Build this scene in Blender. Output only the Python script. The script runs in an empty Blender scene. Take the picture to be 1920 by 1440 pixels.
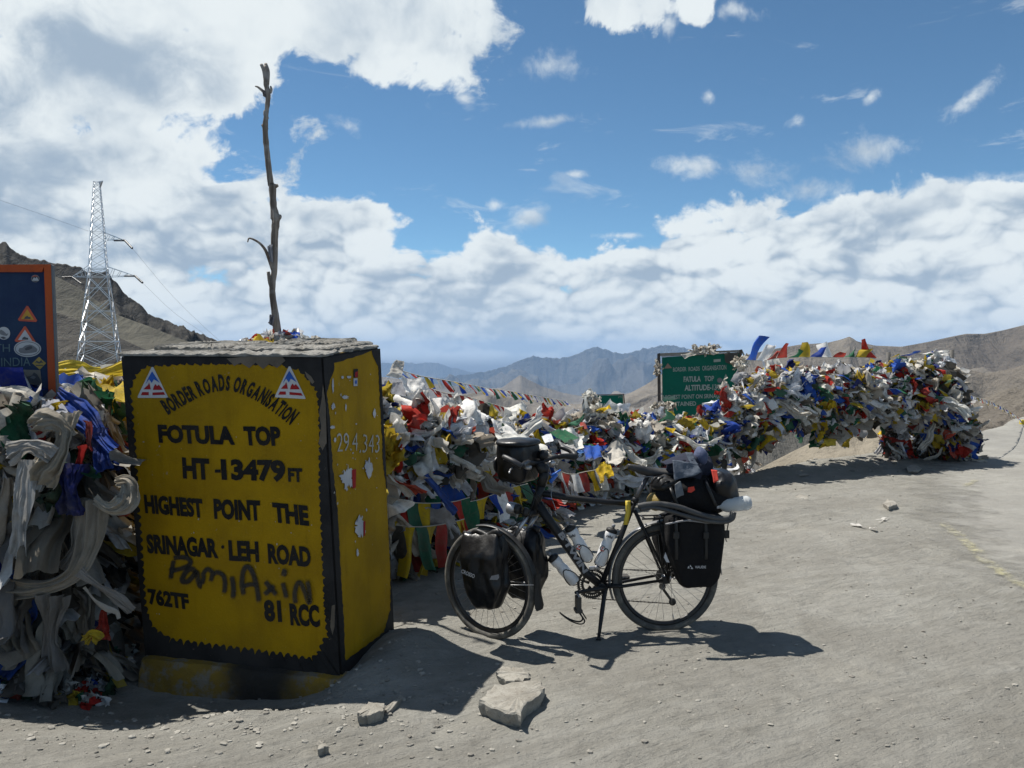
import bpy, bmesh, math, random
import numpy as np
from mathutils import Vector, Matrix, Quaternion

# ------------------------------------------------------------------ camera
CAM_H, FPX, CX, HOR = 1.80, 1600.0, 960.0, 660.0      # eye height, focal length in photo pixels, centre column, horizon row
scene = bpy.context.scene
PITCH = math.atan(60.0 / FPX)
cam_d = bpy.data.cameras.new('camera')
cam = bpy.data.objects.new('camera', cam_d)
scene.collection.objects.link(cam)
cam.location = (0, 0, CAM_H)
cam.rotation_euler = (math.pi / 2 - PITCH, 0, 0)
cam_d.sensor_fit = 'HORIZONTAL'; cam_d.sensor_width = 36.0
cam_d.lens = 36.0 * FPX / 1920.0
cam_d.clip_start = 0.05; cam_d.clip_end = 60000
scene.camera = cam
scene.view_settings.view_transform = 'Standard'
scene.view_settings.look = 'None'
scene.view_settings.gamma = 1.0
scene.view_settings.exposure = 0.60
scene.view_settings.use_curve_mapping = False
scene.cycles.max_bounces = 7
scene.cycles.diffuse_bounces = 3
scene.cycles.glossy_bounces = 3
scene.cycles.transparent_max_bounces = 12
scene.cycles.volume_bounces = 0
scene.cycles.use_denoising = True

# ------------------------------------------------------------------ sun
SUN_DIR = Vector((-0.385, 0.250, 0.889)).normalized()   # towards the sun
SUN_EL = math.asin(SUN_DIR.z); SUN_AZ = math.atan2(SUN_DIR.x, SUN_DIR.y)
sd = bpy.data.lights.new('sun', 'SUN'); sd.energy = 5.0; sd.angle = math.radians(0.53); sd.color = (1.0, 0.955, 0.88)
so = bpy.data.objects.new('sun', sd); scene.collection.objects.link(so)
so.rotation_euler = SUN_DIR.to_track_quat('Z', 'Y').to_euler(); so.location = (0, 0, 50)

# ------------------------------------------------------------------ node expression helper
class E:
    __slots__ = ('t', 's')
    def __init__(self, t, s): self.t = t; self.s = s
    def _m(self, op, *a, clamp=False):
        n = self.t.nodes.new('ShaderNodeMath'); n.operation = op; n.use_clamp = clamp
        for i, v in enumerate((self,) + a):
            if isinstance(v, E): self.t.links.new(v.s, n.inputs[i])
            else: n.inputs[i].default_value = float(v)
        return E(self.t, n.outputs[0])
    def __add__(self, o): return self._m('ADD', o)
    __radd__ = __add__
    def __mul__(self, o): return self._m('MULTIPLY', o)
    __rmul__ = __mul__
    def __sub__(self, o): return self._m('SUBTRACT', o)
    def __rsub__(self, o): return self._m('MULTIPLY', -1.0)._m('ADD', o)
    def __truediv__(self, o): return self._m('DIVIDE', o)
    def __pow__(self, o): return self._m('POWER', o)
    def max(self, o): return self._m('MAXIMUM', o)
    def min(self, o): return self._m('MINIMUM', o)
    def abs(self): return self._m('ABSOLUTE')
    def sin(self): return self._m('SINE')
    def gt(self, o): return self._m('GREATER_THAN', o)
    def clamp(self): return self._m('ADD', 0.0, clamp=True)
    def smax(self, o, k): return self._m('SMOOTH_MAX', o, k)
    def ss(self, a, b, lo=0.0, hi=1.0):
        n = self.t.nodes.new('ShaderNodeMapRange'); n.interpolation_type = 'SMOOTHSTEP'
        self.t.links.new(self.s, n.inputs['Value'])
        n.inputs['From Min'].default_value = a; n.inputs['From Max'].default_value = b
        n.inputs['To Min'].default_value = lo; n.inputs['To Max'].default_value = hi
        return E(self.t, n.outputs[0])

class G:
    """small wrapper round a node tree"""
    dim = '3D'
    def __init__(self, t): self.t = t
    def n(self, k): return self.t.nodes.new('ShaderNode' + k)
    def link(self, a, b): self.t.links.new(a.s if isinstance(a, E) else a, b)
    def put(self, v, sock):
        if isinstance(v, E): self.t.links.new(v.s, sock)
        elif isinstance(v, (tuple, list)) and len(v) == 3 and sock.type == 'RGBA': sock.default_value = (*v, 1)
        else: sock.default_value = v
    def geo(self, name='Position'): return E(self.t, self.n('NewGeometry').outputs[name])
    def coord(self, name='Object'): return E(self.t, self.n('TexCoord').outputs[name])
    def attr(self, name, out='Color'):
        a = self.n('Attribute'); a.attribute_name = name; return E(self.t, a.outputs[out])
    def sep(self, v):
        s = self.n('SeparateXYZ'); self.put(v, s.inputs[0]); return [E(self.t, o) for o in s.outputs]
    def comb(self, x, y, z=0.0):
        c = self.n('CombineXYZ')
        for i, v in enumerate((x, y, z)): self.put(v, c.inputs[i])
        return E(self.t, c.outputs[0])
    def vm(self, op, a, b):
        m = self.n('VectorMath'); m.operation = op; self.put(a, m.inputs[0]); self.put(b, m.inputs[1]); return E(self.t, m.outputs[0])
    def vscale(self, a, s):
        m = self.n('VectorMath'); m.operation = 'SCALE'; self.put(a, m.inputs[0]); self.put(s, m.inputs['Scale']); return E(self.t, m.outputs[0])
    def noise(self, v, scale, detail=4, rough=0.5, dist=0.0, lac=2.0, col=False):
        m = self.n('TexNoise'); m.noise_dimensions = self.dim; self.put(v, m.inputs['Vector'])
        m.inputs['Scale'].default_value = scale; m.inputs['Detail'].default_value = detail
        m.inputs['Roughness'].default_value = rough; m.inputs['Distortion'].default_value = dist; m.inputs['Lacunarity'].default_value = lac
        return E(self.t, m.outputs[1 if col else 0])
    def voro(self, v, scale, feature='F1', smooth=None, out=0, rand=1.0):
        m = self.n('TexVoronoi'); m.voronoi_dimensions = self.dim; m.feature = feature; self.put(v, m.inputs['Vector']); m.inputs['Scale'].default_value = scale
        m.inputs['Randomness'].default_value = rand
        if smooth is not None: m.inputs['Smoothness'].default_value = smooth
        return E(self.t, m.outputs[out])
    def mix(self, f, a, b, mode='MIX'):
        m = self.n('Mix'); m.data_type = 'RGBA'; m.blend_type = mode
        self.put(f, m.inputs[0]); self.put(a, m.inputs[6]); self.put(b, m.inputs[7]); return E(self.t, m.outputs[2])
    def bump(self, h, strength, dist, normal=None):
        m = self.n('Bump'); self.put(h, m.inputs['Height']); m.inputs['Strength'].default_value = strength
        m.inputs['Distance'].default_value = dist
        if normal is not None: self.put(normal, m.inputs['Normal'])
        return E(self.t, m.outputs[0])

# ------------------------------------------------------------------ sky: Nishita + cloud deck, a function of direction only
def uv(px, py):
    u = math.atan((px - CX) / FPX)
    return u, math.atan((HOR - py) / FPX * math.cos(u))
world = bpy.data.worlds.new('World'); scene.world = world; world.use_nodes = True
wt = world.node_tree; wt.nodes.clear(); g = G(wt); g.dim = '2D'
sky = g.n('TexSky'); sky.sky_type = 'NISHITA'; sky.sun_disc = False
sky.sun_elevation = SUN_EL; sky.sun_rotation = SUN_AZ; sky.altitude = 4100; sky.air_density = 1.0; sky.dust_density = 0.3; sky.ozone_density = 1.6
dvec = g.coord('Generated')
dx, dy, dz = g.sep(dvec)
U = dx._m('ARCTAN2', dy); V = dz._m('ARCSINE')
def blob(px, py, rx, ry, rot=0.0):
    u0, v0 = uv(px, py); a = rx / FPX; b = ry / FPX; c, s = math.cos(math.radians(rot)), math.sin(math.radians(rot))
    du = U - u0; dv = V - v0
    e1 = (du * c + dv * s) * (1 / a); e2 = (dv * c - du * s) * (1 / b)
    return 1.0 - (e1 * e1 + e2 * e2)._m('SQRT')
blobs = [ (60, 130, 560, 290, 0), (560, 40, 500, 120, 0), (760, 120, 170, 80, 8), (120, 330, 380, 170, 4),(420,150,200,130,20), (240, 300, 270, 120, -10),
          (1175, 18, 150, 78, 0), (1300, 0, 62, 70, 0),
          (430, 360, 110, 24, 4), (180, 470, 330, 150, 0), (560, 430, 250, 62, 2), (690, 405, 80, 30, 0), (640, 620, 620, 190, -3), (950, 640, 620, 185, 0), (1000,520,160,60,0),
          (1450, 620, 560, 215, 3), (1700, 520, 400, 165, -2), (1600, 420, 120, 62, 8), (1520, 470, 220, 70, 14), (1880, 470, 260, 115, 0), (2200, 480, 400, 160, 0), (1270, 500, 200, 70, 10), (300, 640, 900, 200, 0), (1960, 640, 700, 250, 0) ]
small = [ (650, 240, 34, 20, -20), (985, 412, 52, 26, 24), (925, 386, 24, 13, 0), (1620, 288, 80, 34, 2), (1300, 316, 90, 24, -6), (1425, 322, 66, 28, -8),
          (1810, 188, 62, 20, 38), (1800, 346, 90, 15, 0), (1030, 232, 80, 12, 6), (1490, 235, 24, 14, 10), (1325, 186, 14, 14, 0), (1530, 360, 60, 26, 10), (870, 190, 32, 22, -30),(1248,52,24,34,0),
          (1625, 188, 16, 12, 30), (1165, 443, 60, 8, 0), (1385, 30, 44, 18, -20), (1030, 130, 70, 26, 0), (1070, 330, 30, 8, 0)]
C = None
for b in blobs:
    e = blob(*b); C = e if C is None else C.smax(e, 0.10)
Cs = None
for b in small:
    e = blob(*b); Cs = e if Cs is None else Cs.max(e)
# the sky beyond the frame: scattered clouds of the same kind
pw = g.comb(U, V * 1.5)
wide = g.noise(pw, 1.7, 2, 0.5) * 5.0 - 2.75
inside = (U.abs().ss(0.60, 0.78) ).max(V.ss(0.43, 0.56))
C = C * (1.0 - inside) + wide * inside
P = g.comb(U, V * (1.75 - V * 1.1))
wob = g.vscale(g.vm('SUBTRACT', g.noise(P, 9, 3, 0.5, col=True), (0.5, 0.5, 0.5)), 0.045)
Pw = g.vm('ADD', P, wob)
bank = 1.0 - V.ss(0.10, 0.24)                       # cumulus bank low down, softer sheets above
def H(vec):
    f = g.noise(vec, 6.5, 10, 0.63)
    v1 = g.voro(vec, 13, 'F1'); v2 = g.voro(vec, 30, 'F1'); v3 = g.voro(vec, 66, 'F1')
    puff = 0.62 - (v1 * v1) * 0.55 - (v2 * v2) * 0.26 - (v3 * v3) * 0.13
    return f * 0.80 + puff * (bank * 0.42 + 0.16), puff
h0, puf0 = H(Pw)
h1, _ = H(g.vm('ADD', Pw, (-0.004, 0.012, 0)))
hb = g.noise(Pw, 4.5, 4, 0.5)
hb1 = g.noise(g.vm('ADD', Pw, (-0.02, 0.045, 0)), 4.5, 4, 0.5)
C = C.min(0.62) + (g.noise(Pw, 10, 6, 0.62, 0.3) - 0.5) * (1.15 - bank * 0.45)
edge = C.ss(0.0, 0.7)
D = (C - 0.12) * 1.9 + (h0 - 0.56) * 4.6 * (1.0 - edge * 0.55)
cover = D.ss(-0.10, 0.36)
fine = g.noise(Pw, 24, 8, 0.66)
Ds = Cs * 0.9 + (fine - 0.5) * 2.4
covs = Ds.ss(-0.05, 1.25) * 0.85
wisp = (g.noise(g.comb(U * 0.6, V * 2.2), 14, 8, 0.62, 0.4) - 0.60).ss(0.0, 0.16) * 0.35
cover = cover.max(covs).max(wisp * (1.0 - V.ss(0.33, 0.42)))
lowband = 1.0 - V.ss(0.0, 0.10)
thick = D.ss(0.25, 1.2)
grey = (g.noise(P, 3.1, 5, 0.55).ss(0.46, 0.66)).max(blob(300, 130, 190, 120, -25).ss(-0.1, 0.8, 0, 0.9)).max(blob(60, 420, 160, 50, 0).ss(-0.1, 0.8, 0, 0.75)).max(blob(500, 480, 170, 32, 0).ss(-0.1, 0.8, 0, 0.6)).max(blob(1130, 575, 260, 34, 0).ss(-0.1, 0.8, 0, 0.75)).max(blob(1560, 590, 330, 28, -4).ss(-0.1, 0.8, 0, 0.75)).max(blob(1770, 520, 90, 50, 0).ss(-0.1, 0.8, 0, 0.7))
lit = (h0 - h1) * (bank * 1.3 + 1.2) + (hb - hb1) * (1.8 - bank * 0.5) + (puf0 - 0.44) * (bank * 1.5 + 0.2) + (g.noise(Pw, 8, 7, 0.6) - 0.5) * (0.9 - bank * 0.5) + 0.74 + bank * 0.10
shade = (lit - grey * thick * 0.62 - lowband * 0.06).ss(-0.05, 1.0)
ccol = g.mix(shade, (0.245, 0.310, 0.385), (0.545, 0.585, 0.600))
ccol = g.mix(lowband * 0.35, ccol, (0.42, 0.50, 0.57))
skyc = g.vscale(E(wt, sky.outputs[0]), 0.075)
skyc = g.vm('MULTIPLY', skyc, (0.78, 1.04, 1.05))
full = g.mix(cover, skyc, ccol)
below = dz.ss(-0.02, 0.0)
full = g.mix(below, (0.12, 0.12, 0.12), full)
bg = g.n('Background'); g.put(full, bg.inputs[0]); bg.inputs[1].default_value = 1.0
wo = g.n('OutputWorld'); g.link(bg.outputs[0], wo.inputs[0])
world.cycles.sampling_method = 'MANUAL'; world.cycles.sample_map_resolution = 512

# ------------------------------------------------------------------ geometry helpers
col = scene.collection
def tag(o, label=None, cat=None, group=None, kind=None):
    if label: o['label'] = label
    if cat: o['category'] = cat
    if group: o['group'] = group
    if kind: o['kind'] = kind
    return o
def empty(name, loc=(0, 0, 0), rz=0.0):
    o = bpy.data.objects.new(name, None); o.empty_display_size = 0.2; o.location = loc; o.rotation_euler = (0, 0, rz); col.objects.link(o); return o
def P3(px, py, Y):
    """world point seen at photo pixel (px,py) at distance Y in front of the camera"""
    return Vector(((px - CX) / FPX * Y, Y, CAM_H - (py - HOR) / FPX * Y))
def G3(px, py, z=0.0):
    return P3(px, py, (CAM_H - z) * FPX / (py - HOR))
def ray_plane(px, py, p0, n):
    d = Vector(((px - CX) / FPX, 1.0, -(py - HOR) / FPX)); o = Vector((0, 0, CAM_H))
    return o + d * ((p0 - o).dot(n) / d.dot(n))

class MB:
    """collects geometry, then links it as one mesh object"""
    def __init__(self): self.v = []; self.f = []; self.smooth = []; self.c = []
    def add(self, vs, fs, smooth=False, col=None):
        b = len(self.v); self.v.extend([tuple(p) for p in vs]); self.f.extend([tuple(i + b for i in f) for f in fs]); self.smooth.extend([smooth] * len(fs))
        self.c.extend([col or (1, 1, 1)] * len(vs)); return self
    def box(self, c, s, R=None, bevel=0.0, taper=1.0):
        c = Vector(c); hx, hy, hz = s[0] / 2, s[1] / 2, s[2] / 2; vs = []
        if bevel <= 0:
            for z in (-hz, hz):
                k = taper if z > 0 else 1.0
                for x, y in ((-hx, -hy), (hx, -hy), (hx, hy), (-hx, hy)): vs.append(Vector((x * k, y * k, z)))
            fs = [(3, 2, 1, 0), (4, 5, 6, 7), (0, 1, 5, 4), (1, 2, 6, 5), (2, 3, 7, 6), (3, 0, 4, 7)]
        else:
            bm = bmesh.new(); bmesh.ops.create_cube(bm, size=1)
            for v in bm.verts:
                k = taper if v.co.z > 0 else 1.0
                v.co = Vector((v.co.x * s[0] * k, v.co.y * s[1] * k, v.co.z * s[2]))
            bmesh.ops.bevel(bm, geom=bm.edges[:], offset=bevel, segments=2, affect='EDGES', profile=0.6)
            bm.verts.index_update(); vs = [v.co.copy() for v in bm.verts]; fs = [tuple(v.index for v in f.verts) for f in bm.faces]; bm.free()
        if R is not None: vs = [R @ v for v in vs]
        return self.add([v + c for v in vs], fs)
    def tube(self, pts, r, n=8, caps=True, flat=None, smooth=True, closed=False):
        pts = [Vector(p) for p in pts]; m = len(pts)
        rs = r if isinstance(r, (list, tuple)) else [r] * m
        vs = []; prev = None
        for i, p in enumerate(pts):
            if closed: t = pts[(i + 1) % m] - pts[i - 1]
            else: t = pts[min(i + 1, m - 1)] - pts[max(i - 1, 0)]
            t = t.normalized() if t.length > 1e-9 else Vector((0, 0, 1))
            if prev is None:
                a = Vector((0, 0, 1)) if abs(t.z) < 0.9 else Vector((1, 0, 0)); nx = (a - t * a.dot(t)).normalized()
            else: nx = (prev - t * prev.dot(t)).normalized()
            prev = nx; ny = t.cross(nx)
            for k in range(n):
                a = 2 * math.pi * k / n; fx, fy = (1, 1) if flat is None else flat
                vs.append(p + nx * (math.cos(a) * rs[i] * fx) + ny * (math.sin(a) * rs[i] * fy))
        fs = []
        for i in range(m if closed else m - 1):
            j = (i + 1) % m
            for k in range(n): fs.append((i * n + k, i * n + (k + 1) % n, j * n + (k + 1) % n, j * n + k))
        if caps and not closed: fs.append(tuple(reversed(range(n)))); fs.append(tuple(range((m - 1) * n, m * n)))
        return self.add(vs, fs, smooth)
    def ring(self, c, ax1, ax2, R, r, n=48, m=8, flat=1.0, a0=0.0, a1=2 * math.pi):
        """torus / arc of radius R in the plane ax1,ax2"""
        c = Vector(c); ax1 = Vector(ax1); ax2 = Vector(ax2); ax3 = ax1.cross(ax2); full = abs(a1 - a0 - 2 * math.pi) < 1e-6
        vs = []; k = n if full else n + 1
        for i in range(k):
            a = a0 + (a1 - a0) * i / n; e = ax1 * math.cos(a) + ax2 * math.sin(a)
            for j in range(m):
                b = 2 * math.pi * j / m; vs.append(c + e * (R + math.cos(b) * r) + ax3 * (math.sin(b) * r * flat))
        fs = []
        for i in range(n):
            ii = (i + 1) % k if full else i + 1
            for j in range(m): fs.append((i * m + j, i * m + (j + 1) % m, ii * m + (j + 1) % m, ii * m + j))
        return self.add(vs, fs, True)
    def lathe(self, c, axis, prof, n=20, smooth=True):
        """profile [(height, radius)...] about axis from c"""
        c = Vector(c); t = Vector(axis).normalized(); a = Vector((0, 0, 1)) if abs(t.z) < 0.9 else Vector((1, 0, 0)); nx = (a - t * a.dot(t)).normalized(); ny = t.cross(nx)
        vs = []
        for h, r in prof:
            for k in range(n):
                q = 2 * math.pi * k / n; vs.append(c + t * h + nx * (r * math.cos(q)) + ny * (r * math.sin(q)))
        fs = []
        for i in range(len(prof) - 1):
            for k in range(n): fs.append((i * n + k, i * n + (k + 1) % n, (i + 1) * n + (k + 1) % n, (i + 1) * n + k))
        fs.append(tuple(reversed(range(n)))); fs.append(tuple(range((len(prof) - 1) * n, len(prof) * n)))
        return self.add(vs, fs, smooth)
    def mesh(self, name, mat=None, colors=False, fix=True):
        me = bpy.data.meshes.new(name); me.from_pydata(self.v, [], self.f)
        me.polygons.foreach_set('use_smooth', self.smooth)
        if colors:
            a = me.color_attributes.new('dye', 'FLOAT_COLOR', 'POINT')
            arr = np.ones((len(self.v), 4), np.float32); arr[:, :3] = np.array(self.c, np.float32); a.data.foreach_set('color', arr.ravel())
        if fix and not colors:
            bm = bmesh.new(); bm.from_mesh(me); bmesh.ops.recalc_face_normals(bm, faces=bm.faces[:]); bm.to_mesh(me); bm.free()
        if mat: me.materials.append(mat)
        return me
    def build(self, name, mat=None, parent=None, **k):
        o = bpy.data.objects.new(name, self.mesh(name, mat, **k)); col.objects.link(o)
        if parent is not None: o.parent = parent; o.matrix_parent_inverse = parent_inv(parent)
        return o
def parent_inv(p):
    return p.matrix_basis.inverted() if p.parent is None else (p.parent.matrix_basis @ p.parent.matrix_parent_inverse @ p.matrix_basis if False else Matrix.Identity(4))
def np_mesh(name, V3, F4, mat=None, smooth=True, uvs=None, dye=None):
    me = bpy.data.meshes.new(name); V3 = np.asarray(V3, np.float32); F4 = np.asarray(F4, np.int32)
    me.vertices.add(len(V3)); me.vertices.foreach_set('co', V3.ravel())
    k = F4.shape[1]; me.loops.add(F4.size); me.loops.foreach_set('vertex_index', F4.ravel())
    me.polygons.add(len(F4)); me.polygons.foreach_set('loop_start', np.arange(len(F4), dtype=np.int32) * k)
    me.update(calc_edges=True); me.polygons.foreach_set('use_smooth', np.full(len(F4), smooth))
    if dye is not None:
        a = me.color_attributes.new('dye', 'FLOAT_COLOR', 'POINT'); a.data.foreach_set('color', np.asarray(dye, np.float32).ravel())
    if mat: me.materials.append(mat)
    return me
def add_obj(name, me, parent=None):
    o = bpy.data.objects.new(name, me); col.objects.link(o)
    if parent is not None: o.parent = parent; o.matrix_parent_inverse = parent_inv(parent)
    return o
def grid_faces(nr, nc):
    i = np.arange(nr - 1)[:, None] * nc + np.arange(nc - 1)[None, :]
    return np.stack([i, i + 1, i + nc + 1, i + nc], -1).reshape(-1, 4)

# numpy gradient noise
_rs = np.random.RandomState(7); _perm = _rs.permutation(512)
_ang = _rs.rand(512) * 2 * np.pi; _gx, _gy = np.cos(_ang), np.sin(_ang)
def pn(x, y, seed=0):
    xi = np.floor(x).astype(np.int64); yi = np.floor(y).astype(np.int64); xf = x - xi; yf = y - yi
    def h(a, b): return _perm[(_perm[(a + seed * 37) & 511] + b) & 511]
    def gr(a, b, u, v): k = h(a, b); return _gx[k] * u + _gy[k] * v
    sx = xf * xf * xf * (xf * (xf * 6 - 15) + 10); sy = yf * yf * yf * (yf * (yf * 6 - 15) + 10)
    a = gr(xi, yi, xf, yf); b = gr(xi + 1, yi, xf - 1, yf); c = gr(xi, yi + 1, xf, yf - 1); d = gr(xi + 1, yi + 1, xf - 1, yf - 1)
    return (a + (b - a) * sx) * (1 - sy) + (c + (d - c) * sx) * sy
def fbm(x, y, o=5, g_=0.5, seed=0):
    s = 0; a = 1.0
    for i in range(o): s = s + a * pn(x * 2 ** i + 17.3 * i, y * 2 ** i - 9.1 * i, seed + i); a *= g_
    return s
def ridged(x, y, o=5, g_=0.5, seed=0):
    s = 0; a = 1.0; w = 1.0
    for i in range(o):
        n = 1 - np.abs(pn(x * 2 ** i + 5.7 * i, y * 2 ** i + 3.3 * i, seed + i)) * 2; n = n * n * w; s = s + a * n; w = np.clip(n * 1.6, 0, 1); a *= g_
    return s

# ------------------------------------------------------------------ material helpers
def mat_new(name):
    m = bpy.data.materials.new(name); m.use_nodes = True; t = m.node_tree; t.nodes.clear(); g = G(t)
    o = g.n('OutputMaterial'); b = g.n('BsdfPrincipled'); g.link(b.outputs[0], o.inputs[0]); return m, g, b, o
def mat_simple(name, color, rough=0.6, metal=0.0, spec=0.5, var=0.12, vscale=8.0, dirt=0.0, bump=0.0, bscale=60, dirtcol=(0.22, 0.20, 0.17)):
    m, g, b, o = mat_new(name); p = g.coord('Object')
    n = g.noise(p, vscale, 5, 0.6)
    c = g.mix(n.ss(0.3, 0.7), tuple(x * (1 - var) for x in color), tuple(min(1, x * (1 + var)) for x in color))
    if dirt > 0:
        d = g.noise(p, vscale * 0.6 + 3, 7, 0.65); c = g.mix(d.ss(0.45, 0.7, 0, dirt), c, dirtcol)
        g.put(d.ss(0.4, 0.75, rough, min(1, rough + 0.35)), b.inputs['Roughness'])
    else: b.inputs['Roughness'].default_value = rough
    g.put(c, b.inputs['Base Color']); b.inputs['Metallic'].default_value = metal; b.inputs['Specular IOR Level'].default_value = spec
    if bump > 0: g.put(g.bump(g.noise(p, bscale, 5, 0.6), bump, 0.01), b.inputs['Normal'])
    return m
# ------------------------------------------------------------------ ground and terrain
CREST = [(-60, 8.6), (-6, 8.6), (-3.0, 8.4), (-1.2, 8.6), (0.0, 10.2), (1.5, 11.0), (3.0, 11.85), (3.6, 12.3), (4.5, 12.95), (6.2, 14.2), (7.2, 15.0), (8.9, 16.6), (12.8, 21.3), (16, 25), (60, 45)]
_cx = np.array([c[0] for c in CREST]); _cy = np.array([c[1] for c in CREST])
def crest_y(X): return np.interp(X, _cx, _cy)
def bumpg(X, Y, cx, cy, rx, ry, h, rot=0.0):
    c, s = math.cos(rot), math.sin(rot); a = ((X - cx) * c + (Y - cy) * s) / rx; b = (-(X - cx) * s + (Y - cy) * c) / ry
    return h * np.exp(-(a * a + b * b))
def road_f(X, Y):
    """1 on the road, 0 on the dirt; edge line runs from lower right to the bend"""
    ex = np.interp(Y, [2.0, 4.5, 6.5, 7.6, 8.5, 10.5, 13, 18, 24], [7.5, 5.2, 3.85, 3.95, 4.3, 5.2, 6.4, 9.4, 13.0])
    return np.clip((X - ex) / 0.5 + 0.5, 0, 1)
def ground_z(X, Y):
    X = np.asarray(X, float); Y = np.asarray(Y, float)
    z = 0.035 * fbm(X * 0.45, Y * 0.45, 3, 0.5, 3) + 0.014 * fbm(X * 1.9, Y * 1.9, 3, 0.5, 9)
    flat = np.exp(-(((X - 0.42) / 1.1) ** 2 + ((Y - 5.3) / 0.7) ** 2)) # level under the bicycle
    z = z * (1 - flat)
    z = z * (1 - 0.75 * road_f(X, Y))
    z = z + bumpg(X, Y, -1.95, 4.72, 1.15, 0.55, -0.19) + bumpg(X, Y, -1.35, 4.22, 0.28, 0.13, 0.055, 0.1) + bumpg(X, Y, -0.66, 4.98, 0.24, 0.42, 0.13, -0.3) + bumpg(X, Y, -0.80, 4.62, 0.20, 0.16, 0.07)
    z = z + bumpg(X, Y, -0.85, 4.05, 0.5, 0.2, 0.02) + bumpg(X, Y, 2.5, 8.6, 0.9, 0.32, -0.05, 0.1) + bumpg(X, Y, 2.6, 9.4, 1.0, 0.3, 0.05, 0.1) + bumpg(X, Y, 3.2, 7.3, 0.8, 0.3, -0.025)
    z = z + bumpg(X, Y, 5.3, 13.2, 1.3, 0.40, 0.08, 0.35) + bumpg(X, Y, 6.5, 14.2, 0.9, 0.5, 0.10, 0.3) + bumpg(X, Y, 4.0, 12.3, 0.8, 0.2, 0.05, 0.3)
    c = crest_y(X); d = Y - c
    ed = d + 0.22 * fbm(X * 0.7, Y * 0.2, 3, 0.5, 21)
    z = z + 0.05 * np.exp(-(ed / 0.5) ** 2) * np.clip((X - 3) / 3, 0, 1)
    # the road rises gently to the right, its far bank higher still
    z = z + 0.010 * np.clip(X - 7, 0, 8) * np.clip((Y - 12) / 8, 0, 1.4)
    dd = np.clip(ed, 0, None); z = z - (dd ** 1.15) * 0.62 * (dd < 60) - (60 ** 1.15 * 0.62) * (dd >= 60) - np.clip(dd - 60, 0, None) * 0.065
    f = np.clip(Y / 400, 0, 1)
    z = z + f * 6 * fbm(X / 160, Y / 160, 4, 0.5, 5)
    return z
def gz(x, y): return float(ground_z(np.array([x]), np.array([y]))[0])

def dirt_nodes(g, b, o, far=False):
    p = g.geo('Position'); x, y, z = g.sep(p)
    n1 = g.noise(p, 0.9, 6, 0.6); n2 = g.noise(p, 7, 8, 0.68); n3 = g.noise(p, 60, 6, 0.7)
    sp = g.comb(x * 0.9 + y * 0.45, y * 2.6 - x * 1.3, z)
    st = g.noise(sp, 2.2, 8, 0.66, 0.4)                       # wheel-worn streaks
    base = g.mix(n1.ss(0.32, 0.68), (0.200, 0.192, 0.168), (0.250, 0.242, 0.216))
    base = g.mix(st.ss(0.38, 0.72, 0.0, 0.65), base, (0.290, 0.283, 0.256))
    base = g.mix(n2.ss(0.50, 0.72, 0.0, 0.45), base, (0.120, 0.114, 0.100))
    base = g.mix(n3.ss(0.56, 0.75, 0.0, 0.60), base, (0.080, 0.076, 0.068))
    base = g.mix(g.noise(p, 140, 3, 0.6).ss(0.64, 0.74, 0.0, 0.6), base, (0.34, 0.33, 0.30))
    big = g.noise(g.comb(x * 0.7 + y * 0.3, y * 1.3 - x * 0.5, 0), 0.55, 5, 0.62, 0.5)
    base = g.mix(big.ss(0.40, 0.62, 0.0, 0.30), base, (0.150, 0.140, 0.120)); base = g.mix(g.noise(p, 1.7, 6, 0.66, 0.6).ss(0.55, 0.70, 0, 0.40), base, (0.31, 0.295, 0.255))
    v = g.voro(p, 24, 'F1'); peb = (1.0 - v.ss(0.05, 0.17)) * g.noise(p, 3, 3, 0.5).ss(0.52, 0.66)
    base = g.mix(peb * 0.6, base, (0.30, 0.28, 0.25))
    v2 = g.voro(g.vm('ADD', p, (3.1, 1.7, 0)), 6.5, 'F1'); spot = (1.0 - v2.ss(0.03, 0.075)) * g.noise(p, 11, 2, 0.5).ss(0.5, 0.6)
    base = g.mix(spot * 0.8, base, (0.05, 0.045, 0.04))
    return p, (x, y, z), base, (n1, n2, n3, st, peb)
m_ground, g, b, o = mat_new('packed_dirt')
p, (x, y, z), base, (n1, n2, n3, st, peb) = dirt_nodes(g, b, o)
dist = (x * x + y * y)._m('SQRT')
# scorched patch and yellow paint splash near the milestone
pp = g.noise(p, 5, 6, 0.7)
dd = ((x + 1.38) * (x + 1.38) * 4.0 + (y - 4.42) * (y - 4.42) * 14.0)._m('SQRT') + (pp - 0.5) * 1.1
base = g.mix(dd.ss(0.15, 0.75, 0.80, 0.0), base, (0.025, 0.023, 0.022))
slope = E(g.t, g.n('NewGeometry').outputs['Normal']); nx_, ny_, nz_ = g.sep(slope)
base = g.mix(nz_.ss(0.55, 0.9, 0.55, 0.0), base, (0.14, 0.115, 0.085))
base = g.mix(dist.ss(18, 60), base, g.mix(g.noise(p, 0.05, 6, 0.6).ss(0.4, 0.6), (0.15, 0.13, 0.10), (0.23, 0.20, 0.16)))
g.put(base, b.inputs['Base Color']); b.inputs['Roughness'].default_value = 0.95; b.inputs['Specular IOR Level'].default_value = 0.15
lay = g.noise(g.comb(x * 1.2 + y * 0.9, y * 5.5 - x * 3.2, z), 2.6, 9, 0.72, 0.6)
hh = n2 * 0.026 + n3 * 0.008 + st * 0.020 + peb * 0.012 + g.noise(p, 22, 6, 0.72) * 0.020 + lay * 0.030
rut = g.sep(g.comb((x * 1.6 + y * 0.8) , 0, 0))[0]
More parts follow.
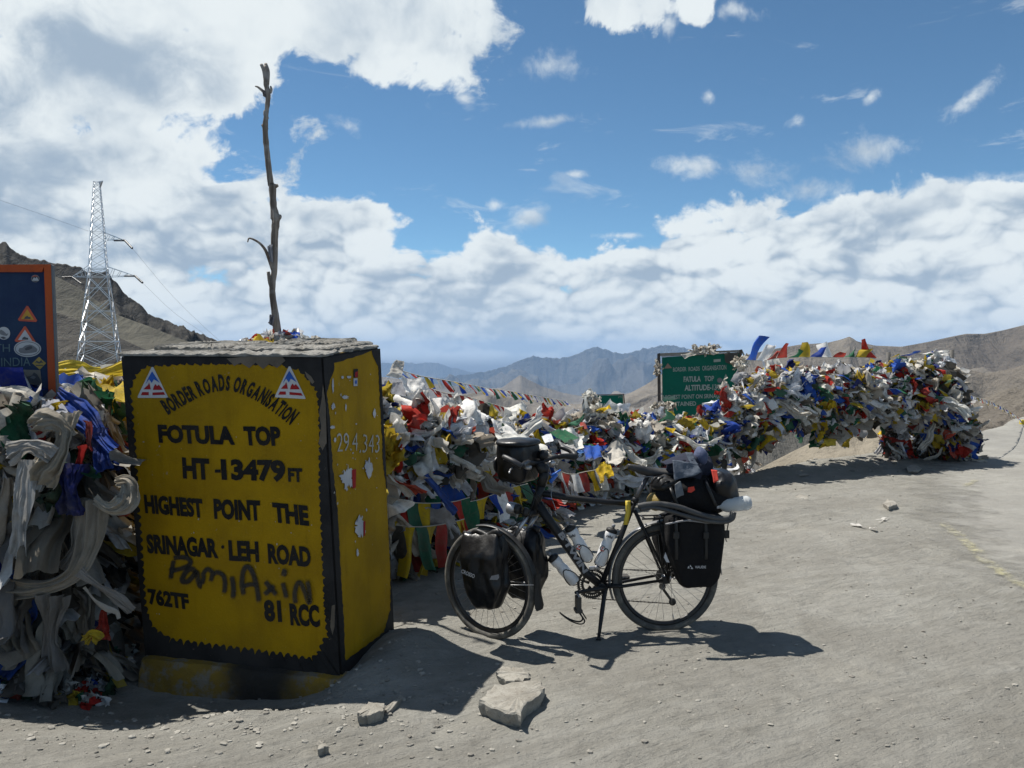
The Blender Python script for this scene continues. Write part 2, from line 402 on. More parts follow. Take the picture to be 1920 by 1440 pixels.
for (ax_, ay_, dx_, dy_, wd_) in ((1.9, 6.4, 0.10, 1.0, 0.16), (2.7, 6.0, 0.22, 1.0, 0.15), (2.2, 4.6, -0.55, 1.0, 0.15), (3.2, 4.4, -0.62, 1.0, 0.16)):
    L_ = math.hypot(dx_, dy_); ux_, uy_ = dx_ / L_, dy_ / L_
    al_ = (x - ax_) * ux_ + (y - ay_) * uy_; ac_ = ((x - ax_) * uy_ - (y - ay_) * ux_ + al_ * al_ * 0.045).abs()
    mk_ = ac_.ss(wd_ * 0.5, wd_ * 0.85, 1.0, 0.0) * g.noise(p, 1.3, 4, 0.6).ss(0.42, 0.58)
    hh = hh + ((al_ * 95.0).sin() * (ac_ * 60.0).sin()) * mk_ * 0.0016 - mk_ * 0.004
    base = g.mix(mk_ * 0.30, base, (0.285, 0.278, 0.25))
g.put(base, b.inputs['Base Color'])
g.put(g.bump(hh, 1.0, 1.0), b.inputs['Normal'])

rows = np.concatenate([np.linspace(0.6, 3.2, 20), 3.2 * (26 / 3.2) ** np.linspace(0, 1, 420)[1:], 26 * (30000 / 26) ** np.linspace(0, 1, 120)[1:]])
tt = np.concatenate([-np.geomspace(0.75, 3.0, 16)[::-1], np.linspace(-0.74, 0.74, 560), np.geomspace(0.75, 3.0, 16)])
YY, TT = np.meshgrid(rows, tt, indexing='ij'); XX = TT * YY
ZZ = ground_z(XX, YY)
near = YY < 27
ZZ = ZZ + np.where(near, 0.006 * fbm(XX * 7, YY * 7, 4, 0.6, 31) * (1 - 0.7 * road_f(XX, YY)), 0)
V3 = np.stack([XX, YY, ZZ], -1).reshape(-1, 3)
me = np_mesh('ground', V3, grid_faces(len(rows), len(tt))[:, ::-1][:, ::-1], m_ground)
tag(add_obj('ground', me), kind='structure')

# loose pebbles and grit
def rock_geo(rng, size, flat=0.6, sub=2, rough=0.25):
    bm = bmesh.new(); bmesh.ops.create_icosphere(bm, subdivisions=sub, radius=1.0)
    pl = [(Vector((rng.gauss(0, 1), rng.gauss(0, 1), rng.gauss(0, 1))).normalized(), rng.uniform(0.55, 0.95)) for _ in range(9)]
    for v in bm.verts:
        c = v.co.copy()
        for n, d in pl:
            k = c.dot(n)
            if k > d: c -= n * (k - d)
        c *= 1 + rng.uniform(-rough, rough) * 0.2
        v.co = Vector((c.x * size[0], c.y * size[1], c.z * size[2] * 1.0))
    vs = [v.co.copy() for v in bm.verts]; fs = [tuple(v.index for v in f.verts) for f in bm.faces]; bm.free(); return vs, fs
m_grit, g, b, o = mat_new('grit'); p = g.geo('Position')
c = g.mix(g.noise(p, 9, 3, 0.5).ss(0.35, 0.65), (0.15, 0.138, 0.118), (0.29, 0.275, 0.24)); g.put(c, b.inputs['Base Color']); b.inputs['Roughness'].default_value = 0.92
rng = random.Random(5); mb = MB()
protos = [rock_geo(rng, (1, 1, 0.6), sub=1) for _ in range(8)]
def scatter(n, fx, smin, smax):
    for _ in range(n):
        X, Y = fx()
        if -2.3 < X < -0.8 and 4.75 < Y < 5.4: continue
        s = smin + (smax - smin) * rng.random() ** 4; a = rng.uniform(0, 6.28); ca, sa = math.cos(a), math.sin(a); vs, fs = rng.choice(protos); z = gz(X, Y)
        k = rng.uniform(0.5, 1)
        mb.add([(X + s * (v.x * ca - v.y * sa * k), Y + s * (v.x * sa + v.y * ca * k), z + s * v.z * 0.8 + s * 0.1) for v in vs], fs)
def near_xy():
    Y = 3.3 * (12 / 3.3) ** rng.random(); return rng.uniform(-0.7, 0.7) * Y, Y
scatter(4200, near_xy, 0.002, 0.020)
scatter(900, lambda: (rng.gauss(-1.35, 0.8), 4.15 + rng.gauss(0, 0.24)), 0.003, 0.026)
scatter(260, lambda: (rng.gauss(-0.75, 0.25), 4.75 + rng.gauss(0, 0.3)), 0.004, 0.022)
scatter(240, lambda: (rng.uniform(1.5, 7), rng.uniform(11.8, 14.4)), 0.01, 0.06)
tag(mb.build('gravel', m_grit), kind='stuff')

# road sheet with worn edge line
m_road, g, b, o = mat_new('dusty_asphalt')
p, (x, y, z), base, (n1, n2, n3, st, peb) = dirt_nodes(g, b, o)
asp = g.mix(n3.ss(0.35, 0.7), (0.150, 0.146, 0.134), (0.245, 0.238, 0.218))
asp = g.mix(g.noise(p, 0.9, 7, 0.66, 0.5).ss(0.30, 0.62, 0.35, 1.0), asp, base)
g.put(asp, b.inputs['Base Color']); b.inputs['Roughness'].default_value = 0.92
g.put(g.bump(n3 * 0.006 + n2 * 0.014 + st * 0.012 + g.noise(p, 22, 6, 0.72) * 0.012, 1, 1.0), b.inputs['Normal'])
edge = E(g.t, g.attr('edge', 'Fac').s) + (g.noise(p, 2.2, 7, 0.7) - 0.5) * 1.1
tr = g.n('BsdfTransparent'); mx = g.n('MixShader'); g.put(edge.ss(0.30, 0.80), mx.inputs[0]); g.link(tr.outputs[0], mx.inputs[1]); g.link(b.outputs[0], mx.inputs[2]); g.link(mx.outputs[0], o.inputs[0])
ry = 2.0 * (24 / 2.0) ** np.linspace(0, 1, 140); rt = np.linspace(0, 1, 60) ** 1.4
RY, RT = np.meshgrid(ry, rt, indexing='ij')
ex = np.interp(RY, [2.0, 4.5, 6.5, 7.6, 8.5, 10.5, 13, 18, 24], [7.5, 5.2, 3.85, 3.95, 4.3, 5.2, 6.4, 9.4, 13.0])
RX = ex - 1.2 + RT * 9.6; RZ = ground_z(RX, RY) + 0.006 * fbm(RX * 7, RY * 7, 4, 0.6, 31) * (1 - 0.7 * road_f(RX, RY)) + 0.007
me = np_mesh('road', np.stack([RX, RY, RZ], -1).reshape(-1, 3), grid_faces(140, 60), m_road)
a = me.attributes.new('edge', 'FLOAT', 'POINT'); a.data.foreach_set('value', np.clip((RX - ex) / 2.2 + 0.5, 0, 1).astype(np.float32).ravel())
tag(add_obj('road', me), kind='structure')
m_line, g, b, o = mat_new('worn_yellow_line'); p = g.geo('Position')
g.put(g.mix(g.noise(p, 6, 4, 0.6).ss(0.4, 0.6), (0.36, 0.335, 0.20), (0.30, 0.285, 0.22)), b.inputs['Base Color']); b.inputs['Roughness'].default_value = 0.9
e = E(g.t, g.attr('across', 'Fac').s)
al = (g.noise(p, 7, 8, 0.78) - (e * e) * 0.25).ss(0.34, 0.64, 0, 0.68)
tr = g.n('BsdfTransparent'); mx = g.n('MixShader'); g.put(al, mx.inputs[0]); g.link(tr.outputs[0], mx.inputs[1]); g.link(b.outputs[0], mx.inputs[2]); g.link(mx.outputs[0], o.inputs[0])
def line_strip(name, pxs, w):
    pts = [G3(a, c_) for a, c_ in pxs]; xs = []; ac = []
    n = 40; ts = np.linspace(0, len(pts) - 1, n)
    px = np.interp(ts, range(len(pts)), [q.x for q in pts]); py = np.interp(ts, range(len(pts)), [q.y for q in pts])
    for i in range(n):
        t = np.array([px[min(i + 1, n - 1)] - px[max(i - 1, 0)], py[min(i + 1, n - 1)] - py[max(i - 1, 0)]]); t /= np.linalg.norm(t); nn = np.array([-t[1], t[0]])
        for s in (-1, -0.33, 0.33, 1):
            q = np.array([px[i], py[i]]) + nn * s * w / 2; xs.append((q[0], q[1], gz(q[0], q[1]) + 0.016)); ac.append(abs(s))
    me = np_mesh(name, xs, grid_faces(n, 4), m_line); a = me.attributes.new('across', 'FLOAT', 'POINT'); a.data.foreach_set('value', ac)
    return tag(add_obj(name, me), kind='structure')
line_strip('road_line', [(1772, 990), (1800, 1012), (1850, 1055), (1890, 1088), (1925, 1110), (1990, 1135)], 0.17)
line_strip('road_line', [(1812, 921), (1826, 914), (1838, 907)], 0.14)

# ---- hills: each a real height field whose crest stands at its own distance
def ridge(name, sil, Yc, L, base_drop, mat, amp, seed, nt=260, nsr=70, crest_wob=0.0, pw=1.0, nscale=None, tlo=None, thi=None, cragx=0.0):
    sx = np.array([s_[0] for s_ in sil], float); sy = np.array([s_[1] for s_ in sil], float)
    pxs = np.linspace(sx[0], sx[-1], nt); top = np.interp(pxs, sx, sy)
    if cragx: top = top - cragx * np.abs(fbm(pxs / 34.0, pxs * 0, 4, 0.6, seed + 5))
    t = (pxs - CX) / FPX
    zc = CAM_H + (HOR - top) / FPX * Yc
    S = np.concatenate([-np.linspace(0.35, 0.0, 8)[:-1], np.linspace(0, 1, nsr) ** 1.25])
    SS, T2 = np.meshgrid(S, t, indexing='ij'); ZC = np.broadcast_to(zc, SS.shape)
    Y = Yc * (1 + crest_wob * pn(T2 * 9, T2 * 0, seed)) - SS * L
    X = T2 * Y
    sc = nscale or L / 2.2
    zb = base_drop
    drop = (ZC - zb)
    sp = np.clip(SS, 0, 1)
    prof = (1 - sp) ** pw
    z = zb + drop * prof
    env = np.clip(sp / 0.12, 0, 1) ** 0.8 * (1 - 0.4 * sp)
    z = z + amp * env * ((ridged(X / sc, Y / sc * 0.45, 6, 0.52, seed) - 1.05) + 0.25 * fbm(X / sc * 5, Y / sc * 3, 4, 0.55, seed + 11))
    z = np.where(SS < 0, ZC + SS * drop * 1.0, z)
    me = np_mesh(name, np.stack([X, Y, z], -1).reshape(-1, 3), grid_faces(len(S), nt), mat)
    return tag(add_obj(name, me), kind='structure')
def mat_hill(name, c1, c2, c3, sc, rock=(0.08, 0.075, 0.07), rockamt=0.6, slo=(0.55, 0.8), bump=0.6):
    m, g, b, o = mat_new(name); p = g.geo('Position'); nn = E(g.t, g.n('NewGeometry').outputs['Normal']); _, _, nz = g.sep(nn)
    a = g.noise(p, 1 / sc, 7, 0.6, 0.3); c = g.mix(a.ss(0.36, 0.64), c1, c2)
    c = g.mix(g.noise(p, 3.2 / sc, 8, 0.65, 0.5).ss(0.5, 0.68, 0, 0.8), c, c3)
    rk = nz.ss(slo[0], slo[1], 1.0, 0.0) + (g.noise(p, 5.0 / sc, 6, 0.6) - 0.55) * 0.9
    c = g.mix(rk.clamp() * rockamt, c, rock)
    x, y, z = g.sep(p)
    gul = g.noise(g.comb(x * 1.0, y * 0.25, z * 0.25), 9.0 / sc, 6, 0.65, 0.6)
    c = g.mix(gul.ss(0.52, 0.64, 0, 0.35), c, tuple(q * 0.6 for q in c1))
    g.put(c, b.inputs['Base Color']); b.inputs['Roughness'].default_value = 0.97; b.inputs['Specular IOR Level'].default_value = 0.1
    g.put(g.bump(g.noise(p, 6.0 / sc, 10, 0.66) * 0.6 + gul * 0.7, bump, sc * 0.10), b.inputs['Normal'])
    return m
mh_far = mat_hill('far_mountain_rock', (0.055, 0.055, 0.055), (0.105, 0.10, 0.09), (0.075, 0.07, 0.062), 1500, rockamt=0.5, bump=1.0)
mh_mid = mat_hill('grey_hill_scree', (0.12, 0.108, 0.09), (0.19, 0.168, 0.14), (0.10, 0.09, 0.08), 300, rockamt=0.35)
mh_left = mat_hill('dark_rocky_hill', (0.058, 0.055, 0.050), (0.088, 0.083, 0.072), (0.04, 0.038, 0.036), 60, rock=(0.032, 0.031, 0.030), rockamt=0.95, bump=0.9)  # dark rock, its colour also holding cloud shadow and the side away from sun
mh_leftlow = mat_hill('grey_scree_slope', (0.080, 0.076, 0.063), (0.108, 0.103, 0.083), (0.062, 0.059, 0.052), 60, rockamt=0.3)
mh_right = mat_hill('brown_hill', (0.118, 0.102, 0.084), (0.178, 0.158, 0.130), (0.088, 0.076, 0.065), 420, rock=(0.07, 0.062, 0.053), rockamt=0.65, bump=0.9)
mh_tan = mat_hill('tan_scree', (0.21, 0.185, 0.145), (0.275, 0.245, 0.195), (0.17, 0.145, 0.11), 22, rock=(0.13, 0.11, 0.085), rockamt=0.5)
mh_grey = mat_hill('scree_painted_shade', (0.10, 0.097, 0.088), (0.145, 0.138, 0.122), (0.08, 0.078, 0.07), 40, rockamt=0.4)  # darker grey paints in the shade of a slope facing away

ridge('mountain_range', [(500, 690), (640, 688), (700, 683), (760, 680), (785, 683), (800, 680), (822, 681), (835, 688), (860, 692), (885, 699), (905, 699), (930, 694), (958, 690), (1000, 686), (1100, 690), (1200, 700), (1400, 700)], 26000, 7000, -1500, mh_far, 520, 3, nt=420, cragx=5.0)
ridge('mountain_range', [(700, 720), (800, 712), (900, 700), (950, 688), (975, 676), (1000, 668), (1020, 672), (1045, 674), (1075, 667), (1095, 659), (1120, 650), (1140, 660), (1170, 664), (1205, 656), (1235, 650), (1260, 648), (1290, 655), (1340, 668), (1400, 680), (1480, 690), (1700, 690)], 17000, 7000, -1250, mh_far, 620, 8, nt=520, nsr=100, cragx=6.0)
ridge('mountain_range', [(560, 720), (640, 712), (700, 705), (760, 712), (830, 722), (900, 730), (940, 728), (960, 714), (975, 703), (990, 712), (1020, 726), (1060, 738), (1120, 748), (1170, 740), (1250, 730), (1400, 745)], 6500, 2600, -560, mh_mid, 120, 14, nt=320, cragx=2.0)
ridge('hill', [(500, 745), (640, 738), (720, 732), (760, 738), (800, 748), (850, 742), (900, 736), (960, 748), (1020, 752), (1080, 758), (1150, 752), (1180, 738), (1210, 722), (1240, 702), (1262, 690), (1300, 700), (1360, 705), (1420, 690), (1500, 700)], 2600, 1300, -330, mh_mid, 60, 19, nt=300)
ridge('hill', [(900, 830), (1050, 790), (1180, 756), (1230, 736), (1290, 715), (1340, 690), (1390, 668), (1440, 656), (1500, 646), (1550, 643), (1575, 637), (1591, 632), (1606, 640), (1640, 648), (1690, 650), (1740, 641), (1780, 632), (1810, 626), (1845, 626), (1880, 619), (1920, 609), (2000, 590), (2150, 540), (2500, 470), (3200, 430)], 2400, 1500, -300, mh_right, 110, 23, nt=460, nsr=110, crest_wob=0.03)
ridge('hill', [(1100, 900), (1300, 840), (1480, 790), (1560, 770), (1640, 745), (1700, 725), (1760, 705), (1800, 690), (1850, 700), (1900, 690), (1960, 668), (2100, 640), (2500, 560), (3200, 500)], 1150, 600, -170, mh_right, 46, 27, nt=360, nsr=90, crest_wob=0.05)
ridge('hill', [(900, 960), (1100, 880), (1250, 830), (1400, 800), (1500, 790), (1600, 800), (1700, 790), (1760, 770), (1830, 752), (1890, 730), (1960, 722), (2200, 690), (2600, 640)], 420, 240, -75, mh_right, 14, 31, nt=320, nsr=80, crest_wob=0.05, nscale=70)
ridge('hill', [(880, 940), (1050, 870), (1200, 815), (1330, 788), (1450, 790), (1600, 815), (1800, 900)], 150, 90, -42, mh_grey, 4, 35, nt=200, nsr=60)
ridge('hill', [(1340, 925), (1385, 902), (1440, 872), (1490, 846), (1540, 822), (1600, 798), (1680, 782), (1760, 792), (1840, 812), (1920, 790), (2100, 760), (2500, 740)], 62, 32, -24, mh_tan, 1.6, 39, nt=300, nsr=90, nscale=9)
# left: dark crags above, paler scree spurs below
ridge('hill', [(-1300, 430), (-700, 470), (-300, 440), (-60, 455), (0, 459), (14, 457), (34, 476), (60, 487), (100, 495), (130, 498), (165, 512), (192, 516), (205, 508), (215, 528), (233, 548), (243, 562), (257, 566), (268, 574), (280, 590), (320, 606), (360, 622), (410, 640), (450, 655), (520, 672), (620, 694), (700, 735), (760, 790), (860, 880), (1000, 960)], 560, 300, -70, mh_left, 20, 44, nt=700, nsr=130, cragx=11.0, nscale=55)
ridge('hill', [(-1300, 560), (-400, 540), (-100, 500), (60, 510), (110, 520), (150, 540), (220, 590), (280, 612), (340, 636), (400, 655), (480, 680), (560, 710), (660, 780), (800, 900)], 430, 200, -60, mh_leftlow, 7, 48, nt=300, nsr=80, nscale=60)
ridge('hill', [(-1300, 640), (-300, 600), (60, 588), (110, 586), (160, 604), (210, 626), (260, 650), (330, 678), (420, 705), (560, 760), (700, 880)], 330, 150, -50, mh_left, 5, 52, nt=260, nsr=70, nscale=50)
# ------------------------------------------------------------------ painted lettering
def text_geo(s, bold=0.0, res=3):
    cu = bpy.data.curves.new('lettering', 'FONT'); cu.body = s; cu.size = 1.0; cu.offset = bold; cu.resolution_u = res
    ob = bpy.data.objects.new('lettering', cu); col.objects.link(ob)
    dg = bpy.context.evaluated_depsgraph_get(); dg.update(); me = ob.evaluated_get(dg).to_mesh()
    vs = [v.co.copy() for v in me.vertices]; fs = [tuple(p.vertices) for p in me.polygons]
    ob.evaluated_get(dg).to_mesh_clear(); bpy.data.objects.remove(ob); bpy.data.curves.remove(cu)
    return vs, fs
def wob3(v, a, f=14.0):
    return Vector((math.sin(v.y * f + v.x * f * 0.7 + 1.3) * a, math.sin(v.x * f * 1.1 + 0.4 + v.y * f * .6) * a, 0))
def plane_text(mb, s, bl, br, tl, plane, proud=0.002, bold=0.02, wob=0.004, res=3):
    """letters filling the box whose corners are seen at photo pixels bl, br (baseline) and tl (cap height)"""
    p0, n = plane
    vs, fs = text_geo(s, bold, res)
    x0 = min(v.x for v in vs); x1 = max(v.x for v in vs); y0 = min(v.y for v in vs); y1 = max(v.y for v in vs)
    a = ray_plane(*bl, p0, n); b_ = ray_plane(*br, p0, n); c = ray_plane(*tl, p0, n)
    ux = (b_ - a); uy = (c - a)
    out = []
    for v in vs:
        w = wob3(v * 3.0, wob)
        out.append(a + ux * ((v.x - x0) / (x1 - x0) + w.x / (x1 - x0)) + uy * ((v.y - y0) / (y1 - y0) + w.y) + n * proud)
    mb.add(out, fs)
def plane_poly(mb, pts, plane, proud=0.002):
    p0, n = plane; vs = [ray_plane(x, y, p0, n) + n * proud for x, y in pts]
    cen = sum(vs, Vector()) / len(vs)
    from mathutils.geometry import tessellate_polygon
    tr = tessellate_polygon([vs]); mb.add(vs, [tuple(t) for t in tr])
def plane_disc(mb, cx, cy, rx, ry, plane, proud, n=24, rot=0):
    plane_poly(mb, [(cx + rx * math.cos(a) * math.cos(rot) - ry * math.sin(a) * math.sin(rot), cy + rx * math.cos(a) * math.sin(rot) + ry * math.sin(a) * math.cos(rot)) for a in [2 * math.pi * i / n for i in range(n)]], plane, proud)
def plane_stroke(mb, pts, w, plane, proud, n=6):
    """brush stroke through photo pixels, w pixels wide"""
    p = [Vector((a, b, 0)) for a, b in pts]; vs = []; m = len(p)
    for i in range(m):
        t = (p[min(i + 1, m - 1)] - p[max(i - 1, 0)]).normalized(); k = Vector((-t.y, t.x, 0)) * w / 2
        for s in (-1, 1): q = p[i] + k * s; vs.append(ray_plane(q.x, q.y, *plane) + plane[1] * proud)
    mb.add(vs, [(2 * i, 2 * i + 1, 2 * i + 3, 2 * i + 2) for i in range(m - 1)])
def curve_pts(pts, n=8):
    """Catmull-Rom through 2-D or 3-D points"""
    P = [Vector(p) for p in pts]; P = [P[0] * 2 - P[1]] + P + [P[-1] * 2 - P[-2]]; out = []
    for i in range(1, len(P) - 2):
        for k in range(n):
            t = k / n; a, b_, c, d = P[i - 1], P[i], P[i + 1], P[i + 2]
            out.append(0.5 * ((2 * b_) + (c - a) * t + (2 * a - 5 * b_ + 4 * c - d) * t * t + (3 * b_ - a - 3 * c + d) * t ** 3))
    out.append(P[-2]); return out

# ------------------------------------------------------------------ the yellow milestone
YA, YB, YC_ = 5.01, 4.70, 5.39
A0, B0, C0 = P3(262, 1238, YA), P3(636, 1276, YB), P3(737, 1196, YC_)
A1, B1, C1 = P3(226, 666, YA), P3(605, 668, YB), P3(713, 650, YC_)
D0 = A0 + (C0 - B0); D1 = A1 + (C1 - B1)
for q in (A0, B0, C0, D0): q.z -= 0.02
nF = (B0 - A0).cross(B1 - A0).normalized(); nR = (C0 - B0).cross(B1 - B0).normalized()
A1 = ray_plane(226, 666, A0, nF); C1 = ray_plane(713, 650, B0, nR); D1 = A1 + (C1 - B1)
nF = (B0 - A0).cross(A1 - A0).normalized(); nF = nF if nF.y < 0 else -nF
nR = (C0 - B0).cross(B1 - B0).normalized(); nR = nR if nR.x > 0 else -nR
PF = ((A0 + A1 + B0 + B1) / 4, nF); PR = ((B0 + B1 + C0 + C1) / 4, nR)

def mat_paint(name, c, c2, rough=0.55, chip=(0.33, 0.31, 0.27), chipamt=0.5, fade=0.35):
    m, g, b, o = mat_new(name); p = g.geo('Position')
    k = g.mix(g.noise(p, 3.2, 6, 0.6).ss(0.35, 0.65), c, c2)
    x, y, z = g.sep(p)
    st = g.noise(g.comb(x * 14, y * 14, z * 1.6), 1.0, 5, 0.6); k = g.mix(st.ss(0.5, 0.75, 0, fade), k, tuple(q * 0.55 for q in c))
    ch = g.noise(p, 34, 6, 0.7); ch2 = g.noise(p, 4.5, 3, 0.5)
    k = g.mix((ch + ch2 * 0.35).ss(0.845, 0.90, 0, chipamt), k, chip)
    k = g.mix(g.noise(p, 150, 3, 0.6).ss(0.60, 0.72, 0, 0.35), k, tuple(min(1, q * 1.5 + 0.02) for q in c))
    g.put(k, b.inputs['Base Color']); b.inputs['Roughness'].default_value = max(rough, 0.7); b.inputs['Specular IOR Level'].default_value = 0.12
    g.put(g.bump(g.noise(p, 20, 6, 0.6) * 0.5 + g.noise(p, 90, 4, 0.6) * 0.35, 0.55, 0.012), b.inputs['Normal'])
    return m
m_yel = mat_paint('yellow_masonry_paint', (0.345, 0.20, 0.003), (0.27, 0.155, 0.004), chipamt=0.35)
m_blk = mat_paint('black_masonry_paint', (0.016, 0.015, 0.015), (0.030, 0.028, 0.027), rough=0.6, chip=(0.22, 0.18, 0.13), chipamt=0.6, fade=0.2)
m_let = mat_paint('black_letter_paint', (0.012, 0.011, 0.011), (0.022, 0.020, 0.018), rough=0.5, chip=(0.28, 0.17, 0.02), chipamt=0.55, fade=0.1)
m_whp = mat_paint('white_paint', (0.52, 0.51, 0.50), (0.44, 0.44, 0.45), chip=(0.3, 0.2, 0.05), chipamt=0.3)
m_blup = mat_paint('blue_paint', (0.03, 0.11, 0.42), (0.03, 0.09, 0.34), chipamt=0.2)
m_redp = mat_paint('red_paint', (0.33, 0.02, 0.02), (0.26, 0.015, 0.02), chipamt=0.2)
m_scr = mat_paint('torn_paper', (0.50, 0.49, 0.48), (0.36, 0.37, 0.40), chipamt=0.2)
m_chalk = mat_paint('pale_scratch', (0.42, 0.40, 0.36), (0.34, 0.32, 0.27), chip=(0.28, 0.17, 0.02), chipamt=0.9)
m_cap, g, b, o = mat_new('cement_cap'); p = g.geo('Position')
c = g.mix(g.noise(p, 11, 7, 0.65).ss(0.35, 0.65), (0.24, 0.225, 0.195), (0.40, 0.385, 0.35)); c = g.mix(g.noise(p, 40, 5, 0.6).ss(0.55, 0.75, 0, 0.7), c, (0.13, 0.12, 0.10))
g.put(c, b.inputs['Base Color']); b.inputs['Roughness'].default_value = 0.95; g.put(g.bump(g.noise(p, 14, 9, 0.75), 1.0, 0.06), b.inputs['Normal'])

ms = tag(empty('milestone', (A0 + B0 + C0 + D0) / 4), 'big black-edged yellow painted milestone pillar reading FOTULA TOP in block letters', 'milestone')
def subdiv_face(c00, c10, c11, c01, nu, nv, n, amp, seed):
    vs = []
    for j in range(nv + 1):
        for i in range(nu + 1):
            u, v = i / nu, j / nv; p = (c00 * (1 - u) + c10 * u) * (1 - v) + (c01 * (1 - u) + c11 * u) * v; vs.append(p)
    f = []
    for j in range(nv):
        for i in range(nu): k = j * (nu + 1) + i; f.append((k, k + 1, k + nu + 2, k + nu + 1))
    return vs, f
mb = MB()
bm = bmesh.new(); cs = [bm.verts.new(q) for q in (A0, B0, C0, D0, A1, B1, C1, D1)]
for f in ((0, 1, 5, 4), (1, 2, 6, 5), (2, 3, 7, 6), (3, 0, 4, 7), (4, 5, 6, 7), (3, 2, 1, 0)): bm.faces.new([cs[i] for i in f])
bmesh.ops.bevel(bm, geom=bm.edges[:], offset=0.012, segments=2, affect='EDGES')
bm.verts.index_update(); fa = [f.calc_area() for f in bm.faces]; mb.add([v.co.copy() for v in bm.verts], [tuple(v.index for v in f.verts) for f in bm.faces]); bm.free()
o = mb.build('pillar_body', m_yel, ms, fix=False); o.data.materials.append(m_blk)
for p_, a_ in zip(o.data.polygons, fa): p_.material_index = 0 if a_ > 0.3 else 1
# black border with brushed scallops: front face
rng = random.Random(11)
def lerp(a, b_, t): return a + (b_ - a) * t
def face_pt(T, u, v, n, proud):
    a, b_, c, d = T; return (a * (1 - u) + b_ * u) * (1 - v) + (d * (1 - u) + c * u) * v + n * proud
FT = (A0, B0, B1, A1); RT = (B0, C0, C1, B1)
def inner_loop_front():
    pts = []
    def push(u, v): pts.append((u, v))
    # pixels converted to face coordinates
    def fc(px, py):
        q = ray_plane(px, py, *PF); ax = (B0 - A0); up = (A1 - A0); r = q - A0
        m11, m12, m22 = ax.dot(ax), ax.dot(up), up.dot(up); r1, r2 = r.dot(ax), r.dot(up); de = m11 * m22 - m12 * m12
        u, v = (r1 * m22 - r2 * m12) / de, (m11 * r2 - m12 * r1) / de
        return u, v
    key = [(262, 690), (272, 684), (330, 680), (420, 678), (520, 680), (556, 690), (572, 706), (590, 730), (594, 760), (596, 830), (596, 900), (600, 1000), (604, 1080), (606, 1140), (612, 1195), (596, 1235), (578, 1248), (520, 1238), (400, 1222), (310, 1210), (298, 1198), (276, 1182), (262, 1140), (258, 1040), (252, 940), (248, 850), (244, 780), (240, 730), (246, 712)]
    out = []
    m = len(key)
    for i in range(m):
        a = Vector((*key[i], 0)); b_ = Vector((*key[(i + 1) % m], 0)); L = (b_ - a).length; k = max(1, int(L / 3.0))
        for j in range(k): out.append(a + (b_ - a) * (j / k))
    cen = Vector((425, 965, 0)); res = []; acc = 0
    for i, q in enumerate(out):
        t = (out[(i + 1) % len(out)] - out[i - 1]).normalized(); nn = Vector((-t.y, t.x, 0)); nn = nn if nn.dot(cen - q) > 0 else -nn
        acc += 3.0
        per = 13.5 if (q.y > 1190) else 14.5
        ph = (acc / per) % 1.0
        if q.y > 1200: s = abs(math.sin(math.pi * ph)) ** 0.6 * 11 - 2
        elif q.x > 585: s = (1 - abs(2 * ph - 1)) * -7 + 7 * abs(math.sin(math.pi * ph)) * 1.0 + (abs(math.sin(math.pi * ph)) ** 0.7) * 4
        elif q.x < 268 and q.y > 720: s = (abs(math.sin(math.pi * ph)) ** 0.6) * 7 - 1
        else: s = (abs(math.sin(math.pi * ph * 0.7)) ** 0.8) * 5
        s += rng.uniform(-1.1, 1.1)
        w = q + nn * s; res.append(fc(w.x, w.y))
    return res
inn = inner_loop_front(); mb = MB()
def border(inn, T, n, proud):
    c = (0.5, 0.5); vs = []; m = len(inn)
    for (u, v) in inn: vs.append(face_pt(T, u, v, n, proud))
    e = 0.006
    for (u, v) in inn:
        du, dv = u - 0.5, v - 0.5; k = (0.5 - e) / max(abs(du), abs(dv)); vs.append(face_pt(T, 0.5 + du * k, 0.5 + dv * k, n, proud))
    # corners
    fs = []
    for i in range(m):
        j = (i + 1) % m
        (u1, v1), (u2, v2) = inn[i], inn[j]
        s1 = 'x' if abs(u1 - .5) > abs(v1 - .5) else 'y'; s2 = 'x' if abs(u2 - .5) > abs(v2 - .5) else 'y'
        if s1 != s2:
            cu = 0.5 + math.copysign(0.5 - e, u1 - .5); cv = 0.5 + math.copysign(0.5 - e, v1 - .5)
            k = len(vs); vs.append(face_pt(T, cu, cv, n, proud)); fs.append((i, j, m + j, k, m + i))
        else: fs.append((i, j, m + j, m + i))
    return vs, fs
vs, fs = border(inn, FT, nF, 0.002); mb.add(vs, fs)
# side face border
def fcR(px, py):
    q = ray_plane(px, py, *PR); ax = (C0 - B0); up = (B1 - B0); r = q - B0
    m11, m12, m22 = ax.dot(ax), ax.dot(up), up.dot(up); r1, r2 = r.dot(ax), r.dot(up); de = m11 * m22 - m12 * m12
    return (r1 * m22 - r2 * m12) / de, (m11 * r2 - m12 * r1) / de
key = [(626, 684), (660, 678), (694, 671), (700, 690), (706, 700), (709, 760), (713, 830), (715, 880), (722, 930), (726, 1010), (729, 1090), (729, 1150), (722, 1172), (716, 1192), (690, 1212), (643, 1246), (641, 1180), (636, 1080), (630, 960), (622, 880), (618, 800), (612, 740), (618, 715), (624, 702)]
out = []
for i in range(len(key)):
    a = key[i]; b_ = key[(i + 1) % len(key)]; L = math.dist(a, b_); k = max(1, int(L / 5))
    for j in range(k): out.append(fcR(a[0] + (b_[0] - a[0]) * j / k + rng.uniform(-.9, .9), a[1] + (b_[1] - a[1]) * j / k + rng.uniform(-1, 1)))
vs, fs = border(out, RT, nR, 0.002); mb.add(vs, fs)
mb.build('black_border', m_blk, ms)
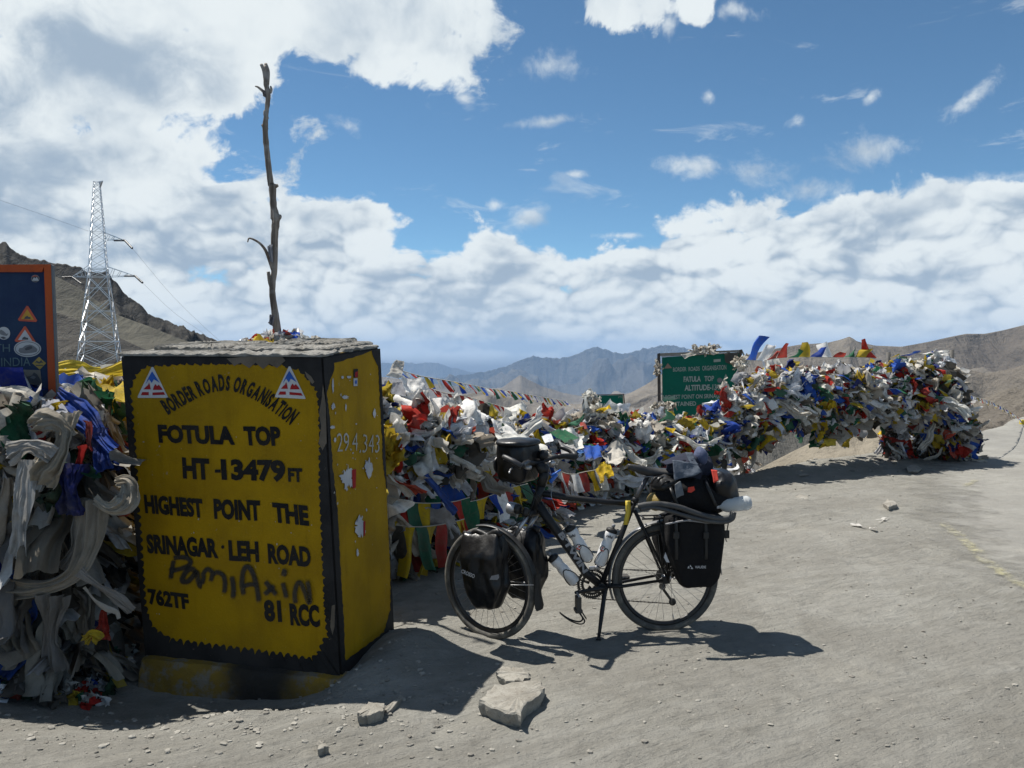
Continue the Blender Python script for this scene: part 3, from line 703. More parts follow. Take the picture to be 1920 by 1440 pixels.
# worn patch of bare cement in the border
m_worn = mat_paint('worn_brown', (0.10, 0.082, 0.062), (0.16, 0.13, 0.10), chipamt=0.5, chip=(0.03, 0.03, 0.03))
for wp in ([(426, 672), (470, 668), (530, 669), (536, 676), (520, 690), (506, 682), (494, 692), (480, 680), (468, 690), (452, 680), (440, 686)], [(572, 696), (584, 706), (590, 716), (586, 720), (576, 708)],
        [(606, 720), (611, 760), (612, 830), (604, 845), (597, 830), (602, 800), (598, 775), (603, 750)], [(619, 1140), (625, 1138), (624, 1180), (620, 1196), (616, 1180)]):
    mb = MB(); plane_poly(mb, wp, PF, 0.004); mb.build('worn_patch', m_worn, ms)

# front lettering
def arc_text(mb, s, pts, h, plane, proud, bold, cond=1.0):
    """letters standing on a photo-pixel polyline, h = letter height in pixels"""
    cp = curve_pts([(a, b_, 0) for a, b_ in pts], 16); L = [0]
    for i in range(1, len(cp)): L.append(L[-1] + (cp[i] - cp[i - 1]).length)
    geo = []; tot = 0
    for ch in s:
        if ch == ' ': geo.append(None); tot += 0.30; continue
        vs, fs = text_geo(ch, bold); x0 = min(v.x for v in vs); x1 = max(v.x for v in vs); geo.append((vs, fs, x0, x1)); tot += (x1 - x0) + 0.085
    sc = L[-1] / tot; x = 0
    for gq in geo:
        if gq is None: x += 0.30 * sc; continue
        vs, fs, x0, x1 = gq; w = (x1 - x0) * sc; mid = x + w / 2
        i = next((k for k in range(1, len(L)) if L[k] >= mid), len(L) - 1); t = (mid - L[i - 1]) / (L[i] - L[i - 1]); q = cp[i - 1].lerp(cp[i], t); tg = (cp[i] - cp[i - 1]).normalized(); up = Vector((tg.y, -tg.x, 0))
        hh = h * rng.uniform(0.95, 1.06)
        out = []
        for v in vs:
            wv = wob3(v * 3, 0.008); r = q + tg * (((v.x - x0) / (x1 - x0) - 0.5 + wv.x) * w) + up * ((v.y / 0.70 + wv.y) * hh); out.append(ray_plane(r.x, r.y, *plane) + plane[1] * proud)
        mb.add(out, fs); x += w + 0.085 * sc
mb = MB()
def line(words_, bold=0.052):
    for s, bl, br, tl in words_:
        mb = MB(); plane_text(mb, s, bl, br, tl, PF, 0.004, bold, 0.006); mb.build('lettering', m_let, ms)
arc_text(mb, 'BORDER ROADS ORGANISATION', [(314, 777), (345, 758), (372, 744), (395, 735), (425, 731), (455, 738), (484, 752), (512, 771), (545, 797)], 27, PF, 0.004, 0.042)
line([('FOTULA', (297, 831), (440, 835), (294, 796)), ('TOP', (458, 836), (527, 837), (455, 799)),
      ('HT', (341, 898), (392, 901), (339, 858)), ('-', (401, 887), (412, 887), (401, 881)), ('13479', (414, 902), (535, 905), (412, 861)), ('FT', (539, 904), (566, 905), (538, 878)),
      ('HIGHEST', (269, 964), (379, 973), (266, 928)), ('POINT', (399, 975), (487, 979), (397, 936)), ('THE', (511, 981), (578, 988), (508, 943)),
      ('SRINAGAR', (272, 1040), (406, 1050), (269, 1003)), ('LEH', (426, 1054), (483, 1057), (424, 1015)), ('ROAD', (500, 1060), (581, 1067), (498, 1021)),
      ('762TF', (273, 1138), (350, 1149), (270, 1106)), ('81', (492, 1170), (525, 1172), (489, 1128)), ('RCC', (541, 1178), (597, 1182), (538, 1135))])
plane_disc(mb, 414, 1028, 3, 3.5, PF, 0.004, 10)
mb.build('lettering', m_let, ms)
# emblems: a white-edged triangle with a blue sky, peaks and two red bands
for (ax, ay, lx, ly, rx, ry_) in ((285, 688, 258, 746, 315, 745), (542, 687, 516, 745, 573, 747)):
    mb = MB(); plane_poly(mb, [(ax, ay), (ax + 3, ay), (rx, ry_), (rx - 1, ry_ + 1), (lx, ly), (lx, ly - 3)], PF, 0.003); em = mb.build('emblem', m_whp, ms)
    k = (rx - lx) / 57.0
    mb = MB(); plane_poly(mb, [(ax + 1, ay + 8), (ax + 15 * k, ay + 30), (ax + 9, ay + 26), (ax + 4, ay + 23), (ax, ay + 30), (ax - 5, ay + 23), (ax - 12 * k, ay + 33), (ax - 6, ay + 20)], PF, 0.0045); mb.build('emblem_sky', m_blup, em)
    mb = MB()
    plane_poly(mb, [(lx + 11, ly - 16), (ax - 10, ay + 36), (ax - 7, ay + 34), (ax - 5, ay + 29), (ax - 3, ay + 36), (ax - 2, ay + 42)], PF, 0.0045)
    plane_poly(mb, [(ax + 2, ay + 43), (ax + 4, ay + 36), (ax + 7, ay + 32), (ax + 10, ay + 36), (ax + 13, ay + 33), (ax + 19, ay + 40), (ax + 20, ay + 43)], PF, 0.0045)
    plane_poly(mb, [(lx + 6, ly - 5), (lx + 9, ly - 11), (ax - 6, ay + 47), (ax - 6, ay + 53)], PF, 0.0045)
    plane_poly(mb, [(ax + 1, ay + 48), (rx - 8, ry_ - 10), (rx - 5, ry_ - 5), (ax + 1, ay + 53)], PF, 0.0045)
    mb.build('emblem_bands', m_redp, em)
# sprayed graffiti
m_spray, g, b, o = mat_new('black_spray'); b.inputs['Base Color'].default_value = (0.016, 0.014, 0.012, 1); b.inputs['Roughness'].default_value = 0.7
e = E(g.t, g.attr('across', 'Fac').s); p = g.geo('Position')
al = ((1.0 - e) * 1.45 + (g.noise(p, 120, 3, 0.7) - 0.5) * 0.35 + (g.noise(p, 9, 3, 0.5) - 0.5) * 0.5).ss(0.05, 0.95, 0, 0.86)
tr = g.n('BsdfTransparent'); mx = g.n('MixShader'); g.put(al, mx.inputs[0]); g.link(tr.outputs[0], mx.inputs[1]); g.link(b.outputs[0], mx.inputs[2]); g.link(mx.outputs[0], o.inputs[0])
def Z2(l): return [(240 + a / 4.8, 920 + b_ / 4.8) for a, b_ in l]
strokes = [(Z2([(395, 620), (375, 720), (358, 830)]), 13), (Z2([(330, 740), (440, 720), (520, 690), (545, 650), (510, 618), (440, 612), (380, 625)]), 13),
    (Z2([(600, 760), (560, 720), (520, 730), (480, 780), (470, 830), (520, 830), (570, 780), (600, 750), (610, 820), (625, 870), (650, 880)]), 15),
    (Z2([(640, 870), (660, 800), (660, 760), (700, 720), (740, 760), (720, 850)]), 13), (Z2([(740, 770), (790, 750), (840, 780), (855, 850), (845, 960)]), 13),
    (Z2([(915, 770), (930, 860), (930, 1015)]), 14), (Z2([(1030, 980), (1010, 860), (1020, 750), (1050, 700), (1090, 720), (1130, 820), (1150, 920), (1165, 1040)]), 14), (Z2([(1010, 880), (1080, 860), (1150, 860)]), 12),
    (Z2([(1215, 820), (1260, 880), (1340, 970)]), 13), (Z2([(1310, 860), (1260, 910), (1205, 960)]), 13), (Z2([(1380, 830), (1395, 900), (1420, 1000)]), 13), (Z2([(1370, 730), (1400, 745), (1380, 790)]), 15),
    (Z2([(1500, 1050), (1490, 950), (1510, 860), (1540, 840), (1580, 920), (1620, 1030), (1625, 940), (1600, 790)]), 13)]
vs = []; fs = []; ac = []
for si, (st, w) in enumerate(strokes):
    cp = curve_pts([(a, b_, 0) for a, b_ in st], 6); m = len(cp)
    for i in range(m):
        t = (cp[min(i + 1, m - 1)] - cp[max(i - 1, 0)]).normalized(); k = Vector((-t.y, t.x, 0)) * w / 2
        base_i = len(vs)
        for s in (-1, -0.4, 0.4, 1):
            q = cp[i] + k * s; vs.append(ray_plane(q.x, q.y, *PF) + nF * (0.006 + 0.0006 * si)); en = max(0, 1 - min(i, m - 1 - i) / 2.0); ac.append(min(1, abs(s) + en * 0.7))
        if i: 
            for c_ in range(3): fs.append((base_i - 4 + c_, base_i - 3 + c_, base_i + 1 + c_, base_i + c_))
me = np_mesh('graffiti', [tuple(v) for v in vs], fs, m_spray, smooth=False); a = me.attributes.new('across', 'FLOAT', 'POINT'); a.data.foreach_set('value', ac)
add_obj('graffiti', me, ms)
# torn stickers on the right face
def ragged(cx, cy, rx, ry, n, seed, jag=0.35):
    r = random.Random(seed); return [(cx + rx * math.cos(2 * math.pi * i / n) * r.uniform(1 - jag, 1), cy + ry * math.sin(2 * math.pi * i / n) * r.uniform(1 - jag, 1)) for i in range(n)]
k_ = 6.54
def ZR(a, b_): return 600 + a / k_, 640 + b_ / k_
for i, (cx, cy, rx, ry) in enumerate([(*ZR(150, 545), 2.2, 18), (*ZR(268, 442), 3.5, 3.5), (*ZR(345, 440), 5, 4), (*ZR(300, 685), 8, 5), (*ZR(150, 800), 5, 8), (*ZR(305, 810), 2, 9), (*ZR(655, 880), 3.2, 12), (*ZR(140, 1055), 6, 4), (*ZR(165, 1210), 3, 6),
        (648, 897, 17, 27), (689, 878, 10, 22), (672, 990, 12, 24), (666, 1040, 3, 9), (655, 905, 6, 12)]):
    mb = MB(); plane_poly(mb, ragged(cx, cy, rx, ry, 40 if rx > 6 else 16, 40 + i, 0.62 if rx > 6 else 0.5), PR, 0.0045 + 0.0002 * i); mb.build('torn_sticker', m_scr, ms)
rc = random.Random(71)
for i in range(26):
    cx, cy = 622 + rc.random() * 84, 690 + rc.random() * 340; w_ = rc.uniform(0.8, 2.4)
    mb = MB(); plane_poly(mb, ragged(cx, cy, w_, w_ * rc.uniform(0.8, 2.6), 11, 300 + i, 0.6), PR, 0.0032); mb.build('paint_chip', m_scr if rc.random() < .7 else m_chalk, ms)
for i in range(22):
    cx, cy = 262 + rc.random() * 335, 700 + rc.random() * 500; w_ = rc.uniform(0.6, 2.0)
    mb = MB(); plane_poly(mb, ragged(cx, cy, w_, w_ * rc.uniform(0.6, 1.6), 11, 400 + i, 0.6), PF, 0.0062); mb.build('paint_chip', m_chalk, ms)
mb = MB(); plane_poly(mb, [ZR(405, 340), ZR(458, 335), ZR(458, 440), ZR(405, 445)], PR, 0.0045); st_ = mb.build('sticker', m_blk, ms)
mb = MB(); plane_poly(mb, [ZR(420, 380), ZR(458, 365), ZR(450, 440), ZR(415, 442)], PR, 0.006); mb.build('sticker_print', m_redp, st_)
mb = MB(); plane_poly(mb, [ZR(402, 455), ZR(452, 452), ZR(450, 548), ZR(402, 550)], PR, 0.0045); st_ = mb.build('sticker', m_scr, ms)
mb = MB(); plane_poly(mb, [ZR(418, 480), ZR(440, 478), ZR(440, 520), ZR(418, 522)], PR, 0.006); mb.build('sticker_print', m_blup, st_)
mb = MB(); plane_poly(mb, [(656, 882), (664, 880), (663, 915), (657, 918)], PR, 0.009); mb.build('sticker_print', m_redp, ms)
mb = MB(); plane_poly(mb, [(677, 980), (681, 978), (680, 1008), (677, 1006)], PR, 0.009); mb.build('sticker_print', m_redp, ms)
mb = MB()
for w in (('29.4', ZR(195, 1360), ZR(450, 1345), ZR(195, 1130)), ('.343', ZR(470, 1370), ZR(712, 1370), ZR(478, 1140))): plane_text(mb, *w, PR, 0.0045, -0.008, 0.02)
mb.build('painted_number', m_chalk, ms)
# rough cement cap made of broken slabs
def slab(pts, z0, z1, seed, name='cap_slab'):
    r = random.Random(seed); n = 132; P = [Vector(p) for p in pts]; per = []
    m = len(P)
    for i in range(m):
        for j in range(n // m): per.append(P[i].lerp(P[(i + 1) % m], j / (n // m)))
    cen = sum(per, Vector()) / len(per); vs = []; k = len(per)
    jit = [r.uniform(0, 0.028) for _ in per]; zz = [r.uniform(-0.006, 0.010) for _ in per]
    jit = [(jit[i - 1] + jit[i] * 2 + jit[(i + 1) % k]) / 4 + r.uniform(0, .012) for i in range(k)]
    for lev, (zf, inn_) in enumerate(((0, 0.0), (0.6, -0.003), (1.0, 0.012), (1.02, 0.10), (1.0, 0.3))):
        for i, p in enumerate(per):
            d = (cen - p).normalized(); q = p + d * (jit[i] + inn_); z = z0(q) + (z1(q) - z0(q)) * zf + (zz[i] if lev > 0 else 0) + (0.006 * math.sin(q.x * 31 + q.y * 17 + lev) if lev > 2 else 0)
            vs.append(Vector((q.x, q.y, z)))
    fs = []
    for l in range(4):
        for i in range(k): fs.append((l * k + i, l * k + (i + 1) % k, (l + 1) * k + (i + 1) % k, (l + 1) * k + i))
    vs.append(Vector((cen.x, cen.y, z1(cen)))); c_ = len(vs) - 1
    for i in range(k): fs.append((4 * k + i, 4 * k + (i + 1) % k, c_))
    mb = MB(); mb.add(vs, fs, False); return mb.build(name, m_cap, ms)
def topz(q):
    ax = (B1 - A1); up = (D1 - A1); r = q - A1; u = (r.x * up.y - r.y * up.x) / (ax.x * up.y - ax.y * up.x); v = (ax.x * r.y - ax.y * r.x) / (ax.x * up.y - ax.y * up.x)
    return A1.z + (B1.z - A1.z) * u + (D1.z - A1.z) * v
exo = 0.012
def Q(u, v): return A1 + (B1 - A1) * u + (D1 - A1) * v
slab([Q(-.01, -.02), Q(0.5, -.03), Q(1.01, -.02), Q(1.01, 1.0), Q(0.5, 1.0), Q(-.01, 1.0)], lambda q: topz(q) - 0.004, lambda q: topz(q) + 0.016, 3)
slab([Q(.03, .30), Q(0.42, .24), Q(0.43, .9), Q(.04, .95)], lambda q: topz(q) + 0.012, lambda q: topz(q) + 0.036, 4)
slab([Q(.47, .18), Q(0.98, .22), Q(0.98, .96), Q(.46, .95)], lambda q: topz(q) + 0.012, lambda q: topz(q) + 0.034, 5)
slab([Q(.60, .45), Q(0.94, .5), Q(0.90, .98), Q(.56, .97)], lambda q: topz(q) + 0.03, lambda q: topz(q) + 0.052, 6)
# low plinth that the pillar stands on
pl0 = P3(258, 1241, YA - 0.05); pl1 = P3(642, 1284, YB - 0.06)
mb = MB(); r = random.Random(2); N_ = 26; vs = []
nrm = Vector((nF.x, nF.y, 0)).normalized(); back = (C0 - B0).normalized()
for i in range(N_ + 1):
    t = i / N_; q = pl0.lerp(pl1, t); top = q.z
    for (off, dz_) in ((-0.10, 0.012), (0.0, 0.0), (0.012, -0.03), (0.02 + r.uniform(0, .012), -0.08), (0.03 + r.uniform(0, .02), -0.24)):
        vs.append(Vector((q.x, q.y, 0)) + nrm * off + Vector((0, 0, top + dz_ + r.uniform(-.004, .004))))
fs = []
for i in range(N_):
    for j in range(4): k = i * 5 + j; fs.append((k, k + 1, k + 6, k + 5))
mb.add(vs, fs)
# right-hand end
q = pl1; e1 = [Vector((q.x, q.y, 0)) + nrm * o_ + Vector((0, 0, q.z + z_)) for o_, z_ in ((-0.1, 0.012), (0, 0), (0.02, -0.08), (0.035, -0.2))]
e2 = [p + back * 0.16 - Vector((0.03, 0, 0.0)) for p in e1]; mb.add(e1 + e2, [(0, 1, 5, 4), (1, 2, 6, 5), (2, 3, 7, 6)])
q = pl0; e1 = [Vector((q.x, q.y, 0)) + nrm * o_ + Vector((0, 0, q.z + z_)) for o_, z_ in ((-0.1, 0.012), (0, 0), (0.02, -0.08), (0.035, -0.2))]
e2 = [p + back * 0.4 for p in e1]; mb.add(e1 + e2, [(0, 1, 5, 4), (1, 2, 6, 5), (2, 3, 7, 6)])
m_pl, g, b, o = mat_new('stained_yellow_plinth'); p = g.geo('Position'); x, y, z = g.sep(p)
k = g.mix(g.noise(p, 6, 6, 0.6).ss(0.35, 0.6), (0.24, 0.145, 0.008), (0.18, 0.115, 0.015)); k = g.mix(g.noise(p, 9, 7, 0.7).ss(0.48, 0.62, 0, 0.9), k, (0.17, 0.15, 0.12))
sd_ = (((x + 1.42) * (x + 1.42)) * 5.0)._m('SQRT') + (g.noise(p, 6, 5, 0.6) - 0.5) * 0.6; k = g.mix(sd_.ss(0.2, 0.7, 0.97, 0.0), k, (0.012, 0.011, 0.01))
g.put(k, b.inputs['Base Color']); b.inputs['Roughness'].default_value = 0.9; g.put(g.bump(g.noise(p, 25, 7, 0.7), 0.8, 0.02), b.inputs['Normal'])
mb.build('plinth', m_pl, ms)

# ------------------------------------------------------------------ bare wooden pole behind the milestone
m_wood, g, b, o = mat_new('weathered_pole_wood'); p = g.geo('Position'); x, y, z = g.sep(p)
k = g.noise(g.comb(x * 30, y * 30, z * 2.2), 1.0, 7, 0.65); c = g.mix(k.ss(0.35, 0.65), (0.10, 0.075, 0.055), (0.30, 0.25, 0.20)); c = g.mix(g.noise(p, 7, 4, 0.6).ss(0.5, 0.7, 0, 0.7), c, (0.38, 0.35, 0.31))
g.put(c, b.inputs['Base Color']); b.inputs['Roughness'].default_value = 0.85; g.put(g.bump(k + g.noise(p, 60, 4, .6) * .4, 0.8, 0.012), b.inputs['Normal'])
PY = 6.25
cl = [(503, 130, 3.0), (504, 160, 6), (508, 185, 6.5), (505, 215, 5.5), (502, 246, 7.0), (505, 290, 7.0), (511, 345, 7.5), (514, 352, 9.0), (516, 390, 8.0), (520, 412, 10.5), (517, 450, 8.5), (517, 500, 7.5), (512, 545, 7.5), (517, 590, 9.5), (522, 640, 11), (524, 700, 11), (526, 900, 12), (528, 1120, 13)]
pole = tag(empty('wooden_pole', G3(528, 1120) if False else P3(528, 1120, PY)), 'tall bare knotty branch standing upright behind the yellow milestone', 'pole')
cp = curve_pts([P3(a, b_, PY) for a, b_, _ in cl], 5); rr = np.interp(np.linspace(0, len(cl) - 1, len(cp)), range(len(cl)), [c_[2] * PY / FPX * 0.76 for c_ in cl]); r = random.Random(8)
mb = MB(); mb.tube(cp, [q * r.uniform(.92, 1.09) for q in rr], n=10)
mb.build('pole_trunk', m_wood, pole)
def twig(pts, r0, r1, dY=0.0, name='twig'):
    q = curve_pts([P3(a, b_, PY + dY * i) for i, (a, b_) in enumerate(pts)], 5); mb = MB(); mb.tube(q, list(np.linspace(r0, r1, len(q))), n=7); return mb.build(name, m_wood, pole)
twig([(504, 158), (501, 140), (496, 128)], 0.016, 0.012); twig([(506, 165), (508, 142), (504, 127)], 0.018, 0.012, 0.01)
twig([(506, 182), (500, 178), (490, 170), (484, 168)], 0.016, 0.004, -0.01); twig([(511, 180), (514, 174), (513, 168)], 0.014, 0.006)
twig([(504, 248), (499, 241), (496, 239)], 0.02, 0.009); twig([(520, 412), (526, 408), (527, 404)], 0.03, 0.012); twig([(505, 228), (502, 218), (502, 212)], 0.018, 0.008)
twig([(515, 510), (508, 490), (500, 470), (488, 456), (471, 448), (467, 455)], 0.016, 0.004, -0.02); twig([(514, 545), (508, 530), (505, 510)], 0.018, 0.012, -0.01)
twig([(519, 352), (525, 350)], 0.018, 0.010)
# ------------------------------------------------------------------ lattice pylon on the left hill, with its wires
m_galv = mat_simple('galvanised_steel', (0.50, 0.52, 0.54), 0.25, 0.55, 0.5, var=0.08)
m_ins = mat_simple('brown_insulator', (0.03, 0.028, 0.028), 0.35)
m_wire = mat_simple('grey_wire', (0.10, 0.105, 0.11), 0.5, 0.5)
PYY = 170.0; spx = PYY / FPX
PB = P3(188, 700, PYY); pyl = tag(empty('lattice_pylon', PB, 0.30), 'tall galvanised lattice power pylon standing before the rocky hill', 'pylon')
Rp = Matrix.Rotation(0.30, 3, 'Z')
def pz(y): return (700 - y) * spx
def hw(y): return float(np.interp(y, [342, 437, 470, 505, 520, 640, 700], [6.0, 14.0, 15.5, 18.5, 20.5, 37.0, 46.0])) * spx * 0.80
levels = [700, 665, 640, 605, 562, 520, 505, 488, 470, 453, 437, 420, 404, 390, 377, 365, 354, 344]
def corner(y, i): w = hw(y); sx_, sy_ = ((-1, -1), (1, -1), (1, 1), (-1, 1))[i]; return PB + Rp @ Vector((sx_ * w, sy_ * w, pz(y)))
leg_r, br_r = 0.065, 0.042
for i in range(4):
    mb = MB(); mb.tube([corner(y, i) for y in levels] , [leg_r] * 8 + [0.07] * (len(levels) - 8), 5, smooth=False); mb.build('leg', m_galv, pyl)
def bar(a, b_, r=br_r, name='brace'):
    mb = MB(); d = (b_ - a); R_ = d.to_track_quat('X', 'Z').to_matrix(); mb.box((a + b_) / 2, (d.length, r * 2.2, r * 1.4), R_); mb.build(name, m_galv, pyl)
for k in range(len(levels) - 1):
    y0, y1 = levels[k], levels[k + 1]
    for i in range(4):
        j = (i + 1) % 4; a, b_, c, d = corner(y0, i), corner(y0, j), corner(y1, j), corner(y1, i)
        r = 0.075 if k < 6 else 0.045
        bar(a, c, r); bar(b_, d, r)
        if y1 in (640, 505, 470, 437, 520, 344): bar(d, c, r, 'crossbar')
        if k in (1, 2, 3, 4): m_ = (a + c + b_ + d) / 4; bar(a.lerp(d, .5), m_, 0.05); bar(b_.lerp(c, .5), m_, 0.05)
def arm(y_top, y_bot, tipx, tipy, side):
    tip = P3(tipx, tipy, PYY - 2.0)
    ii = (1, 2) if side > 0 else (0, 3)
    for i in ii:
        t0, b0 = corner(y_top, i), corner(y_bot, i); bar(t0, tip, 0.06, 'arm_strut'); bar(b0, tip, 0.06, 'arm_strut')
        for q in (0.25, 0.5, 0.75): bar(t0.lerp(tip, q), b0.lerp(tip, max(0, q - 0.15)), 0.035, 'arm_strut')
    return tip
t1 = arm(437, 450, 238, 452, 1); t2 = arm(500, 519, 256, 518, 1); t3 = arm(500, 520, 138, 520, -1); t4 = arm(344, 352, 199, 342, 1)
def strung(a, b_, name='insulator'):
    mb = MB(); L = (b_ - a).length; n = 12; prof = [(0, 0.03)]
    for i in range(n): h = L * (i + 0.2) / n; prof += [(h, 0.14), (h + L / n * 0.35, 0.22), (h + L / n * 0.7, 0.12)]
    mb.lathe(a, (b_ - a), prof + [(L, 0.03)], 8); mb.build(name, m_ins, pyl)
i1 = P3(252, 467, PYY - 6); strung(t1, i1); i2 = P3(270, 531, PYY - 6); strung(t2, i2); i3 = P3(156, 533, PYY - 6); strung(t3, i3)
i4 = P3(218, 452, PYY - 1); strung(t1, i4); i5 = P3(236, 518, PYY - 1); strung(t2, i5); i6 = P3(120, 521, PYY - 1); strung(t3, i6)
def wire(pts, label):
    q = curve_pts(pts, 14); mb = MB(); mb.tube(q, [0.00013 * max(20, p.y) for p in q], 4); tag(mb.build('power_line', m_wire), label, 'wire')
wire([i1, P3(330, 560, 200), P3(400, 628, 260), P3(470, 690, 330)], 'power line running down to the right from the upper arm of the pylon')
wire([i2, P3(330, 588, 200), P3(390, 632, 260), P3(450, 690, 330)], 'power line running down to the right from the lower arm of the pylon')
wire([P3(171, 435, PYY), P3(90, 406, 130), P3(0, 375, 95), P3(-200, 300, 60)], 'power line running off the left edge from the upper part of the pylon')
wire([P3(120, 521, PYY), P3(60, 498, 140), P3(0, 472, 100), P3(-200, 400, 60)], 'power line running off the left edge over the blue sign')

# ------------------------------------------------------------------ blue sign with the orange frame, left edge
m_sblue = mat_paint('faded_navy_panel', (0.018, 0.030, 0.075), (0.025, 0.045, 0.085), rough=0.4, chip=(0.05, 0.06, 0.05), chipamt=0.4, fade=0.3)
m_orange = mat_paint('chipped_orange_paint', (0.42, 0.085, 0.025), (0.36, 0.075, 0.03), chip=(0.07, 0.065, 0.05), chipamt=1.0)
SY = 5.15; SR = 0.06; m_sedge = mat_simple('grey_frame_edge', (0.12, 0.125, 0.13), 0.6, 0.2)
sc_ = P3(-40, 740, SY); sn = Vector((math.sin(SR) * 0 + 0.10, -1, 0.035)).normalized(); PS = (P3(50, 620, SY), sn)
bsn = tag(empty('road_sign', P3(100, 745, SY)), 'dark blue signboard in a chipped orange frame, covered in stickers, at the left edge', 'sign')
def SP(x, y, pr=0.0): return ray_plane(x, y, *PS) + sn * pr
mb = MB(); a = [SP(-260, 510), SP(95, 510), SP(101, 800), SP(-260, 800)]; mb.add(a + [q - sn * 0.012 for q in a], [(0, 1, 2, 3), (7, 6, 5, 4), (0, 4, 5, 1), (1, 5, 6, 2), (2, 6, 7, 3), (3, 7, 4, 0)]); mb.build('sign_panel', m_sblue, bsn)
def frame_bar(c4, d, m=m_orange, name='frame_bar'):
    mb = MB(); f = [SP(*q, 0.014) for q in c4]; mb.add(f + [q - sn * d for q in f], [(0, 1, 2, 3), (7, 6, 5, 4), (0, 4, 5, 1), (1, 5, 6, 2), (2, 6, 7, 3), (3, 7, 4, 0)]); return mb.build(name, m, bsn)
frame_bar([(-270, 500), (90, 497), (84, 511), (-270, 512)], 0.05); frame_bar([(88, 497), (101, 497), (107, 810), (93, 810)], 0.05)
frame_bar([(101.4, 497), (104, 499), (110, 810), (107.4, 810)], 0.03, m_sedge, 'frame_edge')
def sticker(pts, m, pr=0.003, parent=None, name='sticker'):
    mb = MB(); plane_poly(mb, pts, PS, pr); return mb.build(name, m, parent or bsn)
def ell(cx, cy, rx, ry, n=22): return [(cx + rx * math.cos(2 * math.pi * i / n), cy + ry * math.sin(2 * math.pi * i / n)) for i in range(n)]
m_sw = mat_simple('sticker_white', (0.40, 0.40, 0.40), 0.4, var=0.08); m_sk = mat_simple('sticker_dark', (0.045, 0.045, 0.05), 0.5); m_so = mat_simple('sticker_orange', (0.45, 0.24, 0.01), 0.5); m_sr = mat_simple('sticker_red', (0.42, 0.06, 0.02), 0.5); m_sg = mat_simple('sticker_grey', (0.14, 0.14, 0.145), 0.5); m_sy = mat_simple('sticker_yellow', (0.33, 0.22, 0.03), 0.5)
s_ = sticker(ell(70, 523, 8, 7), m_sg); sticker(ell(70, 523, 6.5, 5.8), m_sk, .004, s_, 'sticker_print'); sticker([(64, 527), (68, 521), (71, 523), (73, 520), (77, 527)], m_sw, .005, s_, 'sticker_print'); sticker([(64, 519), (70, 517), (76, 519), (73, 519.5), (70, 518.6), (67, 519.8)], m_sr, .005, s_, 'sticker_print')
def tri_sticker(ax, ay, lx, ly, rx, ry, mi):
    s_ = sticker([(ax - 1.5, ay), (ax + 1.5, ay), (rx, ry - 3), (rx - 2, ry), (lx + 2, ly), (lx, ly - 3)], m_sr); cx = (ax + lx + rx) / 3; cy = (ay + ly + ry) / 3; k = 0.68
    sticker([(cx + (x - cx) * k, cy + (y - cy) * k) for x, y in ((ax, ay), (rx, ry - 1), (lx, ly - 1))], mi, .004, s_, 'sticker_print')
    sticker([(cx - 6, cy + 5), (cx - 4, cy + 1), (cx, cy - 1), (cx + 2, cy + 1), (cx + 6, cy + 1.5), (cx + 6, cy + 5)], m_sk, .005, s_, 'sticker_print')
tri_sticker(54, 574, 36, 602, 72, 604, m_so); tri_sticker(49, 612, 29, 641, 68, 643, m_sw)
s_ = sticker(ell(9, 625, 12, 12), m_sw); sticker([(0, 622), (4, 618), (9, 621), (14, 626), (18, 625), (15, 630), (8, 629), (3, 627)], m_sg, .004, s_, 'sticker_print'); sticker([(2, 632), (8, 631), (14, 634), (8, 636)], m_sk, .004, s_, 'sticker_print')
s_ = sticker(ell(53, 654, 25.5, 15.5, 30), m_sw, 0.004); sticker(ell(53, 654, 23.5, 13.6, 30), m_sg, .0048, s_, 'sticker_print'); sticker(ell(53, 654, 22, 12.2, 30), m_sw, .0055, s_, 'sticker_print')
sticker([(36, 658), (38, 653), (44, 652), (49, 648), (58, 646), (64, 648), (68, 651), (72, 655), (70, 660), (60, 662), (48, 663), (40, 662)], m_sg, .0062, s_, 'sticker_print'); sticker([(48, 654), (54, 650), (61, 649), (63, 653), (56, 656), (50, 657)], m_sk, .007, s_, 'sticker_print')
s_ = sticker([(74, 669), (87, 681), (75, 693), (61, 681)], m_sy); 
for q in (([(66, 680), (70, 676), (74, 679), (78, 675), (82, 681), (78, 680), (74, 682), (70, 680)]), ([(68, 684), (74, 684), (81, 684), (81, 686), (68, 686)])): sticker(q, m_sk, .004, s_, 'sticker_print')
s_ = sticker([(43, 693), (76, 694), (78, 721), (48, 720)], mat_simple('sticker_photo', (0.17, 0.15, 0.12), 0.4)); sticker([(48, 712), (52, 706), (60, 704), (64, 698), (70, 702), (76, 712), (78, 720), (50, 719)], m_sk, .004, s_, 'sticker_print'); sticker([(56, 708), (62, 704), (68, 707), (64, 711)], m_sg, .005, s_, 'sticker_print')
s_ = sticker([(59, 723), (74, 723), (74, 732), (59, 732)], m_sw); 
for q in (([(61, 725), (66, 725), (66, 730), (61, 730)]), ([(68, 725), (72.5, 725), (72.5, 730), (68, 730)])): sticker(q, m_sg, .004, s_, 'sticker_print')
s_ = sticker([(69, 742), (80, 741), (80, 745), (69, 747)], m_sr)
m_slet = mat_paint('faded_letters', (0.085, 0.13, 0.15), (0.12, 0.17, 0.18), chip=(0.02, 0.03, 0.07), chipamt=1.0)
mb = MB(); plane_text(mb, 'INDIA', (3, 687), (58, 686), (3, 671), PS, 0.0032, 0.0, 0.004); mb.build('lettering', m_slet, bsn)
mb = MB(); plane_text(mb, 'NORTH', (-60, 660), (20, 660), (-60, 645), PS, 0.0032, 0.0, 0.004); mb.build('lettering', m_slet, bsn)
mb = MB(); 
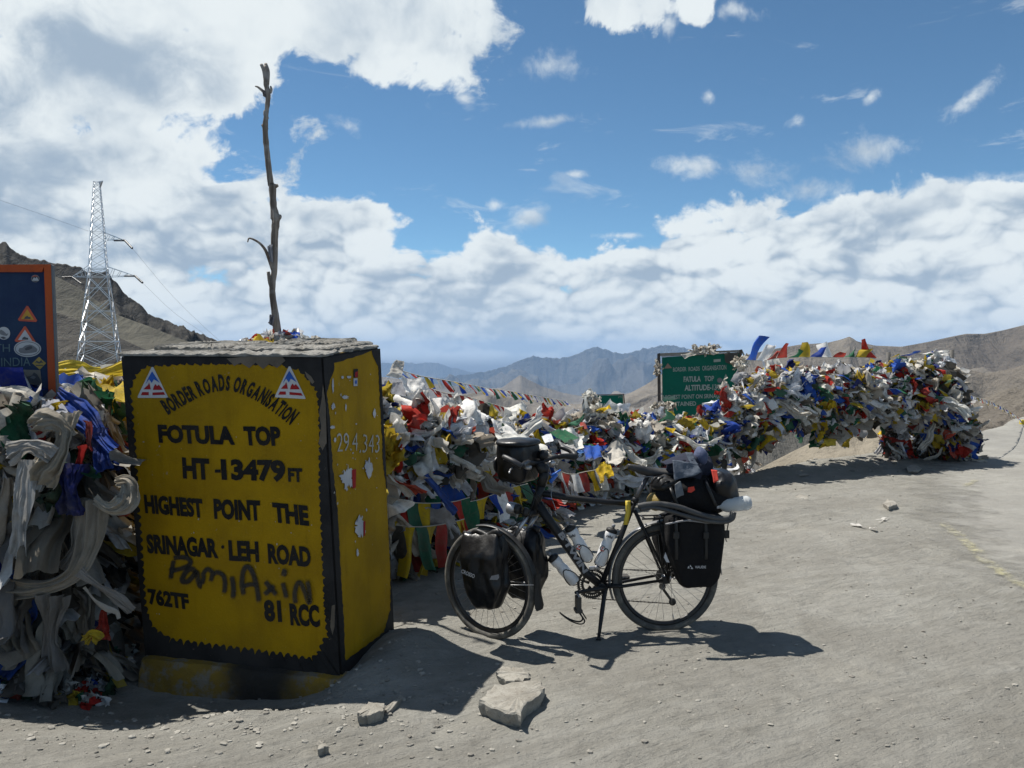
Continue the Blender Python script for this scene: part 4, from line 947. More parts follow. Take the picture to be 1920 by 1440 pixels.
mb.tube([SP(96, 800, -0.04), Vector((SP(96, 800, -0.04).x, SP(96, 800, -0.04).y, -0.2))], 0.035, 8); mb.build('sign_post', m_galv, bsn)

# ------------------------------------------------------------------ green boards beyond the flags
m_green = mat_paint('green_sign_sheet', (0.005, 0.105, 0.075), (0.006, 0.12, 0.085), rough=0.45, chip=(0.20, 0.19, 0.16), chipamt=0.5, fade=0.15)
m_sframe = mat_simple('dark_rusty_frame', (0.055, 0.045, 0.04), 0.6, 0.3, dirt=0.3); m_sframeL = mat_simple('pale_angle_iron', (0.20, 0.185, 0.16), 0.6, 0.2)
m_gw = mat_paint('sign_white_letters', (0.34, 0.38, 0.36), (0.26, 0.32, 0.29), chip=(0.01, 0.07, 0.05), chipamt=0.9)
GY = 17.0; gn = Vector((-0.22, -1, 0)).normalized(); PG = (P3(1310, 740, GY), gn)
gs = tag(empty('green_signboard', P3(1310, 900, GY)), 'large green signboard reading FATULA TOP on dark posts behind the prayer flags', 'sign')
def GP(x, y, pr=0.0): return ray_plane(x, y, PG[0] + gn * pr, gn)
def gpanel(c4, d, m, name, plane=PG, parent=gs, pr=0.0):
    mb = MB(); f = [ray_plane(*q, plane[0] + plane[1] * pr, plane[1]) for q in c4]; mb.add(f + [q - plane[1] * d for q in f], [(0, 1, 2, 3), (7, 6, 5, 4), (0, 4, 5, 1), (1, 5, 6, 2), (2, 6, 7, 3), (3, 7, 4, 0)]); return mb.build(name, m, parent)
gpanel([(1241, 670), (1387, 660), (1388, 790), (1243, 790)], 0.01, m_green, 'sign_panel')
gpanel([(1232, 663), (1237.5, 662), (1242.5, 905), (1236.5, 905)], 0.07, m_sframe, 'sign_post', pr=0.03); gpanel([(1386, 656), (1391, 655), (1394, 905), (1389, 905)], 0.07, m_sframe, 'sign_post', pr=0.03)
gpanel([(1237, 662.5), (1386, 656), (1386, 660), (1237, 667)], 0.05, m_sframeL, 'frame_bar', pr=0.025); gpanel([(1240, 667), (1386, 660.5), (1386, 662), (1240, 669)], 0.03, m_sframeL, 'frame_bar', pr=0.02)
gpanel([(1391, 655), (1399, 672), (1397, 673), (1389, 658)], 0.02, m_sframeL, 'brace', pr=-0.02)
def gtext(s, bl, br, tl, bold=0.015): mb = MB(); plane_text(mb, s, bl, br, tl, PG, 0.006, bold, 0.0); mb.build('lettering', m_gw, gs)
gtext('BORDER', (1262, 697), (1287, 696), (1262, 689)); gtext('ROADS', (1291, 696), (1312, 695), (1291, 688)); gtext('ORGANISATION', (1317, 695), (1362, 693), (1316.5, 686))
gtext('FATULA', (1282, 716.5), (1314, 715.5), (1282, 706), 0.03); gtext('TOP', (1321, 715), (1339, 714.5), (1321, 705), 0.03)
gtext('ALTITUDE-13479', (1284, 733), (1360, 731), (1284, 722), 0.03); gtext('HIGHEST POINT ON SRINAGAR', (1244, 749), (1360, 746), (1244, 741)); gtext('MAINTAINED', (1245, 762), (1306, 760.5), (1244.5, 754), 0.02)
for pts, m in (([(1245, 691), (1252, 681), (1260, 690)], mat_simple('emblem_brown', (0.24, 0.16, 0.12), 0.5)), ([(1338, 674), (1351, 673), (1351, 678), (1338, 679)], m_gw), (ell(1349.5, 713, 4.7, 4.8, 14), m_sg), ([(1358, 708), (1361, 701), (1365, 708), (1361, 712)], m_gw),
        ([(1244, 745), (1266, 742), (1267, 750), (1244, 752)], mat_simple('pale_green_patch', (0.10, 0.26, 0.17), 0.5))):
    mb = MB(); plane_poly(mb, pts, PG, 0.004); mb.build('sticker', m, gs)
g2 = (P3(1143, 755, 20.0), Vector((-0.15, -1, 0)).normalized())
gs2 = tag(empty('green_signboard', P3(1143, 800, 20)), 'small green signboard ending AWD beyond the flags, left of the big one', 'sign')
gpanel([(1114, 742), (1168, 740.5), (1170, 775), (1114, 775)], 0.012, m_green, 'sign_panel', g2, gs2); gpanel([(1168.5, 738.5), (1170.5, 738.5), (1175, 790), (1172, 790)], 0.06, m_sframe, 'sign_post', g2, gs2, 0.02); gpanel([(1113, 740), (1169, 738.8), (1169, 740.2), (1113, 741.6)], 0.03, m_sframe, 'frame_bar', g2, gs2, 0.02)
mb = MB(); plane_text(mb, 'AWD', (1127, 763), (1148, 762), (1127, 756), g2, 0.006, 0.03, 0); mb.build('lettering', m_gw, gs2)
mb = MB(); plane_text(mb, '292', (1159, 746), (1166, 746), (1159, 742.5), g2, 0.006, 0.0, 0); mb.build('lettering', m_gw, gs2)
# yellow kilometre stone and the small banded post
m_ystone = mat_simple('yellow_roadside_paint', (0.50, 0.38, 0.02), 0.6)
q = P3(1921, 828, 19.5); mb = MB(); mb.box(q + Vector((0, 0, 0.22)), (0.14, 0.10, 0.55), None, 0.02); kp = tag(mb.build('marker_post', m_ystone), 'yellow roadside marker post at the right edge where the flag line ends', 'post')
bp = G3(1396, 897); bp.y = 12.95; bp.x = (1396 - CX) / FPX * 12.95; bp.z = gz(bp.x, bp.y) - 0.05
pp_ = tag(empty('banded_post', bp), 'short black and white banded post under the flags right of the bicycle', 'post')
for i, m in enumerate((m_sframe, m_sframe, mat_simple('post_white', (0.45, 0.42, 0.38), 0.7), m_sframe)):
    mb = MB(); mb.box(bp + Vector((0, 0, 0.10 + 0.2 * i)), (0.085, 0.085, 0.198), None, 0.004); mb.build('post_band', m, pp_)
# ------------------------------------------------------------------ loaded touring bicycle
FC = G3(916, 1203); RC = G3(1250, 1190); FC.z = RC.z = 0.0
bd = (RC - FC).normalized(); bn = Vector((-bd.y, bd.x, 0)); UP = Vector((0, 0, 1))      # rearwards, away from the camera, up
def BK(px, py, off=0.0): return ray_plane(px, py, FC + bn * off, bn)
THETA = math.radians(42)
ff = (-bd * math.cos(THETA) + bn * math.sin(THETA)).normalized(); fr = (bn * math.cos(THETA) + bd * math.sin(THETA)).normalized()   # steered forward and right

m_bframe = mat_simple('matt_black_frame', (0.010, 0.010, 0.011), 0.40, 0.0, 0.32, dirt=0.10, dirtcol=(0.08, 0.074, 0.062))
m_rub = mat_simple('dusty_tyre_rubber', (0.075, 0.072, 0.066), 0.8, 0, 0.3, dirt=0.9, dirtcol=(0.19, 0.178, 0.15), vscale=14)
m_rim = mat_simple('black_rim', (0.03, 0.03, 0.032), 0.3, 0.6, 0.5, dirt=0.3, dirtcol=(0.15, 0.14, 0.12))
m_alu = mat_simple('dull_aluminium', (0.42, 0.42, 0.43), 0.38, 0.9, 0.5, dirt=0.3)
m_spoke = mat_simple('steel_spoke', (0.30, 0.29, 0.28), 0.4, 0.9, 0.5)
m_chain = mat_simple('oily_chain_steel', (0.06, 0.055, 0.05), 0.5, 0.7, 0.5, dirt=0.3)
m_mud = mat_simple('grey_plastic_mudguard', (0.12, 0.12, 0.122), 0.30, 0.0, 0.6, dirt=0.45, dirtcol=(0.2, 0.19, 0.165))
m_flap = mat_simple('black_plastic', (0.012, 0.012, 0.012), 0.4, 0, 0.35, dirt=0.25, dirtcol=(0.08, 0.073, 0.062))
m_tarp = mat_simple('glossy_black_tarpaulin', (0.006, 0.006, 0.007), 0.30, 0.0, 0.34, dirt=0.25, dirtcol=(0.022, 0.021, 0.018), vscale=5, bump=0.5, bscale=14)
m_nylon = mat_simple('dusty_black_nylon', (0.009, 0.009, 0.010), 0.85, 0, 0.15, dirt=0.3, dirtcol=(0.028, 0.025, 0.022), bump=0.5, bscale=60)
m_fabric = mat_simple('navy_grey_fabric', (0.020, 0.023, 0.038), 0.9, 0, 0.2, bump=0.8, bscale=30)
m_gfab = mat_simple('slate_cloth', (0.085, 0.10, 0.125), 0.9, 0, 0.2, bump=0.8, bscale=30)
m_white = mat_simple('white_bottle_plastic', (0.62, 0.62, 0.62), 0.35, 0, 0.5, var=0.06, dirt=0.35, dirtcol=(0.32, 0.29, 0.24))
m_logo = mat_simple('pale_print', (0.42, 0.42, 0.43), 0.5)
m_logog = mat_simple('grey_print', (0.20, 0.20, 0.21), 0.5)
m_strap = mat_simple('yellow_strap', (0.62, 0.46, 0.05), 0.6, bump=0.4, bscale=80)
m_red = mat_simple('red_cloth', (0.50, 0.04, 0.02), 0.8)
m_bluep = mat_simple('blue_plastic', (0.03, 0.13, 0.50), 0.35)
m_mirror = mat_simple('mirror_glass', (0.30, 0.45, 0.75), 0.08, 1.0, 0.5, var=0.02)
m_pet, g, b, o = mat_new('clear_plastic'); b.inputs['Base Color'].default_value = (0.62, 0.64, 0.64, 1); b.inputs['Roughness'].default_value = 0.22; b.inputs['Transmission Weight'].default_value = 0.35; b.inputs['IOR'].default_value = 1.2
m_saddle = mat_simple('saddle_vinyl', (0.018, 0.018, 0.020), 0.36, 0, 0.5, dirt=0.25, dirtcol=(0.10, 0.095, 0.08))

bike = tag(empty('touring_bicycle', FC.lerp(RC, 0.5)), 'black touring bicycle on its kickstand beside the yellow milestone, loaded with bags', 'bicycle')
WR, TR = 0.352, 0.023
def wheel(hub, f, nrm, name, label, nspk=32, ph=0.0):
    t = MB(); t.ring(hub, f, UP, WR - TR, TR, 72, 10)
    # tread blocks: shallow cross ribs on the running surface
    wo_ = t.build('tyre', m_rub, bike)
    if label: wo_['label'] = label
    r_ = MB(); r_.ring(hub, f, UP, WR - 0.052, 0.0125, 72, 8, 1.0); r_.ring(hub, f, UP, WR - 0.060, 0.009, 72, 6, 1.3); r_.build('rim', m_rim, wo_)
    h = MB(); h.lathe(hub - nrm * 0.05, nrm, [(0, 0.006), (0.002, 0.014), (0.012, 0.030), (0.016, 0.030), (0.02, 0.016), (0.08, 0.016), (0.084, 0.030), (0.088, 0.030), (0.098, 0.014), (0.1, 0.006)], 16); h.build('hub', m_alu, wo_)
    for i in range(nspk):
        a = 2 * math.pi * (i + ph) / nspk; s = -1 if i % 2 else 1; k = 1 if (i // 2) % 2 else -1
        a2 = a - k * 1.15
        p = hub + nrm * (0.034 * s) + (f * math.cos(a2) + UP * math.sin(a2)) * 0.028; q = hub + (f * math.cos(a) + UP * math.sin(a)) * (WR - 0.062)
        sp_ = MB(); sp_.tube([p, q], 0.0012, 4, False); sp_.build('spoke', m_spoke, wo_)
    v = MB(); a = 4.5 if name == 'r' else 3.0; d_ = f * math.cos(a) + UP * math.sin(a); v.tube([hub + d_ * (WR - 0.06), hub + d_ * (WR - 0.105)], 0.003, 6); v.build('valve', m_alu, wo_)
    return wo_
FH = FC + UP * WR; RH = RC + UP * WR
wheel(FH, ff, fr, 'f', None, 36, 0.3); wheel(RH, -bd, bn, 'r', None, 32, 0.1)
# mudguards
def mudguard(hub, f, nrm, a0, a1, R, w, m, name='mudguard'):
    n = 46; k = 7; vs = []
    for i in range(n + 1):
        a = a0 + (a1 - a0) * i / n; e = f * math.cos(a) + UP * math.sin(a)
        for j in range(k):
            q = (j / (k - 1) - 0.5) * 2; ang = q * 1.15
            for_r = R + math.cos(ang) * 0.014 - 0.014
            vs.append(hub + e * for_r + nrm * (math.sin(ang) / math.sin(1.15) * w / 2))
    for i in range(n + 1):
        a = a0 + (a1 - a0) * i / n; e = f * math.cos(a) + UP * math.sin(a)
        for j in range(k):
            q = (j / (k - 1) - 0.5) * 2; ang = q * 1.15
            vs.append(hub + e * (R + math.cos(ang) * 0.014 - 0.014 - 0.003) + nrm * (math.sin(ang) / math.sin(1.15) * (w / 2 - 0.001)))
    fs = []; o_ = (n + 1) * k
    for i in range(n):
        for j in range(k - 1): a_ = i * k + j; fs.append((a_, a_ + 1, a_ + k + 1, a_ + k)); fs.append((o_ + a_, o_ + a_ + k, o_ + a_ + k + 1, o_ + a_ + 1))
        fs.append((i * k, (i + 1) * k, o_ + (i + 1) * k, o_ + i * k)); fs.append((i * k + k - 1, o_ + i * k + k - 1, o_ + (i + 1) * k + k - 1, (i + 1) * k + k - 1))
    mb = MB(); mb.add(vs, fs, True); return mb.build(name, m, bike)
mudguard(RH, -bd, bn, math.radians(-20), math.radians(178), WR + 0.022, 0.052, m_mud)
mudguard(FH, ff, fr, math.radians(76), math.radians(176), WR + 0.018, 0.046, m_flap)
# front flap at the rear end of the front mudguard
a_ = math.radians(172); e_ = ff * math.cos(a_) + UP * math.sin(a_); q0 = FH + e_ * (WR + 0.02)
fl = [q0 + UP * 0.06, q0, q0 - UP * 0.07, q0 - UP * 0.135 - ff * 0.012, q0 - UP * 0.155 - ff * 0.014]; ws = [0.026, 0.030, 0.040, 0.046, 0.034]; vs = []
for p, w in zip(fl, ws):
    for s in (-1, -.5, .5, 1): vs.append(p + fr * w * s - ff * (0.008 * (1 - abs(s)) ** 1))
mb = MB(); mb.add(vs, grid_faces(5, 4).tolist(), True); mb.add([v - ff * 0.003 for v in vs], grid_faces(5, 4).tolist(), True); mb.build('mud_flap', m_flap, bike)
# mudguard stays
for s in (-1, 1):
    mb = MB(); mb.tube([FH + fr * 0.055 * s, FH + e_ * (WR + 0.01) + fr * 0.028 * s], 0.0022, 6); mb.build('mudguard_stay', m_alu, bike)
    a2 = math.radians(14); mb = MB(); mb.tube([RH + bn * 0.06 * s, RH - (-bd) * 0 + (-bd * math.cos(math.radians(165)) + UP * math.sin(math.radians(165))) * (WR + 0.02) + bn * 0.026 * s], 0.0022, 6); mb.build('mudguard_stay', m_alu, bike)

# frame
BBp = BK(1128, 1102); HTt = BK(1015, 912); HTb = BK(1004, 950); STt = BK(1191, 940); 
mb = MB(); mb.tube([HTt + (HTt - HTb) * 0.1, HTb - (HTt - HTb) * 0.15], [0.027, 0.030], 14)
mb.tube([BK(1007, 944), BK(1040, 992), BK(1100, 1078), BBp], [0.030, 0.029, 0.027, 0.024], 14)
mb.tube([BK(1016, 926), BK(1060, 934), BK(1130, 942), BK(1188, 947)], [0.021, 0.020, 0.018, 0.017], 12)
mb.tube([STt, BK(1162, 1018), BBp], [0.0175, 0.0175, 0.018], 12)
mb.lathe(BBp - bn * 0.036, bn, [(0, 0.02), (0.001, 0.024), (0.07, 0.024), (0.072, 0.02)], 16)
for s in (-1, 1):
    mb.tube([BBp + bn * 0.02 * s + bd * 0.03, BBp + bn * 0.045 * s + bd * 0.14 + UP * 0.005, RH + bn * 0.062 * s - bd * 0.03], [0.014, 0.011, 0.009], 8)
    mb.tube([STt - UP * 0.06 + bn * 0.012 * s, RH + bn * 0.045 * s - bd * 0.12 + UP * 0.26, RH + bn * 0.065 * s], [0.010, 0.009, 0.008], 8)
    mb.box(RH + bn * 0.065 * s - bd * 0.015, (0.05, 0.008, 0.045), Matrix.Rotation(math.atan2(bd.y, bd.x), 3, 'Z'), 0.003)
mb.build('frame', m_bframe, bike)
# model name on the down tube
mb = MB(); dn = (-bn * 0.94 + Vector((0, 0, 0.3))).normalized()
PLd = (BK(1060, 1010) - bn * 0.0305, -bn)
def tube_text(mb, s, a, b_, h, plane, bold=0.05, proud=0.0):
    """text running from pixel a to pixel b, h pixels tall, letters upright along the run"""
    vs, fs = text_geo(s, bold); x0 = min(v.x for v in vs); x1 = max(v.x for v in vs); A = Vector((*a, 0)); B = Vector((*b_, 0)); t = (B - A); L = t.length; t.normalize(); up = Vector((t.y, -t.x, 0))
    out = []
    for v in vs: q = A + t * ((v.x - x0) / (x1 - x0) * L) + up * (v.y / 0.7 * h); out.append(ray_plane(q.x, q.y, *plane) + plane[1] * proud)
    mb.add(out, fs)
tube_text(mb, "B'TWIN", (1047, 1004), (1096, 1079), 10, PLd, 0.05); mb.build('frame_lettering', mat_simple('frame_decal', (0.24, 0.24, 0.25), 0.5), bike)
# fork: crown, stanchions, lowers
sx = (HTt - HTb).normalized(); CR = HTb - sx * 0.055
mb = MB(); mb.tube([CR - fr * 0.062, CR - fr * 0.03 + UP * 0.012, CR + fr * 0.03 + UP * 0.012, CR + fr * 0.062], [0.024, 0.026, 0.026, 0.024], 10); mb.tube([HTb, CR], 0.022, 10)
fk = mb.build('fork_crown', m_bframe, bike)
for s in (-1, 1):
    a = CR + fr * 0.058 * s; e = FH + fr * 0.058 * s; mid = a.lerp(e, 0.32)
    mb = MB(); mb.tube([a, mid], 0.014, 10); mb.build('fork_stanchion', m_alu, bike)
    mb = MB(); mb.tube([mid + (a - mid) * 0.05, a.lerp(e, 0.6), e], [0.019, 0.017, 0.013], 10); mb.build('fork_leg', m_bframe, bike)
mb = MB(); mb.lathe(CR - fr * 0.09 + sx * 0.0, sx, [(0, 0.016), (0.02, 0.022), (0.05, 0.022), (0.055, 0.015)], 12); mb.build('fork_cap', m_flap, bike)
# headlight
HL = BK(964, 955, -0.02); mb = MB(); mb.lathe(HL - ff * 0.045, ff, [(0, 0.010), (0.01, 0.026), (0.04, 0.036), (0.075, 0.040), (0.082, 0.038)], 18); hl = mb.build('headlight', m_alu, bike)
mb = MB(); mb.lathe(HL + ff * 0.038, ff, [(0, 0.034), (0.004, 0.030), (0.007, 0.01)], 18); mb.build('lens', m_pet, hl)
mb = MB(); mb.lathe(HL - ff * 0.05, ff, [(0, 0.004), (0.002, 0.028), (0.03, 0.034), (0.032, 0.004)], 18); mb.build('headlight_shell', m_flap, hl)
mb = MB(); mb.tube([HL - ff * 0.02 - UP * 0.03, CR + ff * 0.02], 0.005, 6); mb.build('headlight_bracket', m_flap, hl)
# stem, spacers, bar
ST = BK(1022, 890); BAR = BK(1018, 868) + ff * 0.03
mb = MB(); mb.tube([HTt, BK(1019, 897), BK(1021, 886)], [0.030, 0.032, 0.034], 12); mb.tube([BK(1021, 886), BAR - UP * 0.01, BAR + ff * 0.0], [0.036, 0.032, 0.026], 12); mb.lathe(BK(1020, 884, 0) - UP * .01, (UP + bd * 0.3), [(0, 0.024), (0.02, 0.028), (0.045, 0.024), (0.055, 0.008)], 14)
mb.build('stem', m_flap, bike)
def bar_pt(s, a, b_, c): return BAR + fr * s + ff * a + UP * b_   # along the bar, forward, up
mb = MB(); mb.tube(curve_pts([BAR - fr * 0.30 - ff * 0.07 + UP * 0.015, BAR - fr * 0.17 - ff * 0.035 + UP * 0.02, BAR - fr * 0.05 + UP * 0.0, BAR + fr * 0.05, BAR + fr * 0.17 - ff * 0.035 + UP * 0.02, BAR + fr * 0.30 - ff * 0.09 + UP * 0.0], 6), 0.0135, 10); mb.build('handlebar', m_bframe, bike)
for s in (-1, 1):
    e0 = BAR + fr * 0.17 * s - ff * 0.035 + UP * 0.02; e1 = BAR + fr * 0.31 * s - ff * 0.085 + UP * 0.012
    mb = MB(); mb.tube(curve_pts([e0, e0.lerp(e1, .5) + UP * 0.004, e1], 5), [0.0165, 0.018, 0.0185, 0.018, 0.0175, 0.018, 0.018, 0.0175, 0.018, 0.019, 0.016], 10); mb.build('grip', m_flap, bike)
    mb = MB(); mb.tube(curve_pts([e1, e1 + fr * 0.02 * s + ff * 0.05 + UP * 0.03, e1 + fr * 0.012 * s + ff * 0.13 + UP * 0.055], 6), [0.018, 0.019, 0.019, 0.018, 0.018, 0.018, 0.018, 0.0175, 0.0175, 0.0175, 0.017, 0.015, 0.011], 10); mb.build('bar_end', m_saddle, bike)
    mb = MB(); l0 = BAR + fr * 0.13 * s + ff * 0.02 - UP * 0.005; mb.tube(curve_pts([l0, l0 + ff * 0.045 - UP * 0.01, l0 + ff * 0.055 + fr * 0.06 * s - UP * 0.02, l0 + ff * 0.02 + fr * 0.135 * s - UP * 0.035], 5), [0.009] * 4 + [0.006] * 12, 8); mb.build('brake_lever', m_alu, bike)
    mb = MB(); mb.lathe(BAR + fr * 0.135 * s - ff * 0.01 - UP * 0.03, UP, [(0, 0.014), (0.004, 0.022), (0.02, 0.024), (0.028, 0.014)], 12); mb.build('shifter', m_alu, bike)
mb = MB(); mb.lathe(BAR + fr * 0.05 + UP * 0.012, UP, [(0, 0.012), (0.008, 0.030), (0.03, 0.036), (0.052, 0.028), (0.062, 0.008)], 16); mb.build('bell', m_flap, bike)
# mirror on the far side
MR = BK(1088, 850, 0.24); mb = MB(); mb.lathe(MR + bn * 0.006, -bn, [(0, 0.02), (0.003, 0.0285), (0.010, 0.0285), (0.011, 0.026)], 20); mr = mb.build('mirror', m_flap, bike)
mb = MB(); mb.lathe(MR - bn * 0.006, -bn, [(0, 0.025), (0.001, 0.0245)], 20); mb.build('mirror_glass', m_mirror, mr)
mb = MB(); mb.tube([MR - UP * 0.02, BK(1078, 862, 0.23), BAR + fr * 0.30 - ff * 0.09], 0.003, 6); mb.build('mirror_arm', m_flap, mr)
# cables
def cable(pts, name='cable', r=0.0025, m=m_flap):
    mb = MB(); mb.tube(curve_pts(pts, 8), r, 6); mb.build(name, m, bike)
cable([BAR - fr * 0.12 + ff * 0.04, BAR - fr * 0.14 + ff * 0.10 - UP * 0.10, BK(1000, 930, -0.08), BK(1012, 950, -0.035)])
cable([BAR + fr * 0.12 + ff * 0.04, BAR + fr * 0.08 + ff * 0.12 - UP * 0.12, BK(1002, 935, -0.03), CR - fr * 0.05])
cable([BAR - fr * 0.10 + ff * 0.02, BK(1004, 900, -0.10), BK(1008, 930, -0.05), BK(1040, 940, -0.03), BK(1120, 946, -0.025)])
cable([BAR + fr * 0.10, BK(1036, 905, 0.02), BK(1034, 930, -0.02), BK(1043, 958, -0.03)], r=0.002, m=m_alu)
cable([CR - fr * 0.06, BK(968, 975, -0.10), BK(975, 1030, -0.09), FH - fr * 0.075 + UP * 0.04])
mb = MB(); q0, q1 = BK(1034, 893, -0.04), BK(1052, 882, -0.04); mb.tube([q0, q1], [0.007, 0.006], 8); mb.build('cable_lock_end', m_bluep, bike)
mb = MB(); q0, q1 = BK(1032, 905, -0.03), BK(1045, 890, -0.04); mb.tube([q0, q1], [0.014, 0.010], 8); mb.build('cable_lock_body', m_bluep, bike)

# soft bags -------------------------------------------------------
def soft_bag(c, ax, ay, az, size, bulge=0.10, taper=(1, 1), round_=0.28, seed=1, wr=0.006, mat=m_nylon, name='bag', parent=bike, sag=0.0, n=18, shape=None):
    r_ = random.Random(seed); ox, oy, oz = [r_.uniform(0, 50) for _ in range(3)]
    bm = bmesh.new(); bmesh.ops.create_cube(bm, size=2); bmesh.ops.subdivide_edges(bm, edges=bm.edges[:], cuts=n, use_grid_fill=True)
    from mathutils import noise as mn
    for v in bm.verts:
        p = v.co.copy(); q = p.copy()
        # superellipsoid rounding
        e = 1 / round_; L = (abs(p.x) ** e + abs(p.y) ** e + abs(p.z) ** e) ** (1 / e); q = p / max(L, 1e-6) * max(abs(p.x), abs(p.y), abs(p.z))
        t = (q.z + 1) / 2; k = taper[0] * (1 - t) + taper[1] * t
        x, y, z = q.x * k, q.y * (k * 0.5 + 0.5), q.z
        y *= 1 + bulge * (1 - q.x * q.x) * (1 - q.z * q.z)
        if shape: x, y, z = shape(x, y, z)
        w = Vector((x * size[0] / 2, y * size[1] / 2, z * size[2] / 2))
        f = 7.0; nz = mn.noise_vector(Vector((w.x * f + ox, w.y * f + oy, w.z * f + oz))); f2 = 19.0; nz2 = mn.noise_vector(Vector((w.x * f2 + oy, w.y * f2 + oz, w.z * f2 * 0.7 + ox)))
        rg = 1 - abs(mn.noise(Vector((w.x * 11 + ox, w.y * 11 + oz, w.z * 8 + oy)))) * 2.2
        w += nz * wr * 1.8 + nz2 * wr * 0.6 + w.normalized() * (rg * wr * 0.9)
        w.z -= sag * (1 - abs(q.x)) * (t)
        v.co = Vector(c) + ax * w.x + ay * w.y + az * w.z
    bm.verts.index_update(); mb = MB(); mb.add([v.co.copy() for v in bm.verts], [tuple(v.index for v in f.verts) for f in bm.faces], True); bm.free()
    return mb.build(name, mat, parent)
# handlebar bag
hb_ax = (ff * math.cos(0.1) + UP * 0.08).normalized(); hb_c = BK(974, 868) + bn * 0.06
Rz = UP
hbag = soft_bag(hb_c, ff, fr, UP, (0.20, 0.25, 0.25), 0.10, (0.90, 1.0), 0.16, 5, 0.003, m_tarp, 'handlebar_bag')
soft_bag(hb_c + UP * 0.122, ff, fr, UP, (0.235, 0.275, 0.045), 0.1, (1, 0.95), 0.3, 6, 0.003, m_tarp, 'bag_lid', hbag)
soft_bag(hb_c + ff * 0.108 - UP * 0.02, ff, fr, UP, (0.035, 0.19, 0.12), 0.2, (1, 1), 0.3, 7, 0.003, m_tarp, 'bag_pocket', hbag)
mb = MB(); q = hb_c - fr * 0.135 + UP * 0.03; mb.box(q, (0.03, 0.01, 0.012), None, 0.002); mb.build('buckle', m_alu, hbag)
# low-rider rack and front roll-top panniers
for s in (-1, 1):
    c = FH + fr * 0.085 * s; mb = MB(); mb.tube(curve_pts([c - UP * 0.0, c + UP * 0.14 + ff * 0.09, c + UP * 0.22 + ff * 0.10, c + UP * 0.23 - ff * 0.08, c + UP * 0.12 - ff * 0.09, c], 6), 0.005, 7); mb.tube([c + UP * 0.23, CR + fr * 0.05 * s], 0.004, 6); rk = mb.build('front_rack', m_flap, bike)
def rollshape(x, y, z):
    t = (z + 1) / 2
    if t > 0.74: k = 1 - (t - 0.74) / 0.26; y *= 0.25 + 0.75 * k ** 0.7; x *= 1.0 + 0.03 * (1 - k)
    if z < -0.40: x = x * (1 - 0.45 * (-z - 0.40) / 0.60); y = y * (1 - 0.25 * (-z - 0.40) / 0.60)
    return x, y, z
c = FH - fr * 0.160 + UP * 0.125 - ff * 0.095
tl = Matrix.Rotation(math.radians(-6), 3, fr)
pan = soft_bag(c, tl @ ff, fr, tl @ UP, (0.265, 0.16, 0.45), 0.16, (0.92, 1.0), 0.10, 11, 0.009, m_tarp, 'front_pannier', shape=rollshape, n=22); pan['label'] = 'near front pannier of shiny black tarpaulin'
def roll_top(c, ax, ay, az, L, parent, seed=1):
    mb = MB(); r_ = random.Random(seed); pts = [c + ax * (L * (i / 10 - 0.5)) + az * (0.012 * math.sin(i * 1.3) + r_.uniform(-.004, .004)) for i in range(11)]; mb.tube(pts, [0.018, 0.022, 0.021, 0.023, 0.020, 0.022, 0.019, 0.022, 0.021, 0.022, 0.016], 10, flat=(1.0, 0.75)); mb.build('roll_closure', m_tarp, parent)
    for e in (-0.46, 0.46):
        mb = MB(); a = c + ax * L * e; mb.tube(curve_pts([a, a + ax * 0.02 * (1 if e > 0 else -1) - az * 0.05, a - az * 0.14 + ay * 0.0], 4), 0.009, 6, flat=(0.25, 1)); mb.build('strap', m_flap, parent)
roll_top(c + (tl @ UP) * 0.222, tl @ ff, fr, tl @ UP, 0.29, pan)
PLp = (c - fr * 0.105, -fr); mb = MB(); plane_text(mb, 'CROSSO', (864, 1077), (889, 1088), (866, 1070), PLp, 0.004, 0.02, 0.0); mb.build('pannier_lettering', m_logo, pan)
mb = MB(); plane_poly(mb, [(919, 1090), (922, 1083), (936, 1080), (937, 1086), (933, 1091)], (PLp[0] - fr * 0.002, -fr), 0.006); mb.build('reflector', m_logog, pan)
c2 = FH + fr * 0.19 + UP * 0.10 - ff * 0.13
pan = soft_bag(c2, tl @ ff, fr, tl @ UP, (0.29, 0.17, 0.43), 0.16, (0.88, 1.0), 0.13, 13, 0.010, m_tarp, 'front_pannier', shape=rollshape, n=22); pan['label'] = 'far front pannier of shiny black tarpaulin'
roll_top(c2 + (tl @ UP) * 0.212, tl @ ff, fr, tl @ UP, 0.29, pan, 2)

# cranks, chainrings, pedals, chain, derailleur
CRc = BBp + bn * 0.045; Rr = Matrix.Rotation(math.atan2(bd.y, bd.x), 3, 'Z')
def chainring(c, R, teeth, off, name='chainring'):
    mb = MB(); vs = []; n = teeth * 4; c = c + bn * off
    for i in range(n):
        a = 2 * math.pi * i / n; rr_ = R + (0.0045 if i % 4 in (0, 1) else -0.0025); e = bd * math.cos(a) + UP * math.sin(a)
        for (q, t) in ((rr_, -0.0015), (rr_, 0.0015), (R - 0.018, 0.0015), (R - 0.018, -0.0015)): vs.append(c + e * q + bn * t)
    fs = []
    for i in range(n):
        j = (i + 1) % n
        for k in range(4): fs.append((i * 4 + k, i * 4 + (k + 1) % 4, j * 4 + (k + 1) % 4, j * 4 + k))
    mb.add(vs, fs); 
    for i in range(5):
        a = 2 * math.pi * i / 5 + 0.3; e = bd * math.cos(a) + UP * math.sin(a); mb.tube([c + e * 0.02, c + e * (R - 0.012)], [0.010, 0.006], 6, flat=(1, .5))
    return mb.build(name, m_chain, bike)
chainring(CRc - bd * 0.045, 0.098, 48, 0.012); chainring(CRc - bd * 0.045, 0.074, 36, 0.004); 
cra = math.radians(186); ce = bd * math.cos(cra) + UP * math.sin(cra)
